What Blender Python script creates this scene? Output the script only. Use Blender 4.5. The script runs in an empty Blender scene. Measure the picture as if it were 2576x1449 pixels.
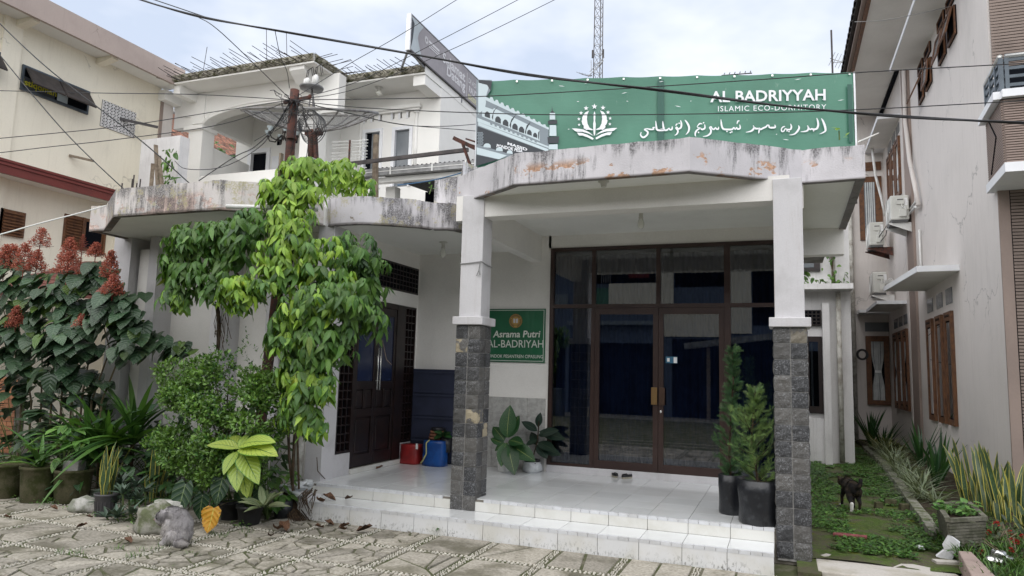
import bpy, math, random
from mathutils import Vector, Matrix, noise as mnoise
random.seed(7)
sc = bpy.context.scene
col = sc.collection
PI = math.pi
# ---------------------------------------------------------------- camera
FV, YAW, PITCH, ROLL, CAMH = 1773.9, math.radians(21.0075), math.radians(6.6948), math.radians(1.571), 1.75
_f = Vector((-math.sin(YAW)*math.cos(PITCH), math.cos(YAW)*math.cos(PITCH), math.sin(PITCH)))
_r = Vector((math.cos(YAW), math.sin(YAW), 0)); _u = _r.cross(_f)
RGT = math.cos(ROLL)*_r + math.sin(ROLL)*_u
UPV = -math.sin(ROLL)*_r + math.cos(ROLL)*_u
FWD = _f
CAM = Vector((0, 0, CAMH))
cd = bpy.data.cameras.new('camera'); cam = bpy.data.objects.new('camera', cd); col.objects.link(cam)
cd.sensor_width = 36; cd.lens = FV/2576*36; cd.clip_start = .05; cd.clip_end = 2000
cam.matrix_world = Matrix(((RGT.x, UPV.x, -FWD.x, 0), (RGT.y, UPV.y, -FWD.y, 0), (RGT.z, UPV.z, -FWD.z, CAMH), (0, 0, 0, 1)))
sc.camera = cam
# ---------------------------------------------------------------- sky, sun, exposure (bright overcast day)
SUN_EL, SUN_AZ = math.radians(46), math.radians(180)      # azimuth clockwise from +Y: behind the photographer
w = bpy.data.worlds.new('World'); sc.world = w; w.use_nodes = True
wt = w.node_tree; bg = wt.nodes['Background']
sky = wt.nodes.new('ShaderNodeTexSky'); sky.sky_type = 'NISHITA'; sky.sun_disc = False
sky.sun_elevation = SUN_EL; sky.sun_rotation = SUN_AZ; sky.air_density = 1.2; sky.dust_density = 3.0
sk = wt.nodes.new('ShaderNodeMix'); sk.data_type = 'RGBA'; sk.blend_type = 'MULTIPLY'; sk.inputs[0].default_value = 1
wt.links.new(sky.outputs[0], sk.inputs[6]); sk.inputs[7].default_value = (.085, .085, .085, 1)
tc = wt.nodes.new('ShaderNodeTexCoord'); mp = wt.nodes.new('ShaderNodeMapping'); mp.inputs['Scale'].default_value = (1, 1, 2.2)
wt.links.new(tc.outputs['Generated'], mp.inputs[0])
nz = wt.nodes.new('ShaderNodeTexNoise'); nz.inputs['Scale'].default_value = 2.3; nz.inputs['Detail'].default_value = 5; nz.inputs['Roughness'].default_value = .55
wt.links.new(mp.outputs[0], nz.inputs['Vector'])
rp = wt.nodes.new('ShaderNodeValToRGB')
rp.color_ramp.elements[0].position = .40; rp.color_ramp.elements[0].color = (.53, .60, .73, 1)
rp.color_ramp.elements[1].position = .64; rp.color_ramp.elements[1].color = (.86, .88, .93, 1)
wt.links.new(nz.outputs['Fac'], rp.inputs[0])
mx = wt.nodes.new('ShaderNodeMix'); mx.data_type = 'RGBA'; mx.inputs[0].default_value = .86
wt.links.new(sk.outputs[2], mx.inputs[6]); wt.links.new(rp.outputs[0], mx.inputs[7])
wt.links.new(mx.outputs[2], bg.inputs['Color']); bg.inputs['Strength'].default_value = .58
sd = bpy.data.lights.new('sun', 'SUN'); sd.energy = 1.5; sd.angle = math.radians(105); sd.color = (1, .965, .91)
sun = bpy.data.objects.new('sun', sd); col.objects.link(sun)
_sd = Vector((math.sin(SUN_AZ)*math.cos(SUN_EL), math.cos(SUN_AZ)*math.cos(SUN_EL), math.sin(SUN_EL)))
sun.rotation_euler = _sd.to_track_quat('Z', 'Y').to_euler(); sun.location = _sd*40
sc.view_settings.view_transform = 'Standard'; sc.view_settings.look = 'None'
sc.view_settings.exposure = 1.3; sc.view_settings.gamma = 1.0; sc.view_settings.use_curve_mapping = False
sc.cycles.max_bounces = 9; sc.cycles.diffuse_bounces = 7; sc.cycles.glossy_bounces = 4; sc.cycles.transparent_max_bounces = 12; sc.cycles.transmission_bounces = 6
try: sc.cycles.use_denoising = True
except Exception: pass

# ---------------------------------------------------------------- survey helper: a picture measurement turned into a point on a real plane
def ray(px, py): return RGT*((px-1288)/FV) - UPV*((py-724.5)/FV) + FWD
def at(px, py, X=None, Y=None, Z=None):
    d = ray(px, py)
    t = (X/d.x) if X is not None else (Y/d.y) if Y is not None else ((Z-CAMH)/d.z)
    return CAM + d*t
# ---------------------------------------------------------------- mesh helpers
class MB:
    def __init__(s): s.v = []; s.f = []; s.uv = []; s.has_uv = False; s.rn = []
    def face(s, idx, uv=None, rn=None):
        s.f.append(tuple(idx)); s.uv.append(uv); s.rn.append(rn)
        if uv: s.has_uv = True
    def quad(s, a, b, c, d, uv=None, rn=None):
        n = len(s.v); s.v += [tuple(a), tuple(b), tuple(c), tuple(d)]; s.face((n, n+1, n+2, n+3), uv, rn); return s
    def box(s, x0, x1, y0, y1, z0, z1):
        n = len(s.v)
        s.v += [(x0,y0,z0),(x1,y0,z0),(x1,y1,z0),(x0,y1,z0),(x0,y0,z1),(x1,y0,z1),(x1,y1,z1),(x0,y1,z1)]
        for q in ((0,3,2,1),(4,5,6,7),(0,1,5,4),(1,2,6,5),(2,3,7,6),(3,0,4,7)): s.face([n+i for i in q])
        return s
    def obox(s, c, ax, ay, az, hx, hy, hz):
        n = len(s.v); c = Vector(c)
        for sz in (-1, 1):
            for sx, sy in ((-1,-1),(1,-1),(1,1),(-1,1)): s.v.append(tuple(c+ax*(hx*sx)+ay*(hy*sy)+az*(hz*sz)))
        for q in ((0,3,2,1),(4,5,6,7),(0,1,5,4),(1,2,6,5),(2,3,7,6),(3,0,4,7)): s.face([n+i for i in q])
        return s
    def bar(s, a, b, wx, wy, up=(0,0,1)):
        a = Vector(a); b = Vector(b); d = (b-a); L = d.length; d = d/L; u = Vector(up)
        if abs(d.dot(u)) > .95: u = Vector((1,0,0))
        x = d.cross(u).normalized(); y = x.cross(d)
        return s.obox((a+b)/2, x, y, d, wx/2, wy/2, L/2)
    def prism(s, pts, z0, z1, cap=True):
        n = len(s.v); k = len(pts)
        ar = sum(pts[i][0]*pts[(i+1)%k][1]-pts[(i+1)%k][0]*pts[i][1] for i in range(k))
        if ar < 0: pts = pts[::-1]
        s.v += [(p[0],p[1],z0) for p in pts]+[(p[0],p[1],z1) for p in pts]
        for i in range(k):
            j = (i+1) % k; s.face((n+i, n+j, n+k+j, n+k+i))
        if cap: s.face([n+k+i for i in range(k)]); s.face([n+k-1-i for i in range(k)])
        return s
    def plate(s, pts, nv):                    # polygon in 3D thickened by nv
        n = len(s.v); k = len(pts); nv = Vector(nv)
        s.v += [tuple(p) for p in pts]+[tuple(Vector(p)+nv) for p in pts]
        s.face([n+k-1-i for i in range(k)]); s.face([n+k+i for i in range(k)])
        for i in range(k):
            j = (i+1) % k; s.face((n+i, n+j, n+k+j, n+k+i))
        return s
    def tube(s, pts, r, n=6, cap=True):
        pts = [Vector(p) for p in pts]; k = len(pts)
        rs = r if isinstance(r, (list, tuple)) else [r]*k
        prev = None; base = len(s.v)
        for i, p in enumerate(pts):
            d = (pts[min(i+1,k-1)]-pts[max(i-1,0)])
            d = d.normalized() if d.length > 1e-9 else Vector((0,0,1))
            if prev is None:
                a = Vector((0,0,1)) if abs(d.z) < .9 else Vector((1,0,0)); x = d.cross(a).normalized()
            else: x = (prev-d*prev.dot(d)); x = x.normalized() if x.length > 1e-6 else d.orthogonal().normalized()
            y = d.cross(x); prev = x
            for q in range(n):
                t = 2*PI*q/n; s.v.append(tuple(p+(x*math.cos(t)+y*math.sin(t))*rs[i]))
        for i in range(k-1):
            for q in range(n):
                a = base+i*n+q; b = base+i*n+(q+1)%n; s.face((a, b, b+n, a+n))
        if cap:
            s.face([base+n-1-q for q in range(n)]); s.face([base+(k-1)*n+q for q in range(n)])
        return s
    def lathe(s, prof, c, n=20, axis=None, jit=0, capb=True):
        base = len(s.v); c = Vector(c); k = len(prof)
        for r, z in prof:
            for q in range(n):
                t = 2*PI*q/n; rr = r*(1+jit*math.sin(3*t+z*9)+jit*.6*math.sin(7*t-z*23))
                s.v.append((c.x+rr*math.cos(t), c.y+rr*math.sin(t), c.z+z))
        for i in range(k-1):
            for q in range(n):
                a = base+i*n+q; b = base+i*n+(q+1)%n; s.face((a, b, b+n, a+n))
        if capb: s.face([base+n-1-q for q in range(n)]); s.face([base+(k-1)*n+q for q in range(n)])
        return s
    def ball(s, c, rx, ry, rz, n=12, m=8, rot=None):
        base = len(s.v); c = Vector(c)
        for i in range(m+1):
            ph = PI*i/m
            for q in range(n):
                t = 2*PI*q/n; p = Vector((rx*math.sin(ph)*math.cos(t), ry*math.sin(ph)*math.sin(t), rz*math.cos(ph)))
                if rot is not None: p = rot @ p
                s.v.append(tuple(c+p))
        for i in range(m):
            for q in range(n):
                a = base+i*n+q; b = base+i*n+(q+1)%n; s.face((a, a+n, b+n, b))
        return s
    def add(s, tpl, mtx, rn=None):            # append a template (verts, faces, uvs) under a matrix
        n = len(s.v); vs, fs, us = tpl
        s.v += [tuple(mtx @ Vector(p)) for p in vs]
        for i, f in enumerate(fs): s.face([n+j for j in f], us[i] if us else None, rn)
        return s
    def mesh(s, name):
        me = bpy.data.meshes.new(name); me.from_pydata(s.v, [], s.f)
        if s.has_uv:
            ul = me.uv_layers.new(name='UVMap'); flat = []
            for f, u in zip(s.f, s.uv):
                if u is None: flat += [0., 0.]*len(f)
                else:
                    for c in u: flat += [c[0], c[1]]
            ul.data.foreach_set('uv', flat)
        if any(r is not None for r in s.rn):
            at_ = me.attributes.new('rnd', 'FLOAT', 'FACE'); at_.data.foreach_set('value', [r or 0. for r in s.rn])
        return me
    def build(s, name, m, parent=None, smooth=False, bevel=0):
        me = s.mesh(name); return put(name, me, m, parent, smooth, bevel)
def put(name, me, m, parent=None, smooth=False, bevel=0):
    if m is not None: me.materials.append(MT[m] if isinstance(m, str) else m)
    if smooth: me.polygons.foreach_set('use_smooth', [True]*len(me.polygons))
    o = bpy.data.objects.new(name, me); col.objects.link(o)
    if parent is not None:
        o.parent = parent; o.location = -parent_loc(parent)
    if bevel:
        b = o.modifiers.new('bevel', 'BEVEL'); b.width = bevel; b.segments = 2; b.limit_method = 'ANGLE'
    return o
def parent_loc(p):
    l = p.location.copy(); q = p.parent
    while q is not None: l = l+q.location; q = q.parent
    return l
def inst(name, me, parent, mtx):              # shared-data piece, mtx in world space
    o = bpy.data.objects.new(name, me); col.objects.link(o); o.parent = parent
    o.matrix_basis = Matrix.Translation(-parent_loc(parent)) @ mtx if parent is not None else mtx
    return o
def tag(o, label, cat, group=None, kind=None):
    o['label'] = label; o['category'] = cat
    if group: o['group'] = group
    if kind: o['kind'] = kind
    return o
def thing(name, label, cat, loc=(0,0,0), group=None):
    o = bpy.data.objects.new(name, None); o.empty_display_size = .1; col.objects.link(o); o.location = loc
    return tag(o, label, cat, group)
def struct(o): o['kind'] = 'structure'; return o
def stuff(o): o['kind'] = 'stuff'; return o
def B(x0, x1, y0, y1, z0, z1): return MB().box(x0, x1, y0, y1, z0, z1)
def lerp(a, b, t): return a+(b-a)*t
def frame_m(pos, d, up, s=1.0):               # matrix: local +Y along d, local +Z near up
    d = Vector(d).normalized(); up = Vector(up); x = d.cross(up)
    if x.length < 1e-4: x = d.orthogonal()
    x.normalize(); z = x.cross(d)
    if not isinstance(s, (tuple, list)): s = (s, s, s)
    m = Matrix(((x.x*s[0], d.x*s[1], z.x*s[2], pos[0]), (x.y*s[0], d.y*s[1], z.y*s[2], pos[1]), (x.z*s[0], d.z*s[1], z.z*s[2], pos[2]), (0,0,0,1)))
    return m
# ---------------------------------------------------------------- material helpers
MT = {}
class NT:
    def __init__(s, name):
        s.m = bpy.data.materials.new(name); s.m.use_nodes = True; s.t = s.m.node_tree; s.b = s.t.nodes['Principled BSDF']; MT[name] = s.m
    def n(s, typ, props=None, **kw):
        nd = s.t.nodes.new('ShaderNode'+typ)
        for k, v in (props or {}).items(): setattr(nd, k, v)
        for k, v in kw.items():
            key = int(k[1:]) if k[0] == 'i' and k[1:].isdigit() else k.replace('_', ' ')
            s.set(nd.inputs[key], v)
        return nd
    def set(s, inp, v):
        if hasattr(v, 'is_output') or isinstance(v, bpy.types.NodeSocket): s.t.links.new(v, inp)
        else:
            if isinstance(v, (tuple, list)) and len(v) == 3 and inp.type == 'RGBA': v = (*v, 1)
            inp.default_value = v
    def pos(s, scale=(1,1,1), kind='world'):
        if kind == 'world': src = s.n('NewGeometry').outputs['Position']
        else: src = s.n('TexCoord').outputs['Object']
        return s.n('Mapping', i0=src, Scale=scale).outputs[0]
    def noise(s, scale, vec=None, detail=4, rough=.55, dist=0):
        nd = s.n('TexNoise', Scale=scale, Detail=detail, Roughness=rough, Distortion=dist)
        if vec is not None: s.t.links.new(vec, nd.inputs['Vector'])
        return nd.outputs['Fac']
    def ramp(s, fac, lo, hi, a=0., b=1.):
        nd = s.n('MapRange', i0=fac, i1=lo, i2=hi, i3=a, i4=b); nd.interpolation_type = 'SMOOTHSTEP'; return nd.outputs[0]
    def mix(s, fac, a, b, mode='MIX'):
        nd = s.n('Mix', dict(data_type='RGBA', blend_type=mode)); s.set(nd.inputs[0], fac); s.set(nd.inputs[6], a); s.set(nd.inputs[7], b); return nd.outputs[2]
    def math(s, op, a, b=0., c=None):
        nd = s.n('Math', dict(operation=op), i0=a, i1=b)
        if c is not None: s.set(nd.inputs[2], c)
        return nd.outputs[0]
    def out(s, colr=None, rough=None, spec=None, bump=None, bstr=.3, bdist=.01, metal=None):
        if colr is not None: s.set(s.b.inputs['Base Color'], colr)
        if rough is not None: s.set(s.b.inputs['Roughness'], rough)
        if spec is not None: s.set(s.b.inputs['Specular IOR Level'], spec)
        if metal is not None: s.set(s.b.inputs['Metallic'], metal)
        if bump is not None:
            bn = s.n('Bump', Strength=bstr, Distance=bdist, Height=bump); s.t.links.new(bn.outputs[0], s.b.inputs['Normal'])
        return s.m
    def rndval(s):                             # object random + per-face attribute
        a = s.n('ObjectInfo').outputs['Random']; at_ = s.n('Attribute', dict(attribute_name='rnd')).outputs['Fac']
        return s.math('FRACT', s.math('ADD', a, at_))
def surf(name, c1, c2=None, ns=2.5, lo=.4, hi=.65, rough=.6, bs=40, bstr=.15, spec=.4, rnd=0, metal=0, obj=False, fine=.12, streak=0, sc_=(.1,.1,.1), crack=0, blot=0):
    s = NT(name); v = s.pos(kind='object' if obj else 'world'); c2 = c2 or tuple(x*.82 for x in c1)
    c = s.mix(s.ramp(s.noise(ns, v, 5, .6), lo, hi), c1, c2)
    f = s.noise(bs, v, 4, .65)
    if fine: c = s.mix(s.ramp(f, .3, .75, 0, fine), c, tuple(x*.45 for x in c2))
    if streak:
        v2 = s.pos((9, 9, .7), 'object' if obj else 'world'); c = s.mix(s.math('MULTIPLY', s.ramp(s.noise(1.6, v2, 5, .7), .5, .78), streak), c, sc_)
    if crack:
        wv = s.n('VectorMath', dict(operation='ADD')); s.t.links.new(v, wv.inputs[0]); nn = s.n('TexNoise', Scale=2.2, Detail=4.); s.t.links.new(v, nn.inputs['Vector']); s.t.links.new(nn.outputs['Color'], wv.inputs[1])
        vo = s.n('TexVoronoi', dict(feature='DISTANCE_TO_EDGE'), Scale=.55); s.t.links.new(wv.outputs[0], vo.inputs['Vector'])
        c = s.mix(s.math('MULTIPLY', s.math('MULTIPLY', s.ramp(vo.outputs['Distance'], .010, .002), s.ramp(s.noise(.8, v, 3), .52, .62)), crack), c, tuple(x*.35 for x in c1))
    if blot:
        c = s.mix(s.math('MULTIPLY', s.ramp(s.noise(1.3, s.pos((1,1,.45)), 6, .75), .55, .75), blot), c, tuple(x*.55 for x in c1)); c = s.mix(s.math('MULTIPLY', s.ramp(s.noise(38, v, 3, .5), .71, .74), blot), c, (.08,.07,.06))
    if rnd:
        c = s.mix(1.0, c, s.n('HueSaturation', Color=(1,1,1,1), Value=s.ramp(s.rndval(), 0, 1, 1-rnd, 1+rnd*.4)).outputs[0], 'MULTIPLY')
    return s.out(c, rough, spec, f, bstr, .006, metal)
def plain(name, c, rough=.5, spec=.5, metal=0): s = NT(name); return s.out((*c, 1), rough, spec, metal=metal)
# ---------------------------------------------------------------- materials
surf('plaster', (.82,.80,.77), (.74,.72,.69), 1.1, .35, .7, .75, 55, .12, .3, fine=.10, blot=.12)
surf('ceiling', (.82,.82,.79), (.74,.74,.71), .9, .4, .7, .8, 30, .06, .2, fine=.06)
surf('white_paint', (.60,.59,.605), (.52,.51,.52), 3, .45, .7, .6, 60, .15, .35, fine=.12, streak=.25, sc_=(.35,.3,.26))
surf('white_house_paint', (.80,.79,.76), (.75,.74,.71), .8, .4, .7, .75, 40, .08, .3, fine=.05, blot=.08)
surf('white_trim', (.79,.80,.82), (.72,.73,.76), 2, .4, .7, .6, 40, .08, .3, fine=.05)
surf('cream_paint', (.84,.785,.655), (.79,.735,.61), .7, .4, .7, .8, 25, .10, .3, fine=.06, streak=.18, sc_=(.42,.35,.26), crack=.4, blot=.18)
surf('mauve_band', (.45,.37,.33), (.41,.335,.30), 1.4, .4, .7, .75, 30, .08, .3, fine=.06, streak=.2, sc_=(.22,.18,.16), crack=.9, blot=.15)
surf('maroon_paint', (.17,.035,.028), (.14,.03,.025), 2, .4, .7, .45, 30, .05, .4, fine=.1)
surf('grey_pink_paint', (.70,.655,.625), (.64,.60,.57), .7, .4, .72, .75, 45, .12, .3, fine=.08, streak=.22, sc_=(.36,.32,.29), crack=.6, blot=.22)
surf('brown_band', (.30,.235,.205), (.26,.205,.18), 1.5, .4, .7, .7, 40, .08, .3, fine=.08)
surf('brown_rib', (.235,.185,.16), (.19,.15,.13), 3, .4, .7, .7, 60, .1, .3, fine=.1)
surf('old_white_wall', (.74,.73,.73), (.64,.63,.63), 1.6, .42, .68, .75, 40, .15, .3, fine=.14, streak=.35, sc_=(.22,.2,.18))
surf('concrete', (.36,.35,.33), (.22,.215,.2), 4, .4, .65, .9, 45, .4, .25, fine=.3)
surf('mossy_concrete', (.10,.092,.055), (.045,.052,.018), 6, .4, .62, .95, 50, .6, .2, fine=.35)
surf('raw_slab_edge', (.30,.28,.235), (.085,.085,.045), 6, .42, .64, .95, 38, .9, .2, fine=.5)
surf('grout', (.20,.185,.16), (.12,.11,.09), 5, .4, .6, .9, 50, .3, .2)
surf('rust', (.11,.04,.028), (.045,.028,.024), 14, .4, .62, .8, 70, .35, .4, fine=.3)
surf('galvanised', (.26,.26,.26), (.17,.17,.17), 6, .4, .65, .4, 40, .1, .5, metal=.5)
surf('dark_steel', (.06,.05,.048), (.035,.03,.03), 6, .4, .6, .5, 40, .15, .5, metal=.3)
surf('rebar', (.055,.045,.045), (.03,.022,.02), 20, .4, .6, .7, 80, .2, .4)
surf('old_wood', (.26,.21,.155), (.15,.115,.085), 9, .4, .65, .85, 60, .5, .3, fine=.4)
surf('brown_wood', (.17,.075,.032), (.10,.043,.022), 10, .4, .65, .5, 60, .2, .4, fine=.3)
surf('dark_wood', (.020,.011,.010), (.012,.008,.009), 7, .4, .6, .35, 50, .08, .5)
surf('brown_aluminium', (.046,.026,.022), (.038,.021,.018), 3, .4, .6, .32, 60, .03, .5, fine=.05)
surf('pvc', (.72,.72,.70), (.58,.57,.54), 4, .45, .7, .45, 30, .06, .5, fine=.1)
surf('old_pvc', (.55,.54,.50), (.30,.28,.24), 6, .4, .66, .6, 30, .1, .4, fine=.25)
surf('ac_shell', (.62,.62,.58), (.55,.55,.51), 3, .4, .7, .45, 40, .04, .5, fine=.08)
surf('ac_dark', (.10,.10,.10), None, 5, .4, .6, .5)
surf('roof_tile_dark', (.055,.042,.038), (.03,.025,.024), 6, .4, .6, .75, 40, .3, .3, rnd=.3, obj=True)
surf('roof_tile_red', (.34,.155,.10), (.14,.085,.065), 5, .4, .62, .85, 30, .3, .3, rnd=.35)
surf('maroon_sheet', (.20,.075,.06), (.13,.05,.042), 3, .4, .65, .6, 30, .1, .4)
surf('corrugated', (.060,.058,.058), (.035,.033,.033), 3, .4, .65, .6, 30, .2, .4)
surf('terracotta', (.30,.13,.075), (.2,.09,.055), 6, .4, .65, .8, 40, .2, .3)
surf('brick_red', (.42,.20,.11), (.30,.14,.08), 5, .4, .65, .85, 40, .35, .3, rnd=.25)
surf('black_plastic', (.013,.013,.015), (.022,.022,.024), 7, .45, .62, .38, 35, .25, .5, fine=0)
surf('polybag', (.012,.013,.016), (.030,.032,.036), 12, .5, .68, .3, 45, .55, .5, fine=0, obj=True)
surf('grey_plastic', (.075,.073,.078), (.055,.053,.056), 6, .4, .6, .55, 40, .1, .4)
surf('red_bag', (.30,.018,.018), (.22,.014,.015), 6, .4, .6, .42, 22, .25, .5, fine=.08, obj=True)
surf('blue_bag', (.008,.075,.30), (.006,.05,.22), 6, .4, .6, .3, 18, .3, .5, fine=.05, obj=True)
surf('strap_yellow', (.48,.47,.20), None, 9)
surf('white_bag', (.62,.64,.65), (.5,.52,.53), 9, .4, .6, .4, 25, .4, .5, fine=.05, obj=True)
surf('sack', (.50,.49,.46), (.24,.25,.20), 7, .42, .62, .75, 60, .5, .3, fine=.3, obj=True)
surf('rock', (.30,.29,.25), (.13,.145,.08), 7, .42, .62, .95, 30, .8, .2, fine=.35, obj=True)
surf('soil', (.045,.032,.022), (.02,.015,.01), 12, .4, .6, 1, 60, .8, .1)
surf('cabinet_blue', (.034,.040,.072), (.028,.033,.058), 3, .4, .6, .4, 40, .03, .5, fine=.1)
surf('carved_tile', (.46,.455,.44), (.36,.355,.34), 14, .4, .6, .7, 22, .9, .3, fine=.12, rnd=.08)
surf('floor_tile', (.72,.735,.74), (.67,.68,.68), 2, .4, .7, .12, 200, .0, .5, fine=.03, rnd=.07, blot=.16)
surf('riser_tile', (.72,.715,.68), (.64,.63,.58), 3, .45, .7, .16, 90, .0, .5, fine=.05, rnd=.06)
s = NT('step_riser_tile'); v = s.pos(); z = s.n('SeparateXYZ', i0=v).outputs[2]
g = s.math('MULTIPLY', s.math('MULTIPLY', s.ramp(z, .01, .13, 1, .05), s.ramp(s.noise(1.3, v, 3), .40, .62, .25, 1)), s.ramp(s.noise(46, s.pos((1,1,.5)), 5, .75), .52, .62))
c = s.mix(s.ramp(s.noise(3, v), .4, .7), (.72,.725,.73), (.65,.64,.60)); c = s.mix(s.math('MULTIPLY', g, .85), c, (.06,.06,.045)); s.out(c, .2, .5)
surf('nosing', (.68,.69,.71), (.58,.58,.58), 5, .4, .66, .3, 120, .3, .5, fine=.1, rnd=.06)
surf('paving', (.44,.405,.345), (.19,.175,.13), 2.2, .44, .66, .85, 34, .7, .3, fine=.6, rnd=.22)
surf('joint_soil', (.15,.14,.105), (.075,.085,.04), 3, .4, .6, 1, 40, .6, .1)
surf('pebble_white', (.58,.55,.48), (.42,.39,.33), 30, .4, .6, .6, 80, .1, .4, rnd=.25)
surf('kerb_paint', (.36,.28,.245), (.28,.215,.19), 3, .4, .7, .8, 40, .3, .3, fine=.2)
surf('slab_pale', (.52,.49,.45), (.36,.33,.26), 2.2, .45, .68, .85, 40, .35, .3, fine=.2)
surf('wood_trough', (.19,.18,.145), (.10,.10,.07), 8, .4, .65, .9, 60, .5, .2, fine=.4)
surf('sole_red', (.28,.075,.08), (.2,.06,.06), 10, .4, .6, .7, 40, .3)
surf('broken_tile', (.74,.74,.76), (.62,.62,.62), 8, .5, .7, .35)
surf('brown_leaf', (.15,.075,.04), (.09,.045,.026), 9, .4, .6, .8, 40, .3, obj=True, rnd=.4)
surf('bark', (.075,.055,.038), (.035,.026,.02), 14, .4, .62, .95, 60, .7, .1)
surf('green_stem', (.10,.16,.04), (.07,.11,.03), 8)
surf('thin_stem', (.19,.15,.09), (.12,.09,.055), 8)
surf('broom_fibre', (.12,.075,.045), (.06,.04,.025), 30, .4, .6, .9, 80, .4)
surf('dry_root', (.11,.075,.05), (.06,.045,.03), 20)
surf('brass', (.30,.19,.085), None, 4, rough=.35, metal=.8, fine=0)
surf('bronze', (.085,.05,.035), None, 4, rough=.35, metal=.4, fine=0)
surf('chrome', (.62,.62,.60), None, 4, rough=.2, metal=.9, fine=0)
surf('stainless', (.50,.50,.48), None, 4, rough=.28, metal=.85, fine=.1)
surf('rail_blue', (.09,.11,.13), (.07,.085,.10), 4, rough=.4, metal=.4)
surf('curtain_dark', (.026,.046,.10), (.016,.030,.070), 4, rough=.9, fine=.05)
surf('curtain_white', (.56,.58,.58), (.46,.48,.49), 5, rough=.85, fine=.05)
surf('slipper', (.010,.010,.011), None, 5, rough=.35, fine=0)
surf('slipper_sole', (.36,.33,.26), None, 5)
plain('cable_black', (.010,.010,.012), .5)
plain('cable_white', (.70,.70,.66), .5)
plain('cable_blue', (.03,.10,.2), .5)
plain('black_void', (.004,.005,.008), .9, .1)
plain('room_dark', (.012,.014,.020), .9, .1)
plain('bulb_glass', (.72,.72,.66), .12)
plain('porcelain', (.55,.54,.5), .4)
plain('text_white', (.74,.75,.78), .5, .3); plain('text_board', (.62,.61,.63), .5, .3); plain('text_yellow', (.42,.40,.03), .5, .3); plain('label_white', (.8,.8,.8), .5)
plain('label_grey', (.25,.25,.25), .5); plain('sticker_blue', (.03,.13,.22), .4); plain('emblem_gold', (.38,.24,.06), .45); plain('emblem_dark', (.05,.032,.02), .5); plain('emblem_page', (.5,.5,.54), .5); plain('text_soft', (.58,.62,.56), .5)
plain('print_pale', (.50,.58,.61), .5, .3); plain('print_mid', (.20,.235,.26), .5, .3); plain('print_dark', (.045,.05,.058), .5, .3); plain('print_cream', (.52,.50,.30), .5)
plain('navy_wall', (.11,.14,.20), .8, .2); plain('red_cloth', (.16,.02,.022), .8)
def fabric(name, c, fold, pale=.12, sc=1):
    s = NT(name); v = s.pos(); a = s.noise(1.1, v, 4); b = s.noise(14*sc, s.pos((1,1,.35)), 6, .75)
    cc = s.mix(s.ramp(a, .35, .7, 0, .8), c, tuple(min(1, x*1.28+.01) for x in c)); cc = s.mix(s.ramp(b, .62, .8, 0, pale), cc, (.6,.65,.6))
    h = s.math('ADD', s.noise(fold, s.pos((1,1,.25)), 2, .4), s.math('MULTIPLY', s.noise(fold*4, s.pos((1,1,2.5)), 3, .5), .06))
    return s.out(cc, .42, .45, h, .6, .04)
fabric('banner_green', (.050,.165,.112), 3, .25); fabric('sign_green', (.006,.095,.040), 6, .03); fabric('board_print', (.235,.215,.225), 4, .05); fabric('board_print_pale', (.36,.40,.42), 6, .05); plain('banner_dark_band', (.016,.085,.062), .5)
# weathered canopy fascias: white paint, black mould streaks, peeled patches
def fascia(name, ztop, zbot, mould, patch_c, patch_amt, lichen, base=(.63,.61,.635)):
    s = NT(name); v = s.pos(); z = s.n('SeparateXYZ', i0=v).outputs[2]
    hh = s.math('DIVIDE', s.math('SUBTRACT', z, zbot), ztop-zbot)                       # 0 bottom .. 1 top
    c = s.mix(s.ramp(s.noise(2.2, v, 5), .4, .68), base, tuple(x*.86 for x in base))
    st = s.noise(1.5, s.pos((7,7,1.0)), 6, .72)                                        # vertical streaks
    big = s.ramp(s.noise(.9, v, 3), .42, .6)
    big2 = s.ramp(s.noise(2.3, s.pos((1,1,.3)), 4, .65), .38, .66)
    edge = s.math('ADD', s.math('MULTIPLY', s.ramp(hh, .45, 1.0, 0, .17), big2), s.math('MULTIPLY', big, mould*.17))
    mk = s.math('MULTIPLY', s.ramp(s.math('ADD', st, edge), .62-mould*.05, .84-mould*.05), .88)
    gr = s.noise(60, v, 4, .7)
    pf = s.noise(2.6, s.pos((1,1,1.5)), 6, .7)
    pm = s.math('MULTIPLY', s.ramp(pf, .62-patch_amt, .66-patch_amt), s.ramp(hh, .75, .45, .0, 1))
    c = s.mix(pm, c, s.mix(s.ramp(s.noise(30, v), .35, .65), patch_c, tuple(min(1, x*1.5) for x in patch_c)))
    c = s.mix(s.math('MULTIPLY', mk, s.ramp(gr, .30, .62, .35, 1)), c, (.07,.068,.07))
    if lichen: c = s.mix(s.math('MULTIPLY', s.ramp(s.noise(5, v, 6, .75), .54, .60), s.ramp(gr, .42, .52, 0, lichen)), c, (.46,.42,.25))
    c = s.mix(s.ramp(hh, .07, .0, 0, .7), c, (.06,.05,.04))
    return s.out(c, .85, .25, s.math('ADD', gr, s.math('MULTIPLY', pm, -.8)), .35, .012)
fascia('fascia_right', 4.10, 3.757, .85, (.40,.25,.17), .055, 0)
fascia('fascia_curve', 3.90, 3.56, 1.9, (.25,.22,.19), .0, .7)
fascia('fascia_left', 3.90, 3.56, 1.35, (.48,.37,.33), .11, .8, (.66,.62,.60))
surf('dish_metal', (.20,.195,.19), (.11,.10,.095), 8, .4, .65, .45, 40, .1, .5, metal=.3)
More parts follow.
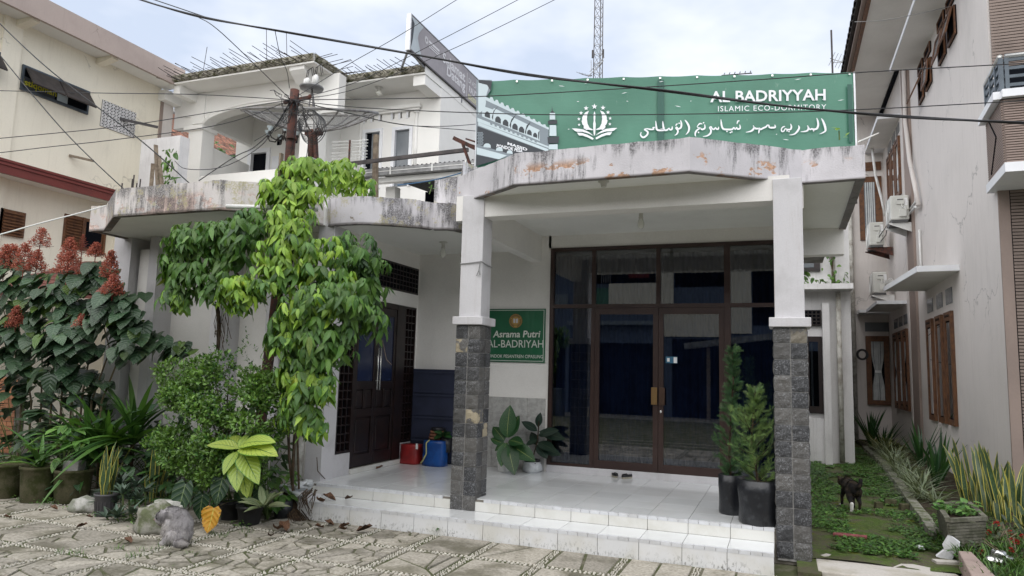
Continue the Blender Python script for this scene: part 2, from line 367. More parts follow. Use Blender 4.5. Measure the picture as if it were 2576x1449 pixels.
# dark andesite column tiles with pale efflorescence
s = NT('stone_tile'); v = s.pos(); r = s.rndval()
c = s.mix(s.ramp(r, .0, 1), (.038,.039,.042), (.105,.100,.092)); sp = s.noise(85, v, 6, .8); bigm = s.noise(6, v, 3)
c = s.mix(s.math('MULTIPLY', s.ramp(sp, .53, .58), s.ramp(bigm, .34, .58, .06, .55)), c, (.38,.39,.41))
c = s.mix(s.math('MULTIPLY', s.ramp(r, .93, .95), s.ramp(s.noise(9, v), .44, .5)), c, (.36,.31,.22))
s.out(c, .6, .4, s.noise(35, v, 5, .7), .7, .012)
surf('stone_joint', (.34,.33,.32), (.22,.22,.21), 20)
# glass
def glassmat(name, tint, refl=1.0):
    s = NT(name); t = s.t; fr = s.n('Fresnel', IOR=1.52).outputs[0]; fr = s.math('MINIMUM', s.math('MULTIPLY_ADD', fr, 2.1*refl, .03), 1)
    tr = s.n('BsdfTransparent', Color=(*tint, 1)); gl = s.n('BsdfGlossy', Color=(.95,.97,1,1), Roughness=.006)
    mxs = s.n('MixShader'); t.links.new(fr, mxs.inputs[0]); t.links.new(tr.outputs[0], mxs.inputs[1]); t.links.new(gl.outputs[0], mxs.inputs[2])
    t.links.new(mxs.outputs[0], t.nodes['Material Output'].inputs[0]); return s.m
glassmat('door_glass', (.46,.52,.62), 1.25); glassmat('clear_glass', (.55,.60,.63), 1.2); glassmat('grey_glass', (.30,.32,.34), 1.5)
surf('grey_pane', (.17,.185,.20), (.14,.155,.17), 1, rough=.15, fine=0)
s = NT('blue_panel'); s.out((.012,.020,.055,1), .18, .5)
# ground cover for the lane: moss, soil, worn blocks
s = NT('moss_ground'); v = s.pos(); a = s.noise(2.6, v, 6, .65); b = s.noise(24, v, 5, .7); d_ = s.noise(.6, v, 3)
c = s.mix(s.ramp(a, .40, .58), (.070,.110,.024), (.105,.092,.066)); c = s.mix(s.ramp(b, .46, .66, 0, .8), c, (.105,.165,.030)); c = s.mix(s.ramp(s.noise(1.1, v, 4), .50, .62, 0, .55), c, (.085,.070,.048)); c = s.mix(s.ramp(s.noise(4, v, 4), .60, .68), c, (.13,.15,.015))
s.out(c, .95, .2, b, .9, .03)
s = NT('bed_soil'); v = s.pos(); b = s.noise(18, v, 5, .7); c = s.mix(s.ramp(b, .4, .65), (.035,.028,.020), (.085,.070,.05)); c = s.mix(s.ramp(s.noise(3, v), .5, .62), c, (.05,.075,.018)); s.out(c, 1, .1, b, .9, .03)
surf('far_ground', (.20,.19,.165), (.15,.145,.12), .6, .4, .6, .9, 12, .3, .2)
# leaves; UV.x across the blade (0..1, .5 midrib), UV.y base to tip
def leafmat(name, c1, c2, vein=None, vw=.035, side=0, edge=None, ew=.38, speck=None, rough=.38, trans=.22, band=None, rv=.35, spec=.5, sidew=.75, gloss2=None):
    s = NT(name); t = s.t; uv = s.n('UVMap').outputs[0]; xyz = s.n('SeparateXYZ', i0=uv); r = s.rndval()
    ax = s.math('ABSOLUTE', s.math('SUBTRACT', xyz.outputs[0], .5)); vy = xyz.outputs[1]
    c = s.mix(s.ramp(r, .1, .95), c1, c2)
    if band is not None:
        nb = s.n('TexNoise', Scale=9., Detail=3.); mpb = s.n('Mapping', i0=uv, Scale=(.7, 2.2, 1)); t.links.new(mpb.outputs[0], nb.inputs['Vector']); c = s.mix(s.ramp(nb.outputs['Fac'], .45, .6), c, band)
    if speck is not None:
        pv = s.pos(kind='object'); c = s.mix(s.math('MULTIPLY', s.ramp(s.noise(speck[1], pv, 4, .7), speck[2], speck[2]+.06), s.ramp(ax, speck[3], speck[4], 0, 1)), c, speck[0])
    if side and vein is not None:
        wv = s.math('SINE', s.math('MULTIPLY', s.math('SUBTRACT', vy, s.math('MULTIPLY', ax, .55)), side*2*PI)); c = s.mix(s.ramp(wv, sidew, 1.0, 0, .75), c, vein)
    if vein is not None: c = s.mix(s.ramp(ax, vw, vw*.4), c, vein)
    if edge is not None: c = s.mix(s.ramp(ax, ew, ew+.05), c, edge)
    if side and edge is None: c = s.mix(s.ramp(s.noise(5, s.pos(kind='world'), 5, .7), .60, .70, 0, .55), c, tuple(min(1, x*1.1) for x in (c2[0]*1.7, c2[1]*1.15, c2[2]*.8))); c = s.mix(s.ramp(s.noise(48, s.pos(kind='world'), 2, .5), .70, .75, 0, .8), c, (.10,.075,.03))
    c = s.mix(1., c, s.n('HueSaturation', Color=(1,1,1,1), Value=s.ramp(s.math('FRACT', s.math('MULTIPLY', r, 7.31)), 0, 1, 1-rv, 1+rv*.55)).outputs[0], 'MULTIPLY')
    s.set(s.b.inputs['Base Color'], c); s.set(s.b.inputs['Roughness'], rough); s.set(s.b.inputs['Specular IOR Level'], spec)
    if side:
        wv2 = s.math('SINE', s.math('MULTIPLY', s.math('SUBTRACT', vy, s.math('MULTIPLY', ax, .55)), side*2*PI)); bn = s.n('Bump', Strength=.25, Distance=.01, Height=wv2); t.links.new(bn.outputs[0], s.b.inputs['Normal'])
    if trans:
        tl = s.n('BsdfTranslucent'); t.links.new(s.mix(1., c, (1.3,1.25,.6), 'MULTIPLY'), tl.inputs[0]); ms = s.n('MixShader', i0=trans); t.links.new(s.b.outputs[0], ms.inputs[1]); t.links.new(tl.outputs[0], ms.inputs[2]); t.links.new(ms.outputs[0], t.nodes['Material Output'].inputs[0])
    return s.m
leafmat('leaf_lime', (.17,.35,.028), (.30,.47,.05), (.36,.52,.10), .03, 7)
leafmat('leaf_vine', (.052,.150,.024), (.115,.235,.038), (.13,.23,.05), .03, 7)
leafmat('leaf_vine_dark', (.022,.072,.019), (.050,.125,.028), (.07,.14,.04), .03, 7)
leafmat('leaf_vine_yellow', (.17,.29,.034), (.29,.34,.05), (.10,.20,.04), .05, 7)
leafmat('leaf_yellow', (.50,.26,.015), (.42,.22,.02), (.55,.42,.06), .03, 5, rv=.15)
leafmat('leaf_clero', (.026,.066,.030), (.055,.108,.050), (.085,.14,.075), .03, 6, rough=.42, trans=.12)
leafmat('leaf_clero_young', (.07,.14,.03), (.11,.19,.04), (.16,.24,.07), .03, 6)
leafmat('leaf_box', (.055,.155,.026), (.16,.29,.055), None, trans=.25, rv=.5)
leafmat('leaf_pandan', (.040,.115,.026), (.090,.20,.040), (.12,.24,.06), .05, 0, rough=.4)
leafmat('leaf_mid', (.075,.20,.040), (.14,.29,.055), (.17,.31,.09), .03, 6)
leafmat('leaf_snake', (.030,.070,.026), (.045,.085,.030), None, edge=(.42,.38,.075), ew=.335, band=(.075,.12,.055), trans=.06, rv=.3)
leafmat('leaf_rhoeo', (.060,.100,.070), (.095,.145,.10), (.12,.17,.13), .04, 0, rough=.5, trans=.08)
leafmat('leaf_anthurium', (.010,.038,.014), (.016,.050,.018), (.17,.24,.10), .03, 5, rough=.5, trans=.08, rv=.15, sidew=.94)
leafmat('leaf_anth_old', (.50,.24,.012), (.46,.22,.012), (.50,.42,.08), .035, 5, rough=.6, trans=.15, rv=.1, speck=((.07,.035,.018), 9, .56, .15, .45), sidew=.94)
leafmat('leaf_dieff_lime', (.42,.52,.10), (.34,.46,.08), (.05,.14,.03), .03, 9, edge=(.07,.20,.03), ew=.43, speck=((.09,.24,.04), 26, .56, .2, .46), rv=.15, trans=.25, sidew=.93)
leafmat('leaf_dieff_dark', (.014,.062,.016), (.020,.085,.022), (.30,.36,.12), .02, 0, speck=((.33,.40,.15), 55, .60, .5, .05), rv=.2, trans=.1)
leafmat('leaf_aglao', (.40,.44,.26), (.33,.40,.22), (.09,.17,.06), .04, 0, edge=(.05,.13,.03), ew=.42, speck=((.05,.14,.04), 30, .56, .1, .4), rv=.2)
leafmat('leaf_rubber', (.010,.026,.018), (.016,.034,.022), (.06,.08,.05), .03, 0, rough=.28, trans=.03, rv=.2)
leafmat('leaf_iris', (.020,.075,.022), (.045,.12,.030), None, rough=.4)
leafmat('leaf_spider', (.20,.26,.15), (.13,.20,.10), None, edge=(.32,.35,.25), ew=.26, rough=.5, rv=.4)
leafmat('leaf_cypress', (.035,.10,.035), (.085,.17,.05), None, trans=.15, rv=.5, rough=.6)
leafmat('leaf_cypress_light', (.075,.15,.040), (.15,.24,.065), None, trans=.15, rv=.5, rough=.6)
leafmat('leaf_ixora', (.035,.055,.022), (.075,.075,.035), (.09,.10,.05), .04, 0, rough=.4)
leafmat('leaf_weed', (.050,.14,.024), (.11,.22,.040), None, rv=.5)
leafmat('grass_blade', (.045,.12,.020), (.10,.19,.03), None, rv=.5)
leafmat('petal_red', (.30,.018,.016), (.42,.03,.02), None, rough=.5, rv=.3)
leafmat('petal_coral', (.36,.085,.055), (.50,.17,.12), None, rough=.6, rv=.4, trans=.3)
leafmat('panicle_stem', (.24,.050,.035), (.30,.075,.05), None, rough=.6)
# cats
def fur(name, c1, c2, c3, sc1, sc2):
    s = NT(name); v = s.pos(kind='object'); c = s.mix(s.ramp(s.noise(sc1, v, 4), .4, .62), c1, c2); c = s.mix(s.ramp(s.noise(sc2, s.pos((1,1,.25),'object'), 5, .75), .5, .66, 0, .8), c, c3)
    s.out(c, .9, .15, s.noise(140, s.pos((1,1,.3),'object'), 3, .7), .25, .004); return s.m
fur('fur_grey', (.40,.38,.38), (.28,.265,.27), (.14,.13,.13), 9, 34); fur('fur_tortie', (.012,.011,.011), (.045,.033,.022), (.008,.008,.009), 12, 20); plain('fur_white', (.62,.60,.57), .9, .1)
fur('fur_pale', (.46,.43,.41), (.36,.335,.32), (.2,.18,.17), 9, 34); plain('eye_dark', (.01,.01,.01), .15); plain('nose_pink', (.35,.16,.15), .5)
# ================================================================ GROUND
struct(B(-160, 160, -60, 300, -.30, -.06).build('ground', 'far_ground'))
court = struct(B(-16, 7, -8, 9.0, -.058, -.005).build('courtyard_paving', 'joint_soil'))
lane = MB()                                   # mossy lane, gently uneven sheet
NX, NY = 30, 90
for j in range(NY+1):
    for i in range(NX+1):
        x = .10+(2.85-.10)*i/NX; y = 7.55+15*j/NY
        lane.v.append((x, y, .062+.02*mnoise.noise(Vector((x*2.2, y*2.2, 0)))+.01*mnoise.noise(Vector((x*7, y*7, 3)))))
for j in range(NY):
    for i in range(NX): a = j*(NX+1)+i; lane.face((a, a+1, a+NX+2, a+NX+1))
lane_o = struct(lane.build('mossy_lane', 'moss_ground', smooth=True))
# crazy paving: cells between pebble strips, each cell cut into stones
def clip(poly, p, n):                          # keep side where (q-p).n <= 0
    out = []
    for i in range(len(poly)):
        a = poly[i]; b = poly[(i+1) % len(poly)]; da = (a[0]-p[0])*n[0]+(a[1]-p[1])*n[1]; db = (b[0]-p[0])*n[0]+(b[1]-p[1])*n[1]
        if da <= 0: out.append(a)
        if da*db < 0: t = da/(da-db); out.append((a[0]+(b[0]-a[0])*t, a[1]+(b[1]-a[1])*t))
    return out
def shrink(poly, d):
    k = len(poly); ar = sum(poly[i][0]*poly[(i+1)%k][1]-poly[(i+1)%k][0]*poly[i][1] for i in range(k)); sgn = 1 if ar > 0 else -1
    res = poly
    for i in range(k):
        a = poly[i]; b = poly[(i+1) % k]; e = (b[0]-a[0], b[1]-a[1]); L = math.hypot(*e)
        if L < 1e-6: continue
        n = (sgn*e[1]/L, -sgn*e[0]/L); res = clip(res, (a[0]-n[0]*d, a[1]-n[1]*d), n)
        if len(res) < 3: return []
    return res
GX = [-4.11+.672*k for k in range(-12, 13)]; GY = [6.305+.76*k for k in range(-7, 3)]
rng = random.Random(3); stones = []
for gx in GX:
    for gy in GY:
        cell = [(gx+.045, gy+.045), (gx+.627, gy+.045), (gx+.627, gy+.715), (gx+.045, gy+.715)]
        cx, cy = gx+.336, gy+.38
        if cx > .9 or cy > 7.6 or cy < 2.2: continue
        if cx > -5.3 and gy+.715 > 6.95:
            cell = clip(cell, (0, 6.945), (0, 1))
            if len(cell) < 3 or gy+.045 > 6.93: continue
        u = (cx+4.4)/1.2; nst = 2 if cx > -2.6 else rng.choice((1, 2, 4, 7)) if cx > -3.7 else rng.choice((12, 15, 19)) if cx > -5.8 else rng.choice((5, 11, 15, 18))
        if cx < -6.2 and cy > 5: nst = rng.choice((1, 2, 5))
        seeds = [(gx+.06+.55*rng.random(), gy+.06+.64*rng.random()) for _ in range(nst)]
        if nst == 2 and cx > -3.7: seeds = [(gx+.17+.03*rng.random(), gy+.38), (gx+.50, gy+.38)] if rng.random() < .7 else seeds
        for i, sd_ in enumerate(seeds):
            p = cell
            for j, o in enumerate(seeds):
                if i != j:
                    p = clip(p, ((sd_[0]+o[0])/2, (sd_[1]+o[1])/2), (o[0]-sd_[0], o[1]-sd_[1]))
                    if len(p) < 3: break
            p = shrink(p, .008+.008*rng.random()) if len(p) >= 3 else []
            if len(p) >= 3: stones.append(p)
def inview(x, y, z=0):
    q = Vector((x, y, z))-CAM; d = q.dot(FWD); return d > .3 and abs(q.dot(RGT)/d*FV) < 1320 and abs(q.dot(UPV)/d*FV) < 760
def pstone(mb, p, h):
    cx = sum(a[0] for a in p)/len(p); cy = sum(a[1] for a in p)/len(p); k = len(p); n = len(mb.v)
    top = [(cx+(a[0]-cx)*.955, cy+(a[1]-cy)*.955) for a in p]
    ar = sum(p[i][0]*p[(i+1)%k][1]-p[(i+1)%k][0]*p[i][1] for i in range(k))
    if ar < 0: p = p[::-1]; top = top[::-1]
    tx, ty = rng.uniform(-.006, .006), rng.uniform(-.006, .006)
    mb.v += [(a[0], a[1], -.02) for a in p]+[(a[0], a[1], h-.008) for a in p]+[(a[0], a[1], h+(a[0]-cx)*tx+(a[1]-cy)*ty) for a in top]
    r = rng.random()
    for b in (0, k):
        for i in range(k): j = (i+1) % k; mb.face((n+b+i, n+b+j, n+b+k+j, n+b+k+i), rn=r)
    mb.face([n+2*k+i for i in range(k)], rn=r)
vis = [p for p in stones if inview(p[0][0], p[0][1])]
vis.sort(key=lambda p: -abs(sum(p[i][0]*p[(i+1)%len(p)][1]-p[(i+1)%len(p)][0]*p[i][1] for i in range(len(p))))/((p[0][0]**2+p[0][1]**2)))
for p in vis[:300]: m_ = MB(); pstone(m_, p, rng.uniform(.0, .010)); m_.build('paving_stone', 'paving', court)
m_ = MB(); sel = set(id(p) for p in vis[:300])
for p in stones:
    if id(p) not in sel: pstone(m_, p, rng.uniform(.0, .01))
stuff(m_.build('paving_stones', 'paving', court))
# pebble strips on the grid lines
def pebtpl():
    m = MB(); m.ball((0,0,0), .5, .5, .5, 6, 4); return (m.v, m.f, None)
PT = pebtpl(); pm_ = bpy.data.meshes.new('pebble'); pm_.from_pydata(PT[0], [], PT[1]); pm_.materials.append(MT['pebble_white']); pm_.polygons.foreach_set('use_smooth', [True]*len(pm_.polygons))
pebs = []
def strip(ax, c, a, b):
    t = a
    while t < b:
        for k in (-1, 0, 1):
            if rng.random() < .06: continue
            o = c+k*.023+rng.uniform(-.005, .005); tt = t+rng.uniform(-.008, .008)
            sx = rng.uniform(.022, .036); sy = rng.uniform(.013, .018)
            x, y = (tt, o) if ax == 'x' else (o, tt)
            if x > -5.25 and y > 6.94: continue
            if x < -5.3 and y > 6.6: continue
            if x > .25: continue
            pebs.append((x, y, sx if ax == 'x' else sy, sy if ax == 'x' else sx, rng.uniform(-.35, .35)))
        t += .043
for gx in GX:
    if gx < .2: strip('y', gx, 2.6, 6.95)
for gy in GY: strip('x', gy, -10, .2)
pebs.sort(key=lambda p: (p[0]**2+p[1]**2) if inview(p[0], p[1]) else 1e9)
def pmx(p): return Matrix.Translation((p[0], p[1], -.004)) @ Matrix.Rotation(p[4], 4, 'Z') @ Matrix.Diagonal((p[2], p[3], .026, 1))
for p in pebs[:300]: inst('pebble', pm_, court, pmx(p))
m_ = MB()
for p in pebs[300:]: m_.add(PT, pmx(p), rng.random())
o = m_.build('pebbles', 'pebble_white', court, smooth=True); stuff(o)

# ================================================================ DORMITORY (porch, canopies, doors)
dorm = thing('dormitory_building', 'weathered white dormitory with tiled porch, stone clad columns and scalloped canopy', 'building', (-2.5, 9.0, 0))
dorm_l = dorm
def wpart(name, mb, m, parent=dorm, **k): return mb.build(name, m, parent, **k)
FZ, SZ, Y0, Y1 = .320, .187, 6.952, 7.42
# --- steps and floor, cores recessed under the tiles
fl = wpart('porch_floor', B(-5.42, .20, Y1+.012, 9.95, 0, FZ-.010), 'grout')
st = wpart('step', B(-5.24, -.10, Y0+.012, Y1+.02, -.03, SZ-.010), 'grout')
ts = .4037; jx = [-.497+ts*k for k in range(-13, 3)]
rs = random.Random(5)
for k in range(len(jx)-1):
    x0 = max(jx[k]+.0025, -5.24); x1 = min(jx[k+1]-.0025, -.092)
    if x1-x0 > .03:
        wpart('riser_tile', B(x0, x1, Y0, Y0+.012, -.005, SZ-.03), 'step_riser_tile', st)
        wpart('tread_tile', B(x0, x1, Y0+.035, Y1-.002, SZ-.012, SZ), 'floor_tile', st)
    x0 = max(jx[k]+.0025, -5.40); x1 = min(jx[k+1]-.0025, -.092)
    if x1-x0 > .03: wpart('riser_tile', B(x0, x1, Y1, Y1+.012, SZ+.002, FZ-.03), 'riser_tile', fl)
    x1 = min(jx[k+1]-.0025, .2); x0 = max(jx[k]+.0025, -5.42)
    y = Y1+.035
    while y < 9.93 and x1-x0 > .03:
        ye = min((y+ts) if y > Y1+.05 else Y1+ts, 9.93)
        wpart('floor_tile', B(x0, x1, y+.002, ye-.002, FZ-.012, FZ+rs.uniform(-.0006, .0006)), 'floor_tile', fl); y = ye
nm = MB(); nm.box(-.0485, .0485, -.020, .016, -.030, .003)
for i in range(8): nm.box(-.042+.011*i, -.036+.011*i, -.014, .010, .003, .0055)
nme = nm.mesh('nosing_tile'); nme.materials.append(MT['nosing'])
x = -.142
while x > -5.36:
    if x > -5.2: inst('nosing_tile', nme, st, Matrix.Translation((x, Y0+.018, SZ)))
    if not -3.58 < x < -3.16: inst('nosing_tile', nme, fl, Matrix.Translation((x, Y1+.018, FZ)))
    x -= .1009
# --- columns
def tile_mesh(wd, h, sd):
    r = random.Random(sd); m = MB(); n = 4; g = []
    for j in range(n+1):
        for i in range(n+1):
            e = (i in (0, n)) or (j in (0, n)); g.append((-wd/2+wd*i/n, -(.004 if e else .010+r.uniform(-.004, .006)), -h/2+h*j/n))
    m.v = g+[(-wd/2, .012, -h/2), (wd/2, .012, -h/2), (wd/2, .012, h/2), (-wd/2, .012, h/2)]
    for j in range(n):
        for i in range(n): a = j*(n+1)+i; m.face((a, a+1, a+n+2, a+n+1))
    q = (n+1)*(n+1); c0, c1, c2, c3 = 0, n, (n+1)*(n+1)-1, n*(n+1)
    m.face((q, q+1, c1, c0)); m.face((q+1, q+2, c2, c1)); m.face((q+2, q+3, c3, c2)); m.face((q+3, q, c0, c3))
    me = m.mesh('stone_tile'); me.materials.append(MT['stone_tile']); return me
TM = [tile_mesh(.151, .152, k) for k in range(5)]
def column(x0, x1, zb, zt, ztop, name='column'):
    y0, y1 = 7.405, 7.735; cx, cy = (x0+x1)/2, (y0+y1)/2; hw = (x1-x0)/2
    c = wpart(name, B(x0+.012, x1-.012, y0+.012, y1-.012, zb-.02, zt), 'stone_joint')
    rows = round((zt-zb)/.1595); h = (zt-zb)/rows
    for r in range(rows):
        for k in (-1, 1):
            for face in range(4):
                off = k*.0785
                if face == 0: m = Matrix.Translation((cx+off, y0+.008, zb+h*(r+.5)))
                elif face == 1: m = Matrix.Translation((x1-.008, cy+off*1.05, zb+h*(r+.5))) @ Matrix.Rotation(PI/2, 4, 'Z')
                elif face == 2: m = Matrix.Translation((x0+.008, cy+off*1.05, zb+h*(r+.5))) @ Matrix.Rotation(-PI/2, 4, 'Z')
                else: m = Matrix.Translation((cx+off, y1-.008, zb+h*(r+.5))) @ Matrix.Rotation(PI, 4, 'Z')
                s_ = 1.0 if face in (0, 3) else 1.06
                inst('stone_tile', rs.choice(TM), c, m @ Matrix.Rotation(rs.uniform(-.012, .012), 4, 'Y') @ Matrix.Diagonal((hw/.157*s_*.965, 1, h/.1595*.985, 1)))
    wpart('column_cap', B(x0-.034, x1+.034, y0-.036, y1+.036, zt+.002, zt+.095), 'white_paint', c, bevel=.008)
    wpart('column_shaft', B(cx-.138, cx+.138, cy-.135, cy+.135, zt+.09, ztop), 'white_paint', c, bevel=.006)
column(-3.527, -3.215, SZ, 2.262, 3.80); column(-.080, .236, .055, 2.247, 3.752)
# --- canopies
CP = [(-3.98, 8.25), (-3.70, 7.66), (-2.69, 6.975), (-.82, 6.955), (.225, 7.685), (.81, 7.66), (.83, 10.3), (.20, 10.3), (-4.0, 10.3)]
slab = wpart('canopy', MB().prism([(x*.995, y+.03) for x, y in CP], 3.778, 3.93), 'ceiling')
def fasc(pts, z0, z1, m, parent, th=.085, close=False, name='fascia'):
    for i in range(len(pts)-1):
        a = Vector((*pts[i], 0)); b = Vector((*pts[i+1], 0)); d = (b-a).normalized(); n = Vector((-d.y, d.x, 0))
        L = (b-a).length; k = max(1, int(L/.10)); mb = MB(); j0 = [rs.uniform(-.006, .008) for _ in range(k+1)]; j1 = [rs.uniform(-.004, .005) for _ in range(k+1)]
        for q in range(k+1):
            p = a.lerp(b, q/k)
            for o_, zz in ((0, z0+j1[q]), (0, z1+j0[q]), (th, z1+j0[q]-.004), (th, z0)): mb.v.append(tuple(p+n*o_+Vector((0, 0, zz))))
        for q in range(k):
            for e in range(4): mb.face((q*4+e, q*4+(e+1)%4, (q+1)*4+(e+1)%4, (q+1)*4+e))
        mb.face((0, 3, 2, 1)); mb.face((k*4, k*4+1, k*4+2, k*4+3)); mb.build(name, m, parent)
fasc(CP[:7], 3.757, 4.105, 'fascia_right', slab)
def arc(pts, n):                                # Catmull-Rom through points
    P_ = [Vector((*p, 0)) for p in pts]; out = []
    for i in range(len(P_)-1):
        p0 = P_[max(i-1, 0)]; p1 = P_[i]; p2 = P_[i+1]; p3 = P_[min(i+2, len(P_)-1)]
        for q in range(n):
            t = q/n; v_ = .5*((2*p1)+(p2-p0)*t+(2*p0-5*p1+4*p2-p3)*t*t+(3*p1-p0-3*p2+p3)*t**3); out.append((v_.x, v_.y))
    return out+[tuple(pts[-1])]
CC = arc([(-6.02, 8.2), (-5.80, 7.80), (-5.49, 7.56), (-5.22, 7.498), (-4.93, 7.526), (-4.60, 7.705), (-4.321, 7.892)], 4)
CC2 = [CC[-1], (-4.215, 8.05), (-4.03, 8.09), (-3.93, 8.19), (-3.86, 8.4)]
slab2 = wpart('canopy', MB().prism([(x, y+.03) for x, y in CC+CC2[1:]]+[(-3.86, 10.1), (-6.02, 10.1)], 3.56, 3.80), 'ceiling')
fasc(CC, 3.548, 3.905, 'fascia_curve', slab2); fasc(CC2, 3.548, 3.90, 'fascia_curve', slab2)
CL = [(-9.16, 8.2), (-9.14, 7.033), (-8.846, 7.03), (-7.856, 6.362), (-6.195, 6.375), (-5.55, 6.80), (-5.52, 7.5)]
slab3 = wpart('canopy', MB().prism([(x, y+.03) for x, y in CL]+[(-5.6, 8.1), (-6.1, 10.1), (-9.1, 10.1)], 3.56, 3.80), 'ceiling')
fasc(CL, 3.548, 3.905, 'fascia_left', slab3)
wpart('roof_deck', B(-9.0, .7, 9.2, 13.5, 3.80, 3.88), 'concrete')
wpart('parapet_block', MB().prism([(-4.48, 8.55), (-4.05, 8.48), (-3.72, 7.85), (-3.55, 8.5), (-3.6, 9.6), (-4.48, 9.6)], 3.88, 4.36), 'fascia_curve')
# --- beams
wpart('beam', B(-3.36, .10, 7.455, 7.70, 3.535, 3.79), 'plaster'); wpart('beam', B(-3.52, -3.36, 7.705, 9.955, 3.385, 3.80), 'plaster')
wpart('beam', B(-3.60, -3.362, 7.452, 7.70, 3.50, 3.80), 'plaster'); wpart('beam', B(.02, .235, 7.72, 10.25, 3.50, 3.79), 'plaster')
wpart('beam', B(.236, .80, 10.25, 10.45, 3.42, 3.79), 'plaster')
# --- walls
wl = wpart('wall', B(-3.247, .22, 9.952, 10.12, 3.592, 3.80), 'plaster')
wpart('wall', B(-5.60, -3.207, 9.952, 10.12, 0, 3.80), 'plaster')
wpart('wall', B(.16, .26, 9.94, 14.5, 0, 3.80), 'old_white_wall')
wpart('side_wall', B(-5.60, -5.422, 7.60, 9.952, 2.70, 3.60), 'plaster')
wpart('side_wall', B(-5.60, -5.422, 7.60, 7.885, 0, 2.70), 'white_paint'); wpart('side_wall', B(-5.60, -5.422, 7.885, 8.235, 0, .607), 'white_paint')
wpart('side_wall', B(-5.60, -5.422, 9.56, 9.952, 0, .62), 'white_paint'); wpart('side_wall', B(-5.60, -5.422, 9.905, 9.952, .62, 2.70), 'plaster')
wpart('side_wall', B(-5.60, -5.43, 8.235, 9.56, 0, .39), 'grout')
for k in range(4): wpart('threshold_tile', B(-5.43, -5.40, 8.24+.33*k+.002, 8.24+.33*(k+1)-.002, .322, .385), 'riser_tile')
wpart('pilaster', B(-5.63, -5.385, 7.56, 7.84, 0, 3.58), 'white_paint', bevel=.005)
wpart('front_wall', B(-9.2, -5.60, 7.95, 8.1, 0, 3.58), 'plaster')
for x0, x1, y0 in ((-9.34, -8.99, 7.62), (-8.62, -8.45, 7.62), (-7.34, -7.17, 7.58), (-6.55, -6.3, 7.75)): wpart('pilaster', B(x0, x1, y0, 7.96, 0, 3.58), 'white_paint')
wpart('pilaster', B(-8.95, -8.66, 7.75, 7.96, 0, 3.40), 'plaster')
wd_ = wpart('side_window', B(-7.56, -7.345, 7.86, 7.96, .3, 2.85), 'dark_wood'); wpart('pane', B(-7.52, -7.385, 7.852, 7.858, .4, 2.75), 'blue_panel', wd_)
# carved stone dado tiles beside the glass wall
for i in range(5):
    for j in range(4):
        x0 = -4.62+.275*i; z0 = FZ+.26*j
        if i == 2 and j in (1, 2): x0 += .0
        wpart('wall_tile', B(x0+.002, min(x0+.273, -3.215), 9.934, 9.952, z0+.002, min(z0+.258, 1.357)), 'carved_tile', wl)
# --- double panelled door with lattice side lights (faces the porch, plane x = -5.42)
XD = -5.422
pd = wpart('panelled_door', B(XD-.10, XD-.035, 8.235, 9.56, .39, 2.70), 'dark_wood')
for y0, y1 in ((8.235, 8.275), (9.33, 9.56)): wpart('door_post', B(XD-.09, XD+.004, y0, y1, .392, 2.695), 'dark_wood', pd)
wpart('door_head', B(XD-.09, XD+.003, 8.28, 9.325, 2.62, 2.698), 'dark_wood', pd)
for a, b in ((8.280, 8.795), (8.800, 9.325)):
    m_ = MB(); ya, yb = a, b
    for (y0, y1, z0, z1) in ((ya, ya+.055, .405, 2.615), (yb-.055, yb, .405, 2.615), (ya+.055, yb-.055, .405, .56), (ya+.055, yb-.055, 1.06, 1.17), (ya+.055, yb-.055, 1.44, 1.55), (ya+.055, yb-.055, 2.50, 2.615), ((ya+yb)/2-.03, (ya+yb)/2+.03, 1.17, 1.44)):
        m_.box(XD-.034, XD-.008, y0, y1, z0, z1)
    wpart('door_leaf', m_, 'dark_wood', pd, bevel=.004)
    wpart('glass_panel', B(XD-.0345, XD-.022, ya+.056, yb-.056, 1.552, 2.498), 'blue_panel', pd)
    wpart('panel', B(XD-.0345, XD-.016, ya+.085, yb-.085, .59, 1.03), 'dark_wood', pd, bevel=.01)
    for y0, y1 in ((ya+.07, (ya+yb)/2-.045), ((ya+yb)/2+.045, yb-.07)): wpart('panel', B(XD-.0345, XD-.014, y0, y1, 1.19, 1.42), 'dark_wood', pd, bevel=.01)
for y in (8.765, 8.835):
    m_ = MB().tube([(XD+.045, y, 1.43), (XD+.045, y, 2.02)], .011, 8); m_.tube([(XD-.01, y, 1.56), (XD+.045, y, 1.56)], .007, 6); m_.tube([(XD-.01, y, 1.90), (XD+.045, y, 1.90)], .007, 6); wpart('door_handle', m_, 'chrome', pd, smooth=True)
def lattice(name, y0, y1, z0, z1, ny, nz, parent=dorm):
    g = wpart(name, B(XD-.075, XD-.05, y0, y1, z0, z1), 'black_void', parent)
    for a, b in ((y0, y0+.025), (y1-.025, y1)): wpart('frame', B(XD-.05, XD+.004, a, b, z0, z1), 'dark_wood', g)
    for a, b in ((z0, z0+.03), (z1-.03, z1)): wpart('frame', B(XD-.05, XD+.003, y0+.025, y1-.025, a, b), 'dark_wood', g)
    for i in range(1, ny): y = lerp(y0+.02, y1-.02, i/ny); wpart('bar', B(XD-.045, XD-.004, y-.008, y+.008, z0+.03, z1-.03), 'dark_wood', g)
    for j in range(1, nz): z = lerp(z0+.02, z1-.02, j/nz); wpart('bar', B(XD-.047, XD-.006, y0+.025, y1-.025, z-.008, z+.008), 'dark_wood', g)
lattice('lattice_light', 7.887, 8.233, .612, 2.695, 3, 18); lattice('lattice_light', 9.562, 9.903, .625, 2.695, 3, 18)
vt = wpart('vent_box', B(XD-.02, XD+.004, 8.22, 9.93, 2.905, 3.325), 'dark_wood'); wpart('recess', B(XD-.01, XD+.006, 8.26, 9.90, 2.935, 3.295), 'black_void', vt)
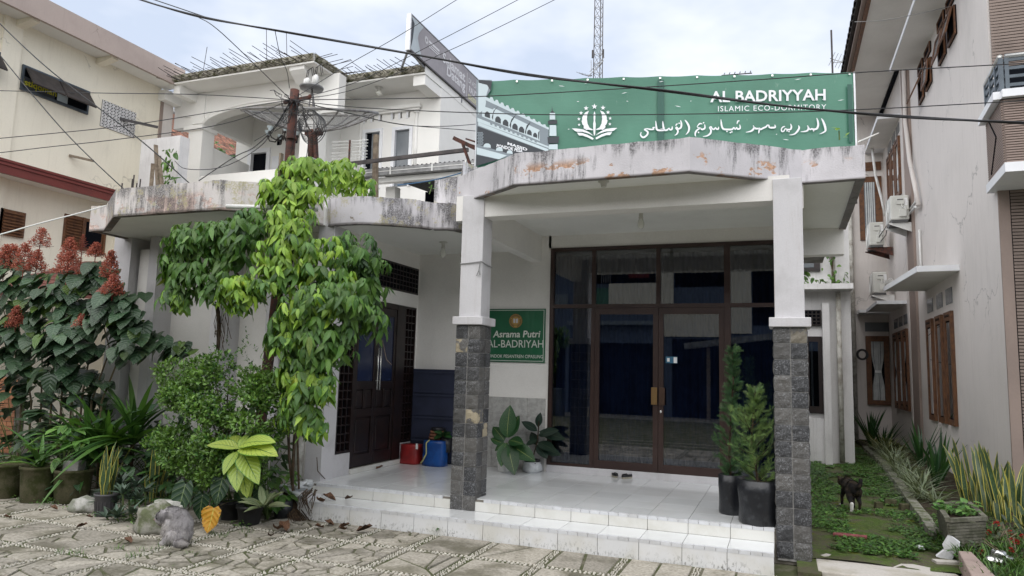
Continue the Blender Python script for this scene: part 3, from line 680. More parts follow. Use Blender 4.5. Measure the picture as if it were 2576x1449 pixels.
for i in range(1, 17): y = lerp(8.26, 9.90, i/17); wpart('bar', B(XD-.005, XD+.018, y-.007, y+.007, 2.936, 3.294), 'dark_wood', vt)
for j in range(1, 5): z = lerp(2.936, 3.294, j/5); wpart('bar', B(XD-.005, XD+.016, 8.262, 9.898, z-.006, z+.006), 'dark_wood', vt)
# --- glazed front with aluminium doors (plane y = 9.95)
wpart('sill_strip', B(-3.21, .16, 9.93, 10.06, FZ-.005, .418), 'white_paint', bevel=.006)
gw = wpart('window_wall', B(-3.207, -3.150, 9.93, 10.01, .418, 3.587), 'brown_aluminium')
AF = 'brown_aluminium'
for x0, x1, z0, z1 in ((-3.150, .16, 3.535, 3.588), (-3.150, .16, 2.688, 2.742), (-3.150, -2.57, .418, .455), (-.64, .16, .418, .455)):
    wpart('rail', B(x0, x1, 9.934, 10.008, z0, z1), AF, gw)
for x0, x1 in ((-2.572, -2.518), (-.722, -.640)): wpart('mullion', B(x0, x1, 9.932, 10.01, .418, 3.535), AF, gw)
wpart('mullion', B(-1.640, -1.582, 9.932, 10.01, 2.742, 3.535), AF, gw)
for x0, x1, z0, z1 in ((-3.15, -2.572, 2.742, 3.535), (-2.518, -1.64, 2.742, 3.535), (-1.582, -.722, 2.742, 3.535), (-.64, .16, 2.742, 3.535), (-3.15, -2.572, .455, 2.688), (-.64, .16, .455, 2.688)):
    wpart('pane', MB().quad((x0, 9.972, z0), (x1, 9.972, z0), (x1, 9.972, z1), (x0, 9.972, z1)), 'door_glass', gw)
for x0, x1 in ((-2.516, -1.612), (-1.606, -.724)):
    m_ = MB()
    for a, b, z0, z1 in ((x0, x0+.066, .402, 2.686), (x1-.07, x1, .402, 2.686)): m_.box(a, b, 9.940, 9.995, z0, z1)
    for z0, z1 in ((.402, .530), (2.595, 2.685)): m_.box(x0+.066, x1-.07, 9.941, 9.994, z0, z1)
    d_ = wpart('glass_door', m_, AF)
    wpart('pane', MB().quad((x0+.066, 9.968, .53), (x1-.07, 9.968, .53), (x1-.07, 9.968, 2.595), (x0+.066, 9.968, 2.595)), 'door_glass', d_)
    hx = x1-.035 if x0 < -2 else x0+.035
    wpart('push_plate', B(hx-.052, hx+.030, 9.895, 9.925, 1.34, 1.575) if x0 < -2 else B(hx-.02, hx+.058, 9.895, 9.925, 1.335, 1.575), 'brass' if x0 < -2 else 'bronze', d_, bevel=.004)
    for z_ in (1.39, 1.53): wpart('bracket', B(hx-.01, hx+.012, 9.925, 9.942, z_-.012, z_+.012), 'bronze', d_)
    if x0 > -2:
        wpart('lock', MB().lathe([(.016, 0), (.016, .006), (.008, .008)], (0, 0, 0), 12), 'chrome', d_)
        lk = [o for o in col.objects if o.name.startswith('lock')][-1]; lk.rotation_euler = (PI/2, 0, 0); lk.location = Vector((-1.572, 9.941, 1.245))-parent_loc(d_)
        wpart('notice_sticker', B(-1.51, -1.35, 9.962, 9.966, 1.915, 2.005), 'sticker_blue', d_); wpart('notice_panel', B(-1.40, -1.355, 9.9595, 9.9635, 1.918, 1.998), 'label_white', d_); wpart('notice_mark', B(-1.49, -1.455, 9.9595, 9.9635, 1.935, 1.985), 'label_white', d_)
# interior: dark room with curtains
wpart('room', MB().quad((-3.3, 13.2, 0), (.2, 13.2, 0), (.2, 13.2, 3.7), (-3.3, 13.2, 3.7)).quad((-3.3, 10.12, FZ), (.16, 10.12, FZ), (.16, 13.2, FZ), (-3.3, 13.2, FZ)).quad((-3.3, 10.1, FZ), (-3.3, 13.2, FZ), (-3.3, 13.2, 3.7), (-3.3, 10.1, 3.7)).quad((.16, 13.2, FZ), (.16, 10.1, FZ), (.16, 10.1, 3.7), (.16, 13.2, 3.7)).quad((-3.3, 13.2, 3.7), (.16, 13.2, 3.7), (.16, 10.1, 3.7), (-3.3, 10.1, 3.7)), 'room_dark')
def curtain(x0, x1, y, z0, z1, m, parent, amp=.03, waves=6, pinch=None, name='curtain'):
    mb = MB(); n = waves*6; k = 12
    for j in range(k+1):
        z = lerp(z0, z1, j/k); sx = 1.
        if pinch is not None: sx = 1-.45*math.exp(-((z-pinch)/(.16*(z1-z0)))**2)
        for i in range(n+1):
            t = i/n; xc = (x0+x1)/2; mb.v.append((xc+(t-.5)*(x1-x0)*sx, y+amp*math.sin(t*waves*2*PI)+amp*.4*math.sin(t*waves*4.7+j*.2), z))
    for j in range(k):
        for i in range(n): a = j*(n+1)+i; mb.face((a, a+1, a+n+2, a+n+1))
    return mb.build(name, m, parent, smooth=True)
for a, b in ((-3.16, -2.55), (-2.5, -1.62), (-1.6, -.70), (-.66, .14)): curtain(a, b, 10.16, .36, 3.5, 'curtain_dark', dorm, .035, 9)
# ================================================================ lettering
_txt = {}
def text_tpl(s_, bold=0., shear=0., space=1.):
    cu = bpy.data.curves.new('t', 'FONT'); cu.body = s_; cu.size = 1; cu.offset = bold; cu.shear = shear; cu.space_character = space; cu.resolution_u = 3; cu.fill_mode = 'FRONT'
    o = bpy.data.objects.new('t', cu); col.objects.link(o); bpy.context.view_layer.update()
    me = bpy.data.meshes.new_from_object(o.evaluated_get(bpy.context.evaluated_depsgraph_get()))
    vs = [(v.co.x, v.co.y) for v in me.vertices]; fs = [tuple(p.vertices) for p in me.polygons]
    bpy.data.objects.remove(o); bpy.data.curves.remove(cu); bpy.data.meshes.remove(me)
    x0 = min(v[0] for v in vs); x1 = max(v[0] for v in vs); y0 = min(v[1] for v in vs); y1 = max(v[1] for v in vs)
    return [((x-x0)/(x1-x0), (y-y0)/(y1-y0)) for x, y in vs], fs
def text_on(s_, O, U, V, m, parent, name='lettering', bold=0., shear=0., space=1.):   # fit into O + U*x + V*y
    vs, fs = text_tpl(s_, bold, shear, space); mb = MB(); mb.v = [tuple(O+U*x+V*y) for x, y in vs]; mb.f = fs; mb.uv = [None]*len(fs); mb.rn = [None]*len(fs)
    return mb.build(name, m, parent)
def ribbon(mb, pts):                              # pts: (Vector, width) in a plane with axes
    pass
# ================================================================ green rooftop banner
BO = Vector((-3.70, 8.20, 0)); BE = Vector((.885, 9.34, 0)); BU = (BE-BO).normalized(); BN = Vector((BU.y, -BU.x, 0)); BL = (BE-BO).length
def bpt(px, py, off=.012):                        # survey point on the banner plane
    d = ray(px, py); t = ((BO-CAM).dot(BN))/(d.dot(BN)); return CAM+d*t+BN*(off+.016)
ban = thing('rooftop_banner', 'long green rooftop banner reading AL BADRIYYAH ISLAMIC ECO-DORMITORY with white emblem', 'banner', (-1.4, 8.8, 3.9))
mb = MB(); nu, nv = 60, 14
for j in range(nv+1):
    for i in range(nu+1):
        u = BL*i/nu; z = 4.12+(5.567-4.12)*j/nv; ww = .018*mnoise.noise(Vector((u*1.1, z*1.5, 0)))+.006*mnoise.noise(Vector((u*3.5, z*1.2, 4)))*(1 if 0 < j < nv else .3)+.006*math.sin(u*5+z)*(j/nv)**4
        if j == nv: z -= .012*abs(math.sin(u*PI/.47))
        mb.v.append(tuple(BO+BU*u+BN*ww+Vector((0, 0, z))))
for j in range(nv):
    for i in range(nu): a = j*(nu+1)+i; mb.face((a, a+1, a+nu+2, a+nu+1))
mb.build('banner_sheet', 'banner_green', ban, smooth=True)
m_ = MB()
for u in (.0, BL*.33, BL*.66, BL): m_.bar(BO+BU*u-BN*.05+Vector((0,0,3.90)), BO+BU*u-BN*.05+Vector((0,0,5.55)), .04, .04)
m_.bar(BO-BN*.05+Vector((0,0,5.54)), BE-BN*.05+Vector((0,0,5.54)), .04, .04); m_.bar(BO-BN*.05+Vector((0,0,4.2)), BE-BN*.05+Vector((0,0,4.2)), .04, .04)
m_.build('steel_frame', 'dark_steel', ban)
edge_ = MB().bar(BE+BU*.012+Vector((0,0,4.1)), BE+BU*.012+Vector((0,0,5.56)), .02, .02); edge_.build('white_hem', 'text_white', ban); MB().bar(BO-BU*.012+Vector((0,0,4.12)), BO-BU*.012+Vector((0,0,5.55)), .016, .016).build('white_hem', 'text_white', ban)
def bpoly(pts, m, name, off=.012, sub=None):
    mb = MB(); mb.v = [tuple(bpt(x, y, off)) for x, y in pts]; mb.face(range(len(pts))); return mb.build(name, m, ban)
def zs(ox, oy, s_, pts): return [((ox+x*s_)*.62891, (oy+y*s_)*.62891) for x, y in pts]
zb = lambda pts: zs(1880, 300, .31056, pts); ztx = lambda pts: zs(2520, 320, .34938, pts)
bpoly(ztx([(312, 8), (388, 8), (388, 700), (312, 700)]), 'banner_dark_band', 'dark_stripe', .0125)
bpoly(ztx([(2478, 60), (2530, 60), (2545, 720), (2500, 720)]), 'banner_dark_band', 'dark_stripe', .0125)
# emblem: stars, crescent wings, spire, open book
def star(cx, cy, r):
    return [(cx+(r if k % 2 == 0 else r*.42)*math.sin(k*PI/5), cy-(r if k % 2 == 0 else r*.42)*math.cos(k*PI/5)) for k in range(10)]
emb = MB()
def eadd(pts):
    n = len(emb.v); emb.v += [tuple(bpt(x, y, .016)) for x, y in zb(pts)]; emb.face(range(n, n+len(pts)))
for cx, cy, r in ((1603,418,38),(1496,440,33),(1713,434,33),(1431,501,27),(1777,492,27),(1403,578,23),(1805,569,23),(1406,652,21),(1801,643,21)): eadd(star(cx, cy, r))
wing = [(1533,472),(1512,520),(1506,580),(1515,640),(1540,690),(1575,708),(1590,718),(1560,722),(1520,715),(1500,722),(1478,705),(1462,684),(1468,668),(1448,645),(1436,600),(1446,596),(1446,560),(1460,525),(1490,490)]
for k in range(len(wing)-1): pass
eadd(wing[:8]+wing[8:]); eadd([(3208-x, y-4) for x, y in wing][::-1])
eadd([(1603,478),(1612,500),(1615,560),(1612,600),(1620,640),(1616,720),(1612,770),(1602,798),(1593,770),(1588,715),(1586,640),(1594,600),(1591,560),(1595,500)])
for pts in ([(1312,698),(1375,700),(1460,712),(1530,745),(1596,796),(1530,765),(1450,742),(1380,742),(1355,732)], [(1378,752),(1440,756),(1510,778),(1594,826),(1580,846),(1520,815),(1450,790),(1405,790)]):
    eadd(pts); eadd([(3208-x, y-6) for x, y in pts][::-1])
emb.build('emblem', 'text_white', ban)
# calligraphic line, drawn as nib strokes
ar = MB()
def stroke(pts):
    P_ = []
    for i in range(len(pts)-1):
        p0 = pts[max(i-1, 0)]; p1 = pts[i]; p2 = pts[i+1]; p3 = pts[min(i+2, len(pts)-1)]
        for q in range(6):
            t = q/6; P_.append(tuple(.5*((2*p1[e])+(p2[e]-p0[e])*t+(2*p0[e]-5*p1[e]+4*p2[e]-p3[e])*t*t+(3*p1[e]-p0[e]-3*p2[e]+p3[e])*t**3) for e in range(3)))
    P_.append(pts[-1]); L, R_ = [], []
    for i, p in enumerate(P_):
        a = P_[max(i-1, 0)]; b = P_[min(i+1, len(P_)-1)]; dx, dy = b[0]-a[0], b[1]-a[1]; d = math.hypot(dx, dy) or 1; h = max(p[2]*1.35, 3)*.55
        L.append((p[0]-dy/d*h, p[1]+dx/d*h)); R_.append((p[0]+dy/d*h, p[1]-dx/d*h))
    n = len(ar.v); k = len(P_); ar.v += [tuple(bpt(x, y, .0165)) for x, y in ztx(L)]+[tuple(bpt(x, y, .0165)) for x, y in ztx(R_)]
    for i in range(k-1): ar.face((n+i, n+i+1, n+k+i+1, n+k+i))
for s_ in (
 [(2180,450,4),(2200,480,14),(2222,540,18),(2228,590,14),(2195,615,9),(2160,628,3)],
 [(2128,445,4),(2140,480,13),(2145,530,15),(2130,565,15),(2100,575,14),(2070,570,12),(2050,575,10),(2022,530,6),(2035,562,14),(2020,590,13),(1985,600,9),(1945,602,3)],
 [(1920,530,5),(1928,560,14),(1905,600,14),(1870,630,10),(1815,640,3)],
 [(1830,512,5),(1840,545,12),(1828,575,13),(1795,577,10),(1770,570,8),(1752,596,9),(1730,598,9),(1727,570,9),(1745,548,9),(1768,540,4)],
 [(1650,522,5),(1655,550,12),(1620,556,14),(1590,552,12),(1582,530,9),(1565,528,9),(1552,545,12),(1520,560,13),(1488,575,12),(1476,560,8),(1470,600,11),(1465,622,3)],
 [(1476,562,6),(1440,567,13),(1415,552,10),(1405,530,5),(1410,565,14),(1380,595,12),(1320,608,3)],
 [(1250,520,5),(1255,560,12),(1228,572,12),(1215,552,6),(1200,572,12),(1182,552,6),(1165,574,13),(1110,576,13),(1065,570,14),(1046,540,13),(1040,500,12),(1036,462,4)],
 [(1248,478,5),(1230,482,11),(1218,515,5)],
 [(1010,545,5),(1005,570,12),(985,571,10),(975,553,6),(960,572,12),(938,570,9),(925,547,10),(908,556,10),(922,585,13),(915,620,14),(880,648,10),(830,656,3)],
 [(850,518,5),(852,560,12),(822,576,12),(800,560,9),(765,548,5),(795,510,11),(825,515,5)],
 [(808,560,6),(775,575,11),(748,605,13),(742,640,9),(752,655,4)],
 [(625,468,5),(650,500,14),(672,550,15),(665,600,12),(635,635,4)],
 [(575,470,5),(585,510,13),(580,552,13),(550,570,11),(533,550,9),(522,562,9),(545,590,13),(535,625,11),(508,645,3)],
 [(545,512,5),(528,518,9),(522,538,5)],
 [(480,540,5),(478,570,12),(455,580,10),(445,560,6),(425,580,12),(400,585,12),(382,560,13),(376,520,12),(372,482,4)],
 [(388,586,10),(330,586,14),(305,575,14),(298,540,13),(292,478,4)],
 [(285,552,5),(262,556,11),(268,574,10),(230,575,11),(195,568,9),(163,578,9),(200,602,13),(192,640,13),(150,667,13),(120,640,10),(127,605,4)]): stroke(s_)
for x, y in ((2093,592),(1790,592),(1812,600),(1105,598),(1143,612),(1160,604),(838,500),(780,610),(560,505)):
    n = len(ar.v); ar.v += [tuple(bpt(a, b, .0165)) for a, b in ztx([(x-11, y), (x, y-10), (x+11, y), (x, y+10)])]; ar.face((n, n+1, n+2, n+3))
ar.build('arabic_lettering', 'text_white', ban)
def btext(s_, x0, y0, x1, y1, x2, y2, **k):       # bottom-left, bottom-right, top-left in text zoom coordinates
    a = bpt(*ztx([(x0, y0)])[0], .0165); b = bpt(*ztx([(x1, y1)])[0], .0165); c = bpt(*ztx([(x2, y2)])[0], .0165)
    return text_on(s_, a, b-a, c-a, 'text_white', ban, **k)
btext('AL BADRIYYAH', 914, 266, 2232, 243, 914, 140, bold=.022, space=1.02)
btext('ISLAMIC ECO-DORMITORY', 1003, 370, 2238, 350, 1003, 310, space=1.16)
rsc = random.Random(77)
for k in range(34):
    u = rsc.uniform(1.0, BL-.1); z = rsc.uniform(4.3, 5.5); a = rsc.uniform(-.3, .3); L_ = rsc.uniform(.008, .045); c = BO+BU*u+BN*.036+Vector((0, 0, z)); d = BU*math.cos(a)+Vector((0, 0, math.sin(a))); MB().plate([c-d*L_, c-d*L_*.2+Vector((0,0,-.004)), c+d*L_, c+d*L_*.1+Vector((0,0,.005))], BN*.001).build('scuff_mark', 'text_white', ban)
# printed view of a mosque at the left end (flat print)
def print_poly(pts, m, off, name='mosque_print'):
    return bpoly(zb(pts), m, name, off)
print_poly([(85,70),(285,75),(275,200),(215,290),(1015,700),(1015,1010),(560,1040),(85,1180)], 'print_mid', .0128)
print_poly([(110,95),(250,120),(240,190),(205,300),(215,420),(110,520)], 'print_pale', .0134)
print_poly([(115,75),(290,90),(270,215),(225,140),(115,110)], 'print_dark', .0140)
print_poly([(200,290),(1020,690),(1015,715),(195,330)], 'print_pale', .0140)
print_poly([(160,380),(300,430),(900,720),(900,860),(160,545)], 'print_pale', .0136)
print_poly([(215,345),(340,400),(300,455),(200,420)], 'print_mid', .0142)
print_poly([(100,560),(1015,930),(1015,950),(100,610)], 'print_pale', .0142); print_poly([(110,615),(1010,965),(1010,1000),(110,660)], 'print_pale', .0142)
for x, y, h in ((228,522,85),(365,588,92),(462,628,90),(583,678,88),(667,716,86),(768,752,74),(842,786,66)):
    w_ = h*.40; print_poly([(x-w_, y+h*.42-w_*.4), (x-w_, y-h*.15), (x-w_*.5, y-h*.45), (x, y-h*.5), (x+w_*.5, y-h*.38), (x+w_, y-h*.05), (x+w_, y+h*.55)], 'print_dark', .0148)
for a, b, c in (((375,405),(300,590),(285,560)), ((600,515),(530,700),(512,660)), ((785,610),(725,780),(710,750)), ((930,690),(890,850),(880,820))):
    print_poly([a, (a[0]-50, a[1]+60), c, b, (b[0]+8, b[1]-120)], 'print_dark', .0146)
for k in range(11): x = 278+k*57; y = 632+k*22.5; print_poly([(x-14, y-18), (x+14, y-8), (x+14, y+26), (x-14, y+16)], 'print_mid', .0148)
for k in range(11): x = 285+k*68; y = 312+k*35; print_poly([(x-30, y+5), (x-15, y-18), (x+8, y-14), (x+28, y+32)], 'print_pale', .0146)
print_poly([(100,670),(1000,1000),(640,1010),(560,1040),(90,900)], 'print_dark', .0141)
for x, y, r in ((225,930,48),(382,975,44),(515,1010,38)): print_poly([(x-r, y+8)]+[(x-r*math.cos(t*PI/8), y-r*.85*math.sin(t*PI/8)) for t in range(1, 8)]+[(x+r, y+18)], 'print_pale', .0150)
print_poly([(90,940),(480,1045),(380,1095),(90,1030)], 'print_pale', .0147); print_poly([(88,1035),(370,1098),(88,1180)], 'print_dark', .0147)
for r in range(9):
    for c_ in range(3): x = 100+c_*24+(r % 2)*10; y = 745+r*19; print_poly([(x, y), (x+20, y), (x+19, y+15), (x-1, y+15)], 'print_mid', .0149)
mn = [((1030,500),(1098,500),(1100,585),(1028,585),'print_pale'),((1005,600),(1125,590),(1122,640),(1010,645),'print_dark'),((1028,655),(1112,655),(1116,795),(1024,795),'print_pale'),((1000,810),(1150,800),(1140,890),(1005,890),'print_dark'),((1018,905),(1130,900),(1132,968),(1015,968),'print_pale')]
for a, b, c, d, m_n in mn: print_poly([a, b, c, d], m_n, .0152)
print_poly([(1035,500),(1060,462),(1096,500)], 'print_dark', .0152); print_poly([(1054,462),(1059,405),(1064,462)], 'print_dark', .0152)
def ptext(s_, p0, p1, p2, m='text_white', **k):
    a, b, c = (bpt(*zb([q])[0], .0156) for q in (p0, p1, p2)); return text_on(s_, a, b-a, c-a, m, ban, **k)
ptext('MASJID', (482,918), (735,1000), (490,872), bold=.03); ptext('PONDOK PESA', (345,940), (680,1012), (352,898), bold=.03)
for k in range(11):
    e = MB(); c = BO+BU*(BL*(.01+.098*k))+BN*.016+Vector((0,0,5.535)); e.obox(c, BU, Vector((0,0,1)), BN, .012, .012, .004); e.build('eyelet', 'chrome', ban)
# ================================================================ small green sign by the glass doors
sg = thing('hanging_sign', 'small green cloth sign Asrama Putri AL-BADRIYAH beside the glass doors', 'sign', (-3.9, 9.93, 1.88))
SX0, SX1, SZ0, SZ1 = -4.48, -3.262, 1.878, 2.680; mb = MB(); nu = 24
for j in range(9):
    for i in range(nu+1):
        x = lerp(SX0, SX1, i/nu); z = lerp(SZ0, SZ1, j/8); mb.v.append((x, 9.925-.004*mnoise.noise(Vector((x*6, z*2, 0))), z))
for j in range(8):
    for i in range(nu): a = j*(nu+1)+i; mb.face((a, a+1, a+nu+2, a+nu+1))
mb.build('sign_cloth', 'sign_green', sg, smooth=True)
for x0, x1, z0, z1 in ((SX0+.02, SX1-.02, SZ1-.026, SZ1-.018), (SX0+.02, SX1-.02, SZ0+.018, SZ0+.026), (SX1-.028, SX1-.02, SZ0+.026, SZ1-.026), (SX0+.02, SX0+.028, SZ0+.026, SZ1-.026)): B(x0, x1, 9.912, 9.914, z0, z1).build('border', 'text_soft', sg)
spt = lambda x, y: at((1940+x*.16561)*.62891, (1220+y*.16561)*.62891, Y=9.912)
for s_, a, b, c, k in (('Asrama Putri', (190,785), (1335,785), (195,620), dict(bold=.02, shear=.12)), ('AL-BADRIYAH', (60,1022), (1410,1030), (62,845), dict(bold=.006)), ('PONDOK PESANTREN CIPASUNG', (40,1268), (1398,1290), (44,1190), dict(bold=.008))):
    A, B_, C_ = spt(*a), spt(*b), spt(*c); text_on(s_, A, B_-A, C_-A, 'text_soft', sg, **k)
ec = spt(740, 385); er = (spt(900, 385)-ec).length
def disc(r0, r1, m, y, name, n=28):
    mb = MB(); cz = ec.z; cx = ec.x
    for i in range(n):
        a0, a1 = 2*PI*i/n, 2*PI*(i+1)/n; mb.quad((cx+r0*math.cos(a0), y, cz+r0*math.sin(a0)), (cx+r1*math.cos(a0), y, cz+r1*math.sin(a0)), (cx+r1*math.cos(a1), y, cz+r1*math.sin(a1)), (cx+r0*math.cos(a1), y, cz+r0*math.sin(a1)))
    return mb.build(name, m, sg)
disc(0, er, 'emblem_gold', 9.9135, 'emblem'); disc(er*.93, er*.97, 'emblem_dark', 9.912, 'emblem_ring'); disc(er*.60, er*.64, 'emblem_dark', 9.912, 'emblem_ring')
for k in range(30):
    a = PI*.5+(k-14.5)*.19
    if k in (9, 20): continue
    mb = MB(); rr = er*.78; c = Vector((ec.x+rr*math.cos(a), 9.912, ec.z+rr*math.sin(a))); t_ = Vector((-math.sin(a), 0, math.cos(a))); r_ = Vector((math.cos(a), 0, math.sin(a))); mb.obox(c, t_, r_, Vector((0,1,0)), er*.045, er*.085, .0008); mb.build('emblem_letter', 'emblem_dark', sg)
for sgn in (-1, 1): MB().plate([(ec.x+sgn*.006, 9.912, ec.z-er*.30), (ec.x+sgn*er*.34, 9.912, ec.z-er*.26), (ec.x+sgn*er*.34, 9.912, ec.z+er*.34), (ec.x+sgn*.006, 9.912, ec.z+er*.30)][::sgn], (0, -.001, 0)).build('emblem_page', 'emblem_page', sg)
# ================================================================ grey welcome board on the upper roof edge (plane x = -8.43)
XB = -8.43; wb = thing('welcome_board', 'grey Selamat Datang board in white metal frame on the unfinished roof', 'sign board', (XB, 16.4, 9.3))
def wpx(px, py): return at(px, py, X=XB)
za = lambda pts: zs(1024, 0, .39752, pts)
Y_0, Y_1, Z_0, Z_1 = 14.42, 18.9, 9.50, 10.38
B(XB, XB+.05, Y_0, Y_1, Z_0, Z_1).build('board_face', 'board_print', wb)
B(XB-.06, XB+.056, Y_0-.05, Y_0-.001, Z_0-.03, Z_1+.03).build('board_edge', 'white_trim', wb)
B(XB-.05, XB+.058, Y_0, Y_1, Z_0-.04, Z_0-.002).build('board_edge', 'dark_steel', wb); B(XB-.05, XB+.058, Y_0, Y_1, Z_1+.002, Z_1+.03).build('board_edge', 'galvanised', wb)
mb = MB(); mb.v = [(XB+.054, Y_0+.02, Z_0+.02), (XB+.054, Y_0+.02, Z_1-.02), (XB+.054, Y_0+.62, Z_1-.02), (XB+.054, Y_0+.40, Z_0+.6), (XB+.054, Y_0+.35, Z_0+.45), (XB+.054, Y_0+.42, Z_0+.3), (XB+.054, Y_0+.60, Z_0+.02)]; mb.face(range(7)); mb.build('print_panel', 'board_print_pale', wb)
mb = MB(); mb.v = [(XB+.055, Y_0+.02, Z_0+.02), (XB+.055, Y_0+.02, Z_1-.05), (XB+.055, Y_0+.16, Z_1-.15), (XB+.055, Y_0+.10, Z_0+.3)]; mb.face(range(4)); mb.build('print_panel', 'print_dark', wb)
def ytext(s_, y0, y1, z0, z1, m='text_board', **k):
    text_on(s_, Vector((XB+.056, y0, z0)), Vector((0, y1-y0, 0)), Vector((0, 0, z1-z0)), m, wb, **k)
ytext('Selamat', 16.13, 17.60, 9.93, 10.22, bold=.03); ytext('Datang', 16.42, 17.62, 9.59, 9.95, bold=.03); ytext('DI ASRAMA', 17.83, 18.86, 10.03, 10.18, bold=.01); ytext('RAUDHAH', 17.88, 18.86, 9.76, 9.96, bold=.03)
B(XB+.052, XB+.057, 17.72, 17.735, 9.56, 10.28).build('print_line', 'text_board', wb); B(XB+.052, XB+.0555, 17.85, 18.8, 9.56, 9.70).build('print_panel', 'print_cream', wb); ytext('PONDOK', 17.9, 18.7, 9.585, 9.68, 'print_mid')
for r0, r1 in ((.085, .10), (.045, .075)):
    mb = MB()
    for i in range(20):
        a0, a1 = 2*PI*i/20, 2*PI*(i+1)/20; mb.quad(*[(XB+.056, 15.22+r*math.cos(a), 10.10+r*math.sin(a)) for r, a in ((r0, a0), (r1, a0), (r1, a1), (r0, a1))])
    mb.build('print_seal', 'text_board', wb)
for k in range(3): B(XB+.052, XB+.057, 15.36, 15.95, 10.10-.06*k, 10.13-.06*k-(0 if k else -.03)).build('print_line', 'text_board', wb)
mb = MB().bar((XB-.02, Y_0+.02, Z_0-.02), (XB-.75, 15.35, 9.42), .05, .05); mb.build('strut', 'galvanised', wb); MB().bar((XB, Y_0+.3, Z_0-.02), (XB-.02, 15.3, 9.40), .05, .05).build('strut', 'galvanised', wb); MB().bar((XB, 17.5, Z_0-.02), (XB, 17.5, 9.30), .05, .05).build('strut', 'galvanised', wb)
# ================================================================ WHITE HOUSE BEHIND (unfinished roof slab with rebar)
wh = thing('white_house', 'white two storey house with arched balcony and unfinished roof slab bristling with rebar', 'house', (-11.5, 16, 0))
def hp(name, mb, m, parent=wh, **k): return mb.build(name, m, parent, **k)
YA, YR, SO = 14.60, 16.25, 9.25             # arch wall, window wall, soffit height
# roof slab with a jog
RP = [(-15.55, 13.88), (-10.78, 13.87), (-10.75, 15.28), (-8.42, 15.30), (-8.42, 19.0), (-15.55, 19.0)]
rf = hp('roof_slab', MB().prism(RP, SO, SO+.235), 'white_house_paint')
# rough broken edge
def rough_edge(a, b, z0, z1, out):
    a = Vector((*a, 0)); b = Vector((*b, 0)); L = (b-a).length; k = int(L/.06); mb = MB(); r = random.Random(int(L*100)); d = (b-a)/L; n = Vector((d.y, -d.x, 0))*out
    rows = 5
    for q in range(k+1):
        for j in range(rows):
            t = j/(rows-1); o = .02+r.uniform(0, .06)*(1 if 0 < j < rows-1 else .4); mb.v.append(tuple(a+d*(L*q/k)+n*o+Vector((0, 0, lerp(z0+.06, z1-.03+.04*r.random(), t)))))
    for q in range(k):
        for j in range(rows-1): i_ = q*rows+j; mb.face((i_, i_+rows, i_+rows+1, i_+1))
    s0 = len(mb.v)
    for q in range(k+1): mb.v.append(tuple(a+d*(L*q/k)+Vector((0, 0, z1+.02)))); mb.v.append(tuple(a+d*(L*q/k)+Vector((0, 0, z0+.04))))
    for q in range(k):
        mb.face((q*rows+rows-1, (q+1)*rows+rows-1, s0+2*q+2, s0+2*q)); mb.face((q*rows, s0+2*q+1, s0+2*q+3, (q+1)*rows))
    hp('broken_edge', mb, 'raw_slab_edge', rf)
rough_edge(RP[0], RP[1], SO, SO+.235, 1); rough_edge(RP[1], RP[2], SO, SO+.235, 1); rough_edge(RP[2], RP[3], SO, SO+.235, 1)
rb = bpy.data.meshes.new('rebar'); m_ = MB().tube([(0,0,0),(0,0,1)], .008, 5); rb.from_pydata(m_.v, [], m_.f); rb.materials.append(MT['rebar'])
rr = random.Random(11)
def rod(p, d, L): d = Vector(d).normalized(); q = d.to_track_quat('Z', 'Y').to_matrix().to_4x4(); inst('rebar', rb, rf, Matrix.Translation(p) @ q @ Matrix.Diagonal((1, 1, L, 1)))
x = -15.5
while x < -10.8:
    z = SO+.08+rr.random()*.13; rod((x, 13.92, z), (rr.uniform(-.22, .05), -1, rr.uniform(-.02, .10)), rr.uniform(.35, .95))
    if rr.random() < .55: rod((x+.03, 13.92, SO+.06), (rr.uniform(-.2, .1), -1, rr.uniform(-.12, .06)), rr.uniform(.3, .7))
    x += rr.uniform(.09, .17)
y = 13.95
while y < 15.2: rod((-10.8, y, SO+.1+rr.random()*.1), (1, rr.uniform(-.2, .1), rr.uniform(-.05, .12)), rr.uniform(.35, .75)); y += rr.uniform(.10, .18)
x = -10.7
while x < -8.5:
    rod((x, 15.32, SO+.1+rr.random()*.1), (rr.uniform(-.25, .02), -1, rr.uniform(-.02, .1)), rr.uniform(.35, .8)); 
    if rr.random() < .5: rod((x, 15.32, SO+.06), (rr.uniform(-.2, .1), -1, -.08), rr.uniform(.3, .6))
    x += rr.uniform(.10, .17)
for x, y, h in ((-14.6, 14.1, .85), (-12.35, 14.0, 1.0), (-11.75, 14.05, .85)): rod((x, y, SO+.2), (rr.uniform(-.12, .12), 0, 1), h)
for k in range(9): rod((-15.5+rr.random()*.1, 13.95+rr.random()*.6, SO-.05+rr.random()*.25), (-1, -.35+rr.random()*.3, rr.uniform(-.02, .16)), rr.uniform(.5, 1.1))
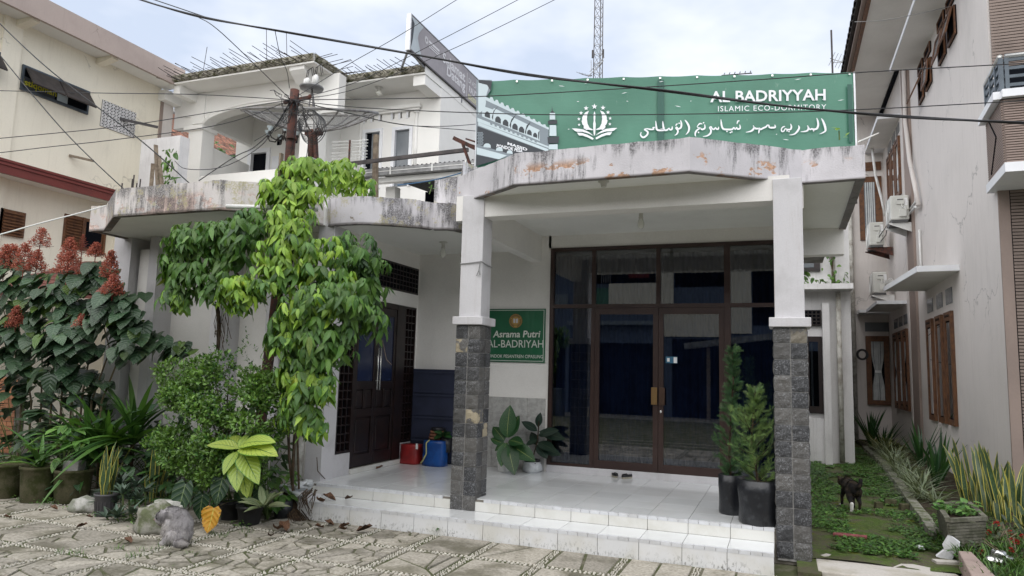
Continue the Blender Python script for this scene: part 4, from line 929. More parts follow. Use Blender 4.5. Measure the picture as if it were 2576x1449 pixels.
# walls
def arch_wall(xl, xr, zb, zs_, zc, ztop, x0, x1, y, th):  # wall x0..x1 with an arched opening xl..xr
    mb = MB(); n = 22; xs = [lerp(xl, xr, i/n) for i in range(n+1)]
    zz = [zs_+(zc-zs_)*math.sqrt(max(0, 1-((2*i/n)-1)**2)) for i in range(n+1)]
    for i in range(n):
        for yy in (y, y+th): mb.quad((xs[i], yy, zz[i]), (xs[i+1], yy, zz[i+1]), (xs[i+1], yy, ztop), (xs[i], yy, ztop))
        mb.quad((xs[i], y, zz[i]), (xs[i], y+th, zz[i]), (xs[i+1], y+th, zz[i+1]), (xs[i+1], y, zz[i+1]))
    return mb
hp('arch_wall', arch_wall(-14.90, -11.10, 7, 8.30, 8.66, SO, -16, -10.6, YA, .30).box(-16.02, -14.90, YA, YA+.30, 8.30, SO).box(-11.10, -10.52, YA, YA+.30, 8.22, SO), 'white_house_paint')
for rad, yy in ((.0, .05), (.07, .035)):
    mb = MB(); n = 24; pts = [(lerp(-14.93-rad, -11.07+rad, i/n), 8.31+(.38+rad*1.1)*math.sqrt(max(0, 1-((2*i/n)-1)**2))) for i in range(n+1)]; mb.tube([(a, YA-yy*.3, b) for a, b in pts], .035, 6); hp('arch_moulding', mb, 'white_house_paint', smooth=True)
hp('pier', B(-15.42, -14.92, YA-.02, YA+.42, 4, 8.16), 'white_house_paint'); hp('pier_capital', B(-15.56, -14.88, YA-.10, YA+.5, 8.16, 8.30), 'white_house_paint', bevel=.03)
hp('pier', B(-11.62, -11.12, YA-.02, YA+.42, 4, 8.10), 'white_house_paint'); hp('pier_capital', B(-11.72, -11.02, YA-.10, YA+.5, 8.10, 8.25), 'white_house_paint', bevel=.03)
mb = MB(); mb.v = [(-16.02, YA, 8.86), (-16.02, YA, 8.95)]  # scalloped bracket under the left end
pr = [(-16.02, 9.2), (-16.02, 8.86), (-15.86, 8.80), (-15.74, 8.66), (-15.55, 8.58), (-15.38, 8.57), (-15.30, 8.35), (-14.9, 8.35), (-14.9, 9.2)]
hp('scroll_bracket', MB().plate([(a, YA-.04, b) for a, b in pr], (0, .36, 0)), 'white_house_paint')
hp('beam', B(-15.42, -15.2, 13.95, YA+.3, SO-.27, SO-.002), 'white_house_paint'); hp('beam', B(-16.0, -15.75, 13.98, YA, SO-.34, SO-.05), 'white_house_paint')
pr = [(13.92, SO-.002), (13.92, SO-.10), (14.02, SO-.19), (14.2, SO-.33), (14.5, SO-.52), (14.62, SO-.75), (15.0, SO-.75), (15.0, SO-.002)]
hp('scroll_bracket', MB().plate([(-11.55, a, b) for a, b in pr], (.45, 0, 0)), 'white_house_paint')
hp('beam', B(-8.78, -8.44, 15.35, 16.3, SO-.27, SO-.002), 'white_house_paint')
# window wall (x -11.7 .. -8.43), side wall running back
def wall_holes(x0, x1, z0, z1, y, holes):
    xs = sorted({x0, x1, *[h[0] for h in holes], *[h[1] for h in holes]}); zz = sorted({z0, z1, *[h[2] for h in holes], *[h[3] for h in holes]}); mb = MB()
    for i in range(len(xs)-1):
        for j in range(len(zz)-1):
            cx, cz = (xs[i]+xs[i+1])/2, (zz[j]+zz[j+1])/2
            if any(h[0] < cx < h[1] and h[2] < cz < h[3] for h in holes): continue
            mb.quad((xs[i], y, zz[j]), (xs[i+1], y, zz[j]), (xs[i+1], y, zz[j+1]), (xs[i], y, zz[j+1]))
    for h in holes: mb.quad((h[0], y, h[2]), (h[0], y+.15, h[2]), (h[0], y+.15, h[3]), (h[0], y, h[3])); mb.quad((h[1], y, h[2]), (h[1], y, h[3]), (h[1], y+.15, h[3]), (h[1], y+.15, h[2])); mb.quad((h[0], y, h[3]), (h[0], y+.15, h[3]), (h[1], y+.15, h[3]), (h[1], y, h[3])); mb.quad((h[0], y, h[2]), (h[1], y, h[2]), (h[1], y+.15, h[2]), (h[0], y+.15, h[2]))
    return mb
WIN = [(-10.78, -10.20, 6.6, 8.27), (-9.84, -9.27, 6.6, 8.25)]
VEN = [(x, x+.052, 8.52, 8.69) for x in (-10.765, -10.535, -10.285, -9.885, -9.65, -9.405-.0)]
hp('window_wall', wall_holes(-11.70, -8.43, 4, SO, YR, WIN+VEN), 'white_house_paint')
hp('side_wall', MB().quad((-8.43, YR, 4), (-8.43, 19.2, 4), (-8.43, 19.2, 9.5), (-8.43, YR, 9.5)).quad((-8.43, YR, 9.25), (-8.43, 15.3, 9.25), (-8.43, 15.3, 9.49), (-8.43, YR, 9.5)), 'white_house_paint')
for i, (x0, x1, z0, z1) in enumerate(WIN):
    f_ = hp('window', B(x0+.06, x1-.06, YR+.06, YR+.065, z0, z1-.06), 'grey_pane')
    for a, b, c, d in ((x0-.03, x0+.06, z0, z1+.03), (x1-.06, x1+.03, z0, z1+.03)): hp('frame', B(a, b, YR-.035, YR+.08, c, d), 'white_trim', f_)
    hp('frame', B(x0+.06, x1-.06, YR-.033, YR+.08, z1-.06, z1+.03), 'white_trim', f_)
    if i == 0: hp('open_gap', B(x0+.06, x0+.22, YR+.055, YR+.059, z0, z1-.06), 'black_void', f_)
for (x0, x1, z0, z1) in VEN: v_ = hp('vent', B(x0, x1, YR+.10, YR+.11, z0, z1), 'black_void'); hp('frame', B(x0-.05, x0-.001, YR-.02, YR+.02, z0-.02, z1+.02), 'white_trim', v_)
hp('lintel', B(-10.98, -8.98, YR-.14, YR-.001, 8.74, 8.85), 'white_house_paint', bevel=.02); hp('lintel', B(-10.93, -9.03, YR-.09, YR-.002, 8.69, 8.738), 'white_house_paint')
for x in (-10.88, -9.13):
    p_ = hp('half_column', MB().lathe([(.045, 0), (.045, 1.9)], (x, YR-.02, 6.72), 10), 'white_house_paint', smooth=True); hp('ring', MB().lathe([(.075, 0), (.075, .06)], (x, YR-.02, 8.62), 10), 'white_house_paint', p_); hp('ring', MB().lathe([(.075, 0), (.075, .08)], (x, YR-.02, 6.64), 10), 'white_house_paint', p_)
# recess inside the arch
hp('balcony_wall', wall_holes(-15.55, -11.55, 4, SO, 16.55, [(-14.98, -14.27, 6.2, 8.14), (-12.55, -12.0, 6.2, 7.85)]), 'white_house_paint')
for x0, x1, zt in ((-14.98, -14.27, 8.14), (-12.55, -12.0, 7.85)):
    f_ = hp('window', B(x0+.07, x1-.07, 16.62, 16.63, 6.2, zt-.07), 'black_void')
    for a, b in ((x0-.06, x0+.07), (x1-.07, x1+.06)): hp('frame', B(a, b, 16.50, 16.64, 6.2, zt+.06), 'white_trim', f_)
    hp('frame', B(x0+.07, x1-.07, 16.502, 16.64, zt-.07, zt+.06), 'white_trim', f_)
hp('side_beam', B(-15.12, -14.94, 14.9, 16.55, 8.33, SO-.06), 'white_house_paint')
hp('balcony_door', B(-14.1, -13.65, 16.48, 16.54, 6.2, 7.9), 'white_trim')
for k in range(6): hp('vent', B(-14.0+.32*k, -13.9+.32*k, 16.535, 16.545, 8.25, 8.5), 'black_void')
hp('balcony_ceiling', B(-15.0, -11.2, 14.9, 16.6, SO-.05, SO-.004), 'white_house_paint'); hp('ceiling_hatch', B(-13.9, -13.2, 15.3, 16.0, SO-.058, SO-.051), 'black_void')
hp('return_wall', B(-11.72, -11.56, 14.9, 16.6, 4, SO-.06), 'white_house_paint')
hp('balcony_parapet', MB().box(-15.42, -11.12, YA+.05, YA+.20, 4, 6.86), 'white_house_paint'); hp('parapet_ledge', B(-16.2, -11.0, YA-.35, YA+.04, 4, 6.45), 'white_house_paint')
pp = hp('side_parapet', MB().plate([(-15.07, 14.95, 6.0), (-15.07, 16.5, 6.0), (-15.07, 16.5, 7.70), (-15.07, 14.95, 7.80)], (.12, 0, 0)), 'white_house_paint')
hp('side_parapet', MB().plate([(-16.5, YA+.05, 5.0), (-15.42, YA+.05, 5.0), (-15.42, YA+.05, 7.75), (-16.1, YA+.05, 7.75)], (0, .12, 0)), 'white_house_paint')
# porch lamp on soffit, chandelier
def lamp(name, label, p, r=.055, cat='lamp', group=None):
    t = thing(name, label, cat, p, group); x, y, z = p
    MB().lathe([(r*1.2, 0), (r*1.2, -.012), (r*.55, -.018), (r*.5, -.07), (r*.62, -.075), (r*.55, -.095)], p, 14).build('holder', 'porcelain', t, smooth=True)
    MB().lathe([(r*.4, -.092), (r*.62, -.115), (r*.85, -.15), (r*.9, -.17), (r*.75, -.20), (r*.35, -.222), (.002, -.226)], p, 14).build('bulb', 'bulb_glass', t, smooth=True); return t
lp = at(753*.62891*2.0, 0, Y=15) if False else Vector((-10.05, 15.75, SO-.002)); lamp('ceiling_lamp', 'round white lamp under the unfinished roof of the white house', tuple(lp), .10)
ch = thing('chandelier', 'dark branched chandelier with glass cups hanging inside the arched balcony', 'chandelier', (-12.95, 15.5, 8.0))
MB().tube([(-12.95, 15.5, 9.2), (-12.95, 15.5, 8.15)], .012, 6).build('rod', 'dark_steel', ch)
for k in range(6):
    a = k*PI/3+.3; c = Vector((-12.95, 15.5, 0)); d = Vector((math.cos(a), math.sin(a), 0)); pts = [c+d*.03+Vector((0,0,8.1)), c+d*.2+Vector((0,0,7.92)), c+d*.36+Vector((0,0,7.95)), c+d*.42+Vector((0,0,8.06))]
    MB().tube(pts, .018, 6).tube([pts[-1], pts[-1]+Vector((0,0,.06))], [.05, .03], 8).build('arm', 'dark_steel', ch, smooth=True); MB().lathe([(.03, 0), (.05, .04), (.09, .13)], tuple(pts[-1]+Vector((0,0,.05))), 10, capb=False).build('glass_cup', 'print_pale', ch, smooth=True)
# ================================================================ lean-to with corrugated roof behind the canopies
lt = thing('lean_to_shelter', 'low shelter with dark corrugated roof and grey gutter behind the canopy', 'shelter', (-6, 11.5, 3.9))
mb = MB(); n = 150
for j in range(2):
    for i in range(n+1):
        x = lerp(-7.22, -4.85, i/n); mb.v.append((x, 10.95 if j == 0 else 13.6, (5.40 if j == 0 else 5.62)+.018*math.sin(i/n*2*PI*26)))
for i in range(n): mb.face((i, i+1, n+2+i, n+1+i))
mb.build('corrugated_roof', 'corrugated', lt, smooth=True)
B(-7.32, -4.88, 10.86, 10.98, 5.24, 5.37).build('gutter', 'galvanised', lt); B(-7.30, -4.9, 10.852, 10.86, 5.30, 5.312).build('gutter_lip', 'pvc', lt)
for x in (-6.6, -5.75, -5.1): B(x-.012, x+.012, 10.845, 10.86, 5.235, 5.375).build('gutter_clip', 'pvc', lt)
B(-7.25, -4.9, 11.0, 11.12, 5.14, 5.235).build('beam', 'white_house_paint', lt); B(-6.95, -6.75, 11.3, 11.5, 3.9, 5.14).build('post', 'white_house_paint', lt)
B(-6.7, -3.8, 12.4, 12.5, 3.9, 5.3).build('back_wall', 'black_void', lt)
for k in range(6): B(-6.7, -5.0, 12.36, 12.395, 4.42+.11*k, 4.515+.11*k).build('board', 'brown_band', lt)
B(-8.6, -6.95, 11.8, 12.0, 3.9, 4.75).build('low_wall', 'old_white_wall', lt); B(-5.55, -4.4, 12.2, 12.3, 5.45, 6.0).build('water_tank_wall', 'fascia_curve', lt)
tag(MB().bar((-7.25, 10.0, 5.20), (-4.66, 10.0, 5.26), .05, .06).build('steel_purlin', 'dark_steel'), 'bare dark steel purlin spanning above the corrugated roof', 'steel beam')
sa = thing('steel_bracket', 'rusty perforated steel angle bracket at the banner end', 'steel bracket', (-3.85, 8.5, 3.9))
MB().bar((-4.16, 8.45, 4.90), (-3.78, 8.45, 4.70), .05, .05).bar((-4.05, 8.6, 4.93), (-3.72, 8.6, 4.80), .02, .02).bar((-4.08, 8.6, 4.88), (-3.72, 8.6, 4.74), .02, .02).build('angle_arm', 'rust', sa); MB().bar((-4.02, 8.45, 4.80), (-3.84, 8.45, 4.35), .045, .03).build('brace', 'rust', sa); MB().bar((-3.83, 8.47, 3.88), (-3.80, 8.47, 4.75), .06, .06).build('post', 'rust', sa)
tag(MB().tube([(-6.47, 10.2, 3.9), (-6.46, 10.2, 4.5), (-6.50, 10.2, 5.1), (-6.52, 10.2, 5.75)], [.055, .052, .055, .05], 8).build('wooden_post', 'old_wood'), 'rough bleached wooden post standing on the canopy roof by the corrugated roof', 'post')
# tiled roof house far behind, plants on its terrace
tr = thing('tiled_roof_house', 'old house with weathered red barrel tile roof behind the balcony', 'house', (-22, 23, 0))
A_ = at(430, 283, X=-24); B_ = at(592, 355, X=-24)
O_ = Vector((-20.0, A_.y-3, A_.z-3.0)); U_ = Vector((0, B_.y-A_.y+7, 0)); R_ = Vector((-4.0, 0, 3.0))
mb = MB(); rr2 = random.Random(2)
for r in range(22):
    for c_ in range(60):
        p = O_+U_*((c_+.5)/60)+R_*(r/22); d = -R_.normalized(); mb.add(([(-.11,0,0),(-.06,0,.06),(.06,0,.06),(.11,0,0),(-.11,.33,-.03),(-.06,.33,.03),(.06,.33,.03),(.11,.33,-.03)], [(0,1,5,4),(1,2,6,5),(2,3,7,6),(0,3,2,1)], None), frame_m(p, d, (0,0,1)), rr2.random())
stuff(mb.build('roof_tiles', 'roof_tile_red', tr)); MB().plate([O_+Vector((0,0,-.05)), O_+U_+Vector((0,0,-.05)), O_+U_+R_+Vector((0,0,-.05)), O_+R_+Vector((0,0,-.05))], (0,0,-.1)).build('roof_board', 'black_void', tr)
MB().tube([O_+R_*1.01+U_*(k/8) for k in range(9)], .17, 6).build('roof_ridge', 'concrete', tr); MB().tube([O_+Vector((-.1,0,.05)), O_+R_+Vector((-.1,0,.1))], .16, 6).build('hip_ridge', 'concrete', tr)
B(-24, -20.2, O_.y+.3, O_.y+11, 0, O_.z+.2).build('wall', 'old_white_wall', tr)
# ================================================================ CREAM BUILDING (left, long wall x = -16)
cb = thing('cream_building', 'long cream painted building with mauve roof band and maroon lower eave', 'building', (-17, 10, 0))
def cp(name, mb, m, parent=cb, **k): return mb.build(name, m, parent, **k)
XC = -16.0
cp('wall', B(XC-4, XC, 3.0, 14.07, 0, 9.3), 'cream_paint'); cp('corner_strip', B(XC-.3, XC+.03, 14.07, 14.16, 2, 9.0), 'brown_band'); cp('corner_strip', B(XC-.3, XC+.02, 14.16, 14.5, 2, 8.95), 'grey_pink_paint')
cp('pilaster', B(XC, XC+.06, 9.78, 10.2, 0, 9.28), 'cream_paint')
cp('soffit', B(XC, -15.46, 3.0, 14.2, 9.28, 9.34), 'white_house_paint'); cp('roof_band', B(-15.46, -15.38, 3.0, 14.25, 9.265, 9.80), 'mauve_band'); cp('roof_band_trim', B(-15.38, -15.345, 3.0, 14.25, 9.25, 9.30), 'mauve_band'); cp('roof_top', B(XC-4, -15.46, 3.0, 14.2, 9.70, 9.78), 'mauve_band')
for y in (10.02, 12.05): cp('soffit_beam', MB().plate([(XC, y, 9.28), (-15.47, y, 9.28), (-15.47, y, 9.22), (XC, y, 9.12)], (0, .2, 0)), 'cream_paint')
cp('lower_soffit', B(XC, -15.5, 3.0, 14.0, 5.665, 5.72), 'white_house_paint'); lb = cp('lower_eave', B(-15.5, -15.44, 3.0, 12.95, 5.64, 5.96), 'maroon_paint')
for z in (5.82, 5.90): cp('eave_moulding', B(-15.44, -15.415, 3.0, 12.95, z, z+.045), 'maroon_paint', lb)
def hopper(y0, y1, z0, z1, leaves, name='window'):
    f = cp(name, B(XC-.02, XC+.004, y0, y1, z0, z1), 'black_void')
    for a, b, c, d in ((y0, y1, z0, z0+.06), (y0, y1, z1-.06, z1), (y0, y0+.05, z0+.06, z1-.06), (y1-.05, y1, z0+.06, z1-.06)): cp('frame', B(XC, XC+.05, a, b, c, d), 'rail_blue', f)
    for a, b in leaves:
        h = (z1-z0)*.88; t = math.radians(38); top = z1-.07; dx = math.sin(t)*h; dz = math.cos(t)*h
        cp('hopper_leaf', MB().plate([(XC+.05, a, top), (XC+.05, b, top), (XC+.05+dx, b, top-dz), (XC+.05+dx, a, top-dz)], (.025, 0, .02)), 'dark_steel', f)
        cp('hopper_pane', MB().quad((XC+.08, a+.05, top-.02), (XC+.08, b-.05, top-.02), (XC+.08+dx*.9, b-.05, top-.02-dz*.9), (XC+.08+dx*.9, a+.05, top-.02-dz*.9)), 'grey_glass', f)
    return f
f = hopper(10.28, 11.95, 7.76, 8.35, ((10.34, 11.1), (11.14, 11.9)))
cp('window_poster', B(XC+.004, XC+.012, 10.35, 11.1, 7.84, 8.1), 'print_dark', f); text_on('istiqomah', Vector((XC+.016, 10.33, 7.86)), Vector((0, .80, 0)), Vector((0, 0, .19)), 'text_yellow', f, bold=.02)
cp('window_poster', B(XC+.004, XC+.012, 11.16, 11.42, 7.84, 8.1), 'print_pale', f)
hopper(8.3, 9.78, 7.80, 8.40, ((8.4, 9.1), (9.12, 9.75)))
# openwork vent blocks
vb = cp('vent_blocks', B(XC-.01, XC+.003, 12.32, 13.33, 7.61, 8.30), 'black_void')
for r in range(8):
    for c_ in range(10):
        y = 12.33+c_*.1; z = 7.62+r*.085; m_ = MB()
        m_.box(XC+.001, XC+.03, y, y+.1, z, z+.018).box(XC+.001, XC+.03, y, y+.02, z+.018, z+.085).bar((XC+.016, y+.02, z+.02), (XC+.016, y+.095, z+.08), .028, .018)
        m_.build('vent_block', 'old_white_wall', vb)
# shuttered lower windows
for y0, y1, z0, z1 in ((9.4, 10.72, 4.42, 5.0), (11.64, 12.72, 4.40, 5.20)):
    f = cp('shuttered_window', B(XC, XC+.03, y0, y1, z0, z1), 'brown_wood'); L = min(.55, (y1-y0)*.45)
    for a in ((y1-L, y1) if y0 < 10 else (y0, y0+L),):
        for k in range(int((z1-z0)/.07)): cp('louvre', MB().plate([(XC+.03, a[0]+.05, z0+.04+.07*k), (XC+.03, a[1]-.05, z0+.04+.07*k), (XC+.07, a[1]-.05, z0+.005+.07*k), (XC+.07, a[0]+.05, z0+.005+.07*k)], (0, 0, .012)), 'brown_wood', f)
    b = (y0, y1-L) if y0 < 10 else (y0+L, y1)
    cp('pane', B(XC+.03, XC+.034, b[0]+.08, b[1]-.08, z0+.08, z1-.08), 'black_void', f)
    for q in b: cp('stile', B(XC+.03, XC+.06, q-.03, q+.03, z0, z1), 'brown_wood', f)
cp('low_block', B(XC+.001, -15.2, 13.0, 14.0, 0, 4.9), 'cream_paint')
tag(MB().bar((XC+.01, 12.85, 7.98), (-15.42, 13.55, 7.93), .06, .06).build('wooden_beam_stub', 'dark_wood'), 'dark timber stub sticking out beside the openwork vent', 'timber'); tag(MB().bar((XC+.01, 11.6, 6.62), (-15.6, 11.95, 6.55), .05, .05).build('wooden_beam_stub', 'old_wood'), 'short weathered timber stub on the cream wall above the maroon eave', 'timber')
# low maroon tiled porch roof in front of the cream wall, brick planter wall
mr = thing('low_tiled_roof', 'low maroon tiled roof sloping in front of the cream building', 'roof', (-13.5, 10, 0))
r3 = random.Random(4); O2 = Vector((-15.4, 11.9, 4.02)); U2 = Vector((4.6, 0, -.18)); D2 = Vector((0, -2.4, -.95)); cnt = 0
for r in range(9):
    for c_ in range(20):
        p = O2+U2*((c_+(.5 if r % 2 else 0))/20)+D2*(r/9); dn = D2.normalized(); m_ = MB()
        x_ = U2.normalized(); m_.plate([p-x_*.112+Vector((0,0,.02)), p+x_*.112+Vector((0,0,.02)), p+x_*.112+dn*.33+Vector((0,0,.045)), p-x_*.112+dn*.33+Vector((0,0,.045))], (0, 0, .022)); m_.build('roof_tile', 'maroon_sheet', mr)
MB().plate([O2, O2+U2, O2+U2+D2, O2+D2], (0, 0, -.06)).build('roof_base', 'maroon_sheet', mr)
for x in (-15.0, -11.2): B(x, x+.15, 9.6, 9.75, 0, 3.2).build('post', 'cream_paint', mr)
bw = thing('brick_wall', 'low orange brick wall behind the red flowering bush', 'wall', (-14.3, 8.9, 0)); B(-15.6, -13.0, 8.92, 9.1, 0, 1.42).build('wall_core', 'grout', bw)
for r in range(17):
    x = -15.6+(.11 if r % 2 else 0)
    while x < -13.05: B(x+.005, min(x+.21, -13.01), 8.905, 8.925, .03+r*.08, .10+r*.08).build('brick', 'brick_red', bw); x += .22
# ================================================================ GREY-PINK BUILDING (right, wall x = 2.8)
gb = thing('grey_pink_building', 'tall pale grey pink building with brown window frames, white awnings and wide eave', 'building', (4.5, 16, 0))
def gp(name, mb, m, parent=gb, **k): return mb.build(name, m, parent, **k)
XG = 2.80
gp('wall', B(XG, XG+3, 11.2, 22.3, 0, 9.4), 'grey_pink_paint'); gp('far_wall', B(1.98, XG, 22.1, 22.3, 0, 9.4), 'grey_pink_paint'); gp('far_side_wall', B(1.72, 1.98, 22.1, 26, 0, 9.0), 'grey_pink_paint'); gp('far_closing_wall', B(.8, 1.72, 25, 25.2, 0, 9.3), 'grey_pink_paint')
gp('pilaster', B(XG-.05, XG, 17.45, 18.35, 0, 9.3), 'brown_band'); gp('pilaster_edge', B(XG-.065, XG-.05, 18.25, 18.36, 0, 9.3), 'grey_pink_paint')
gp('corner_strip', B(XG, XG+.13, 11.16, 11.2, 0, 5.2), 'brown_band')
rc = gp('ribbed_cladding', B(XG+.13, XG+3, 11.165, 11.2, 0, 9.3), 'black_void'); rm = bpy.data.meshes.new('rib'); m_ = B(0, 2.8, -.016, .0, 0, .034); rm.from_pydata(m_.v, [], m_.f); rm.materials.append(MT['brown_rib'])
for k in range(206):
    z = .02+k*.045
    if 5.05 < z < 6.1: continue
    inst('rib', rm, rc, Matrix.Translation((XG+(.14 if z < 5.1 else .015), 11.166, z)))
gp('upper_panel', B(XG+.62, XG+.9, 11.13, 11.15, 6.1, 9.3), 'cream_paint')
# eave: soffit, fascia, tiles
gp('eave_soffit', B(1.79, XG, 11.4, 22.4, 9.37, 9.42), 'plaster'); gp('eave_trim', B(XG-.09, XG-.002, 16.6, 22.3, 9.29, 9.368), 'black_void'); gp('eave_fascia', B(1.72, 1.79, 11.2, 22.5, 9.33, 9.52), 'brown_wood'); gp('gutter', B(1.64, 1.715, 11.2, 22.5, 9.40, 9.53), 'brown_band')
gp('roof', MB().plate([(1.60, 11.2, 9.52), (1.60, 22.5, 9.52), (5.8, 22.5, 11.8), (5.8, 11.2, 11.8)], (0, 0, -.05)), 'roof_tile_dark')
tm = MB()
for i in range(6):
    t0, t1 = PI*i/6, PI*(i+1)/6; q = lambda t, x, z: (x, .13*math.cos(t), z+.075*math.sin(t)); tm.quad(q(t0, 0, 0), q(t0, 1.4, .76), q(t1, 1.4, .76), q(t1, 0, 0)); tm.quad(q(t0, 0, 0), q(t1, 0, 0), q(t1, 0, -.02), q(t0, 0, -.02))
tme = tm.mesh('roof_tile'); tme.materials.append(MT['roof_tile_dark']); rf_ = gp('tile_course', B(1.56, 1.62, 11.2, 22.5, 9.49, 9.52), 'roof_tile_dark')
for k in range(38): inst('roof_tile', tme, rf_, Matrix.Translation((1.52, 11.35+.295*k, 9.52)))
# awnings: (y0, y1, z underside, depth, slope, thickness)
for y0, y1, z, dp, th in ((11.3, 16.5, 8.40, .5, .07), (18.95, 21.45, 8.20, .47, .08), (18.95, 21.3, 3.60, .62, .06)):
    gp('awning', B(XG-dp, XG, y0, y1, z, z+th), 'plaster'); gp('awning_edge', B(XG-dp-.02, XG-dp, y0-.01, y1+.01, z-.01, z+th+.012), 'white_trim'); gp('awning_edge', B(XG-dp, XG-.001, y0-.012, y0-.001, z-.011, z+th+.01), 'white_trim')
def slabawn(pts, z, th): gp('awning', MB().prism(pts, z, z+th), 'white_trim'); gp('awning_soffit', MB().prism([(lerp(x, XG-.3, .03), lerp(y, sum(p[1] for p in pts)/len(pts), .03)) for x, y in pts], z-.004, z), 'plaster')
slabawn([(XG, 13.55), (XG-.62, 13.6), (XG-.78, 16.55), (XG, 16.6)], 3.62, .10)
gp('far_awning', B(2.0, 2.80, 21.45, 22.1, 3.60, 3.68), 'white_trim'); gp('far_awning', B(2.33, 2.80, 21.6, 22.1, 8.26, 8.36), 'white_trim')
# tall windows in threes
def tallwin(y0, y1, z0, z1, tz0=None, tz1=None):
    f = gp('tall_window', B(XG-.03, XG-.001, y0, y1, z0, z1), 'brown_wood'); w_ = y1-y0
    gp('reveal', B(XG-.034, XG-.031, y0+w_*.17, y1-w_*.17, z0+.10, z1-.16), 'black_void', f)
    gp('pane', B(XG-.040, XG-.038, y0+w_*.20, y1-w_*.20, z0+.13, z1-.19), 'clear_glass', f); gp('curtain', B(XG-.037, XG-.0345, y0+w_*.22, y1-w_*.4, z0+.13, z1-.19), 'curtain_white', f)
    for a, b in ((y0, y0+w_*.16), (y1-w_*.16, y1)): gp('stile', B(XG-.055, XG-.03, a, b, z0, z1), 'brown_wood', f)
    gp('rail', B(XG-.053, XG-.03, y0+w_*.16, y1-w_*.16, z0, z0+.10), 'brown_wood', f); gp('rail', B(XG-.053, XG-.03, y0+w_*.16, y1-w_*.16, z1-.16, z1), 'brown_wood', f)
    for k in range(3): gp('carving', MB().tube([(XG-.056, lerp(y0+w_*.2, y1-w_*.2, (k+.15)/3), z1-.09), (XG-.058, lerp(y0+w_*.2, y1-w_*.2, (k+.5)/3), z1-.06), (XG-.056, lerp(y0+w_*.2, y1-w_*.2, (k+.85)/3), z1-.09)], .010, 5), 'dark_wood', f)
    if tz0: gp('transom_vent', B(XG-.012, XG-.001, y0+.03, y1-.03, tz0, tz1), 'grey_pane', None or gb)
for a, b in ((14.14, 14.70), (14.95, 15.52), (15.85, 16.44)): tallwin(a, b, 1.01, 3.0, 3.14, 3.42)
for a, b in ((18.9, 19.48), (19.63, 20.25), (20.41, 21.09)): tallwin(a, b, 1.06, 3.0, 3.12, 3.36)
for a, b in ((19.02, 19.62), (19.75, 20.35), (20.5, 21.1)): tallwin(a, b, 6.3, 7.76, 7.88, 8.12)
# upper hopper windows with small lights above
for i, (a, b) in enumerate(((12.93, 13.52), (13.72, 14.28), (14.98, 15.53), (15.76, 16.28))):
    f = gp('upper_window', B(XG-.02, XG-.001, a, b, 7.50, 8.0), 'black_void')
    for y0, y1, z0, z1 in ((a, b, 7.50, 7.55), (a, b, 7.94, 8.0), (a, a+.06, 7.55, 7.94), (b-.06, b, 7.55, 7.94)): gp('frame', B(XG-.045, XG-.02, y0, y1, z0, z1), 'brown_wood', f)
    t = math.radians((14, 10, 6, 24)[i]); h = .46; dx, dz = math.sin(t)*h, math.cos(t)*h
    for k, (y0, y1, s0, s1) in enumerate(((a, b, 0, .12), (a, b, .88, 1), (a, a+.08, .12, .88), (b-.08, b, .12, .88))): gp('leaf_rail', MB().plate([(XG-.05-dx*s0, y0, 7.98-dz*s0), (XG-.05-dx*s0, y1, 7.98-dz*s0), (XG-.05-dx*s1, y1, 7.98-dz*s1), (XG-.05-dx*s1, y0, 7.98-dz*s1)], (-.03, 0, 0)), 'brown_wood', f)
    gp('pane', MB().quad((XG-.065-dx*.12, a+.08, 7.98-dz*.12), (XG-.065-dx*.12, b-.08, 7.98-dz*.12), (XG-.065-dx*.88, b-.08, 7.98-dz*.88), (XG-.065-dx*.88, a+.08, 7.98-dz*.88)), 'grey_pane', f)
    v_ = gp('small_light', B(XG-.02, XG-.001, a, b, 8.12, 8.32), 'black_void')
    for y0, y1, z0, z1 in ((a, b, 8.12, 8.15), (a, b, 8.29, 8.32), (a, a+.05, 8.15, 8.29), (b-.05, b, 8.15, 8.29)): gp('frame', B(XG-.04, XG-.02, y0, y1, z0, z1), 'brown_wood', v_)
# far wall window with tied curtain
f = gp('curtained_window', B(2.20, 2.78, 22.06, 22.1, 1.09, 2.99), 'brown_wood'); gp('dark_room', B(2.32, 2.66, 22.052, 22.058, 1.22, 2.84), 'black_void', f)
for x0, x1, z0, z1 in ((2.20, 2.33, 1.09, 2.99), (2.65, 2.78, 1.09, 2.99), (2.33, 2.65, 1.09, 1.22), (2.33, 2.65, 2.84, 2.99)): gp('frame', B(x0, x1, 22.0, 22.06, z0, z1), 'brown_wood', f)
cz = curtain(2.335, 2.645, 22.04, 1.22, 2.84, 'curtain_white', f, .012, 7, 2.0); gp('tie_band', B(2.41, 2.57, 22.015, 22.02, 1.97, 2.04), 'label_white', f)
gp('far_vent', B(2.20, 2.80, 22.085, 22.099, 3.12, 3.38), 'grey_pane')
f = gp('far_upper_window', B(2.15, 2.74, 22.06, 22.1, 5.72, 7.57), 'brown_wood'); gp('pane', B(2.28, 2.56, 22.05, 22.058, 5.85, 7.4), 'grey_pane', f); curtain(2.29, 2.55, 22.045, 5.86, 7.4, 'curtain_white', f, .01, 5)
gp('far_upper_vent', B(2.3, 2.74, 22.06, 22.1, 7.75, 8.0), 'brown_wood')
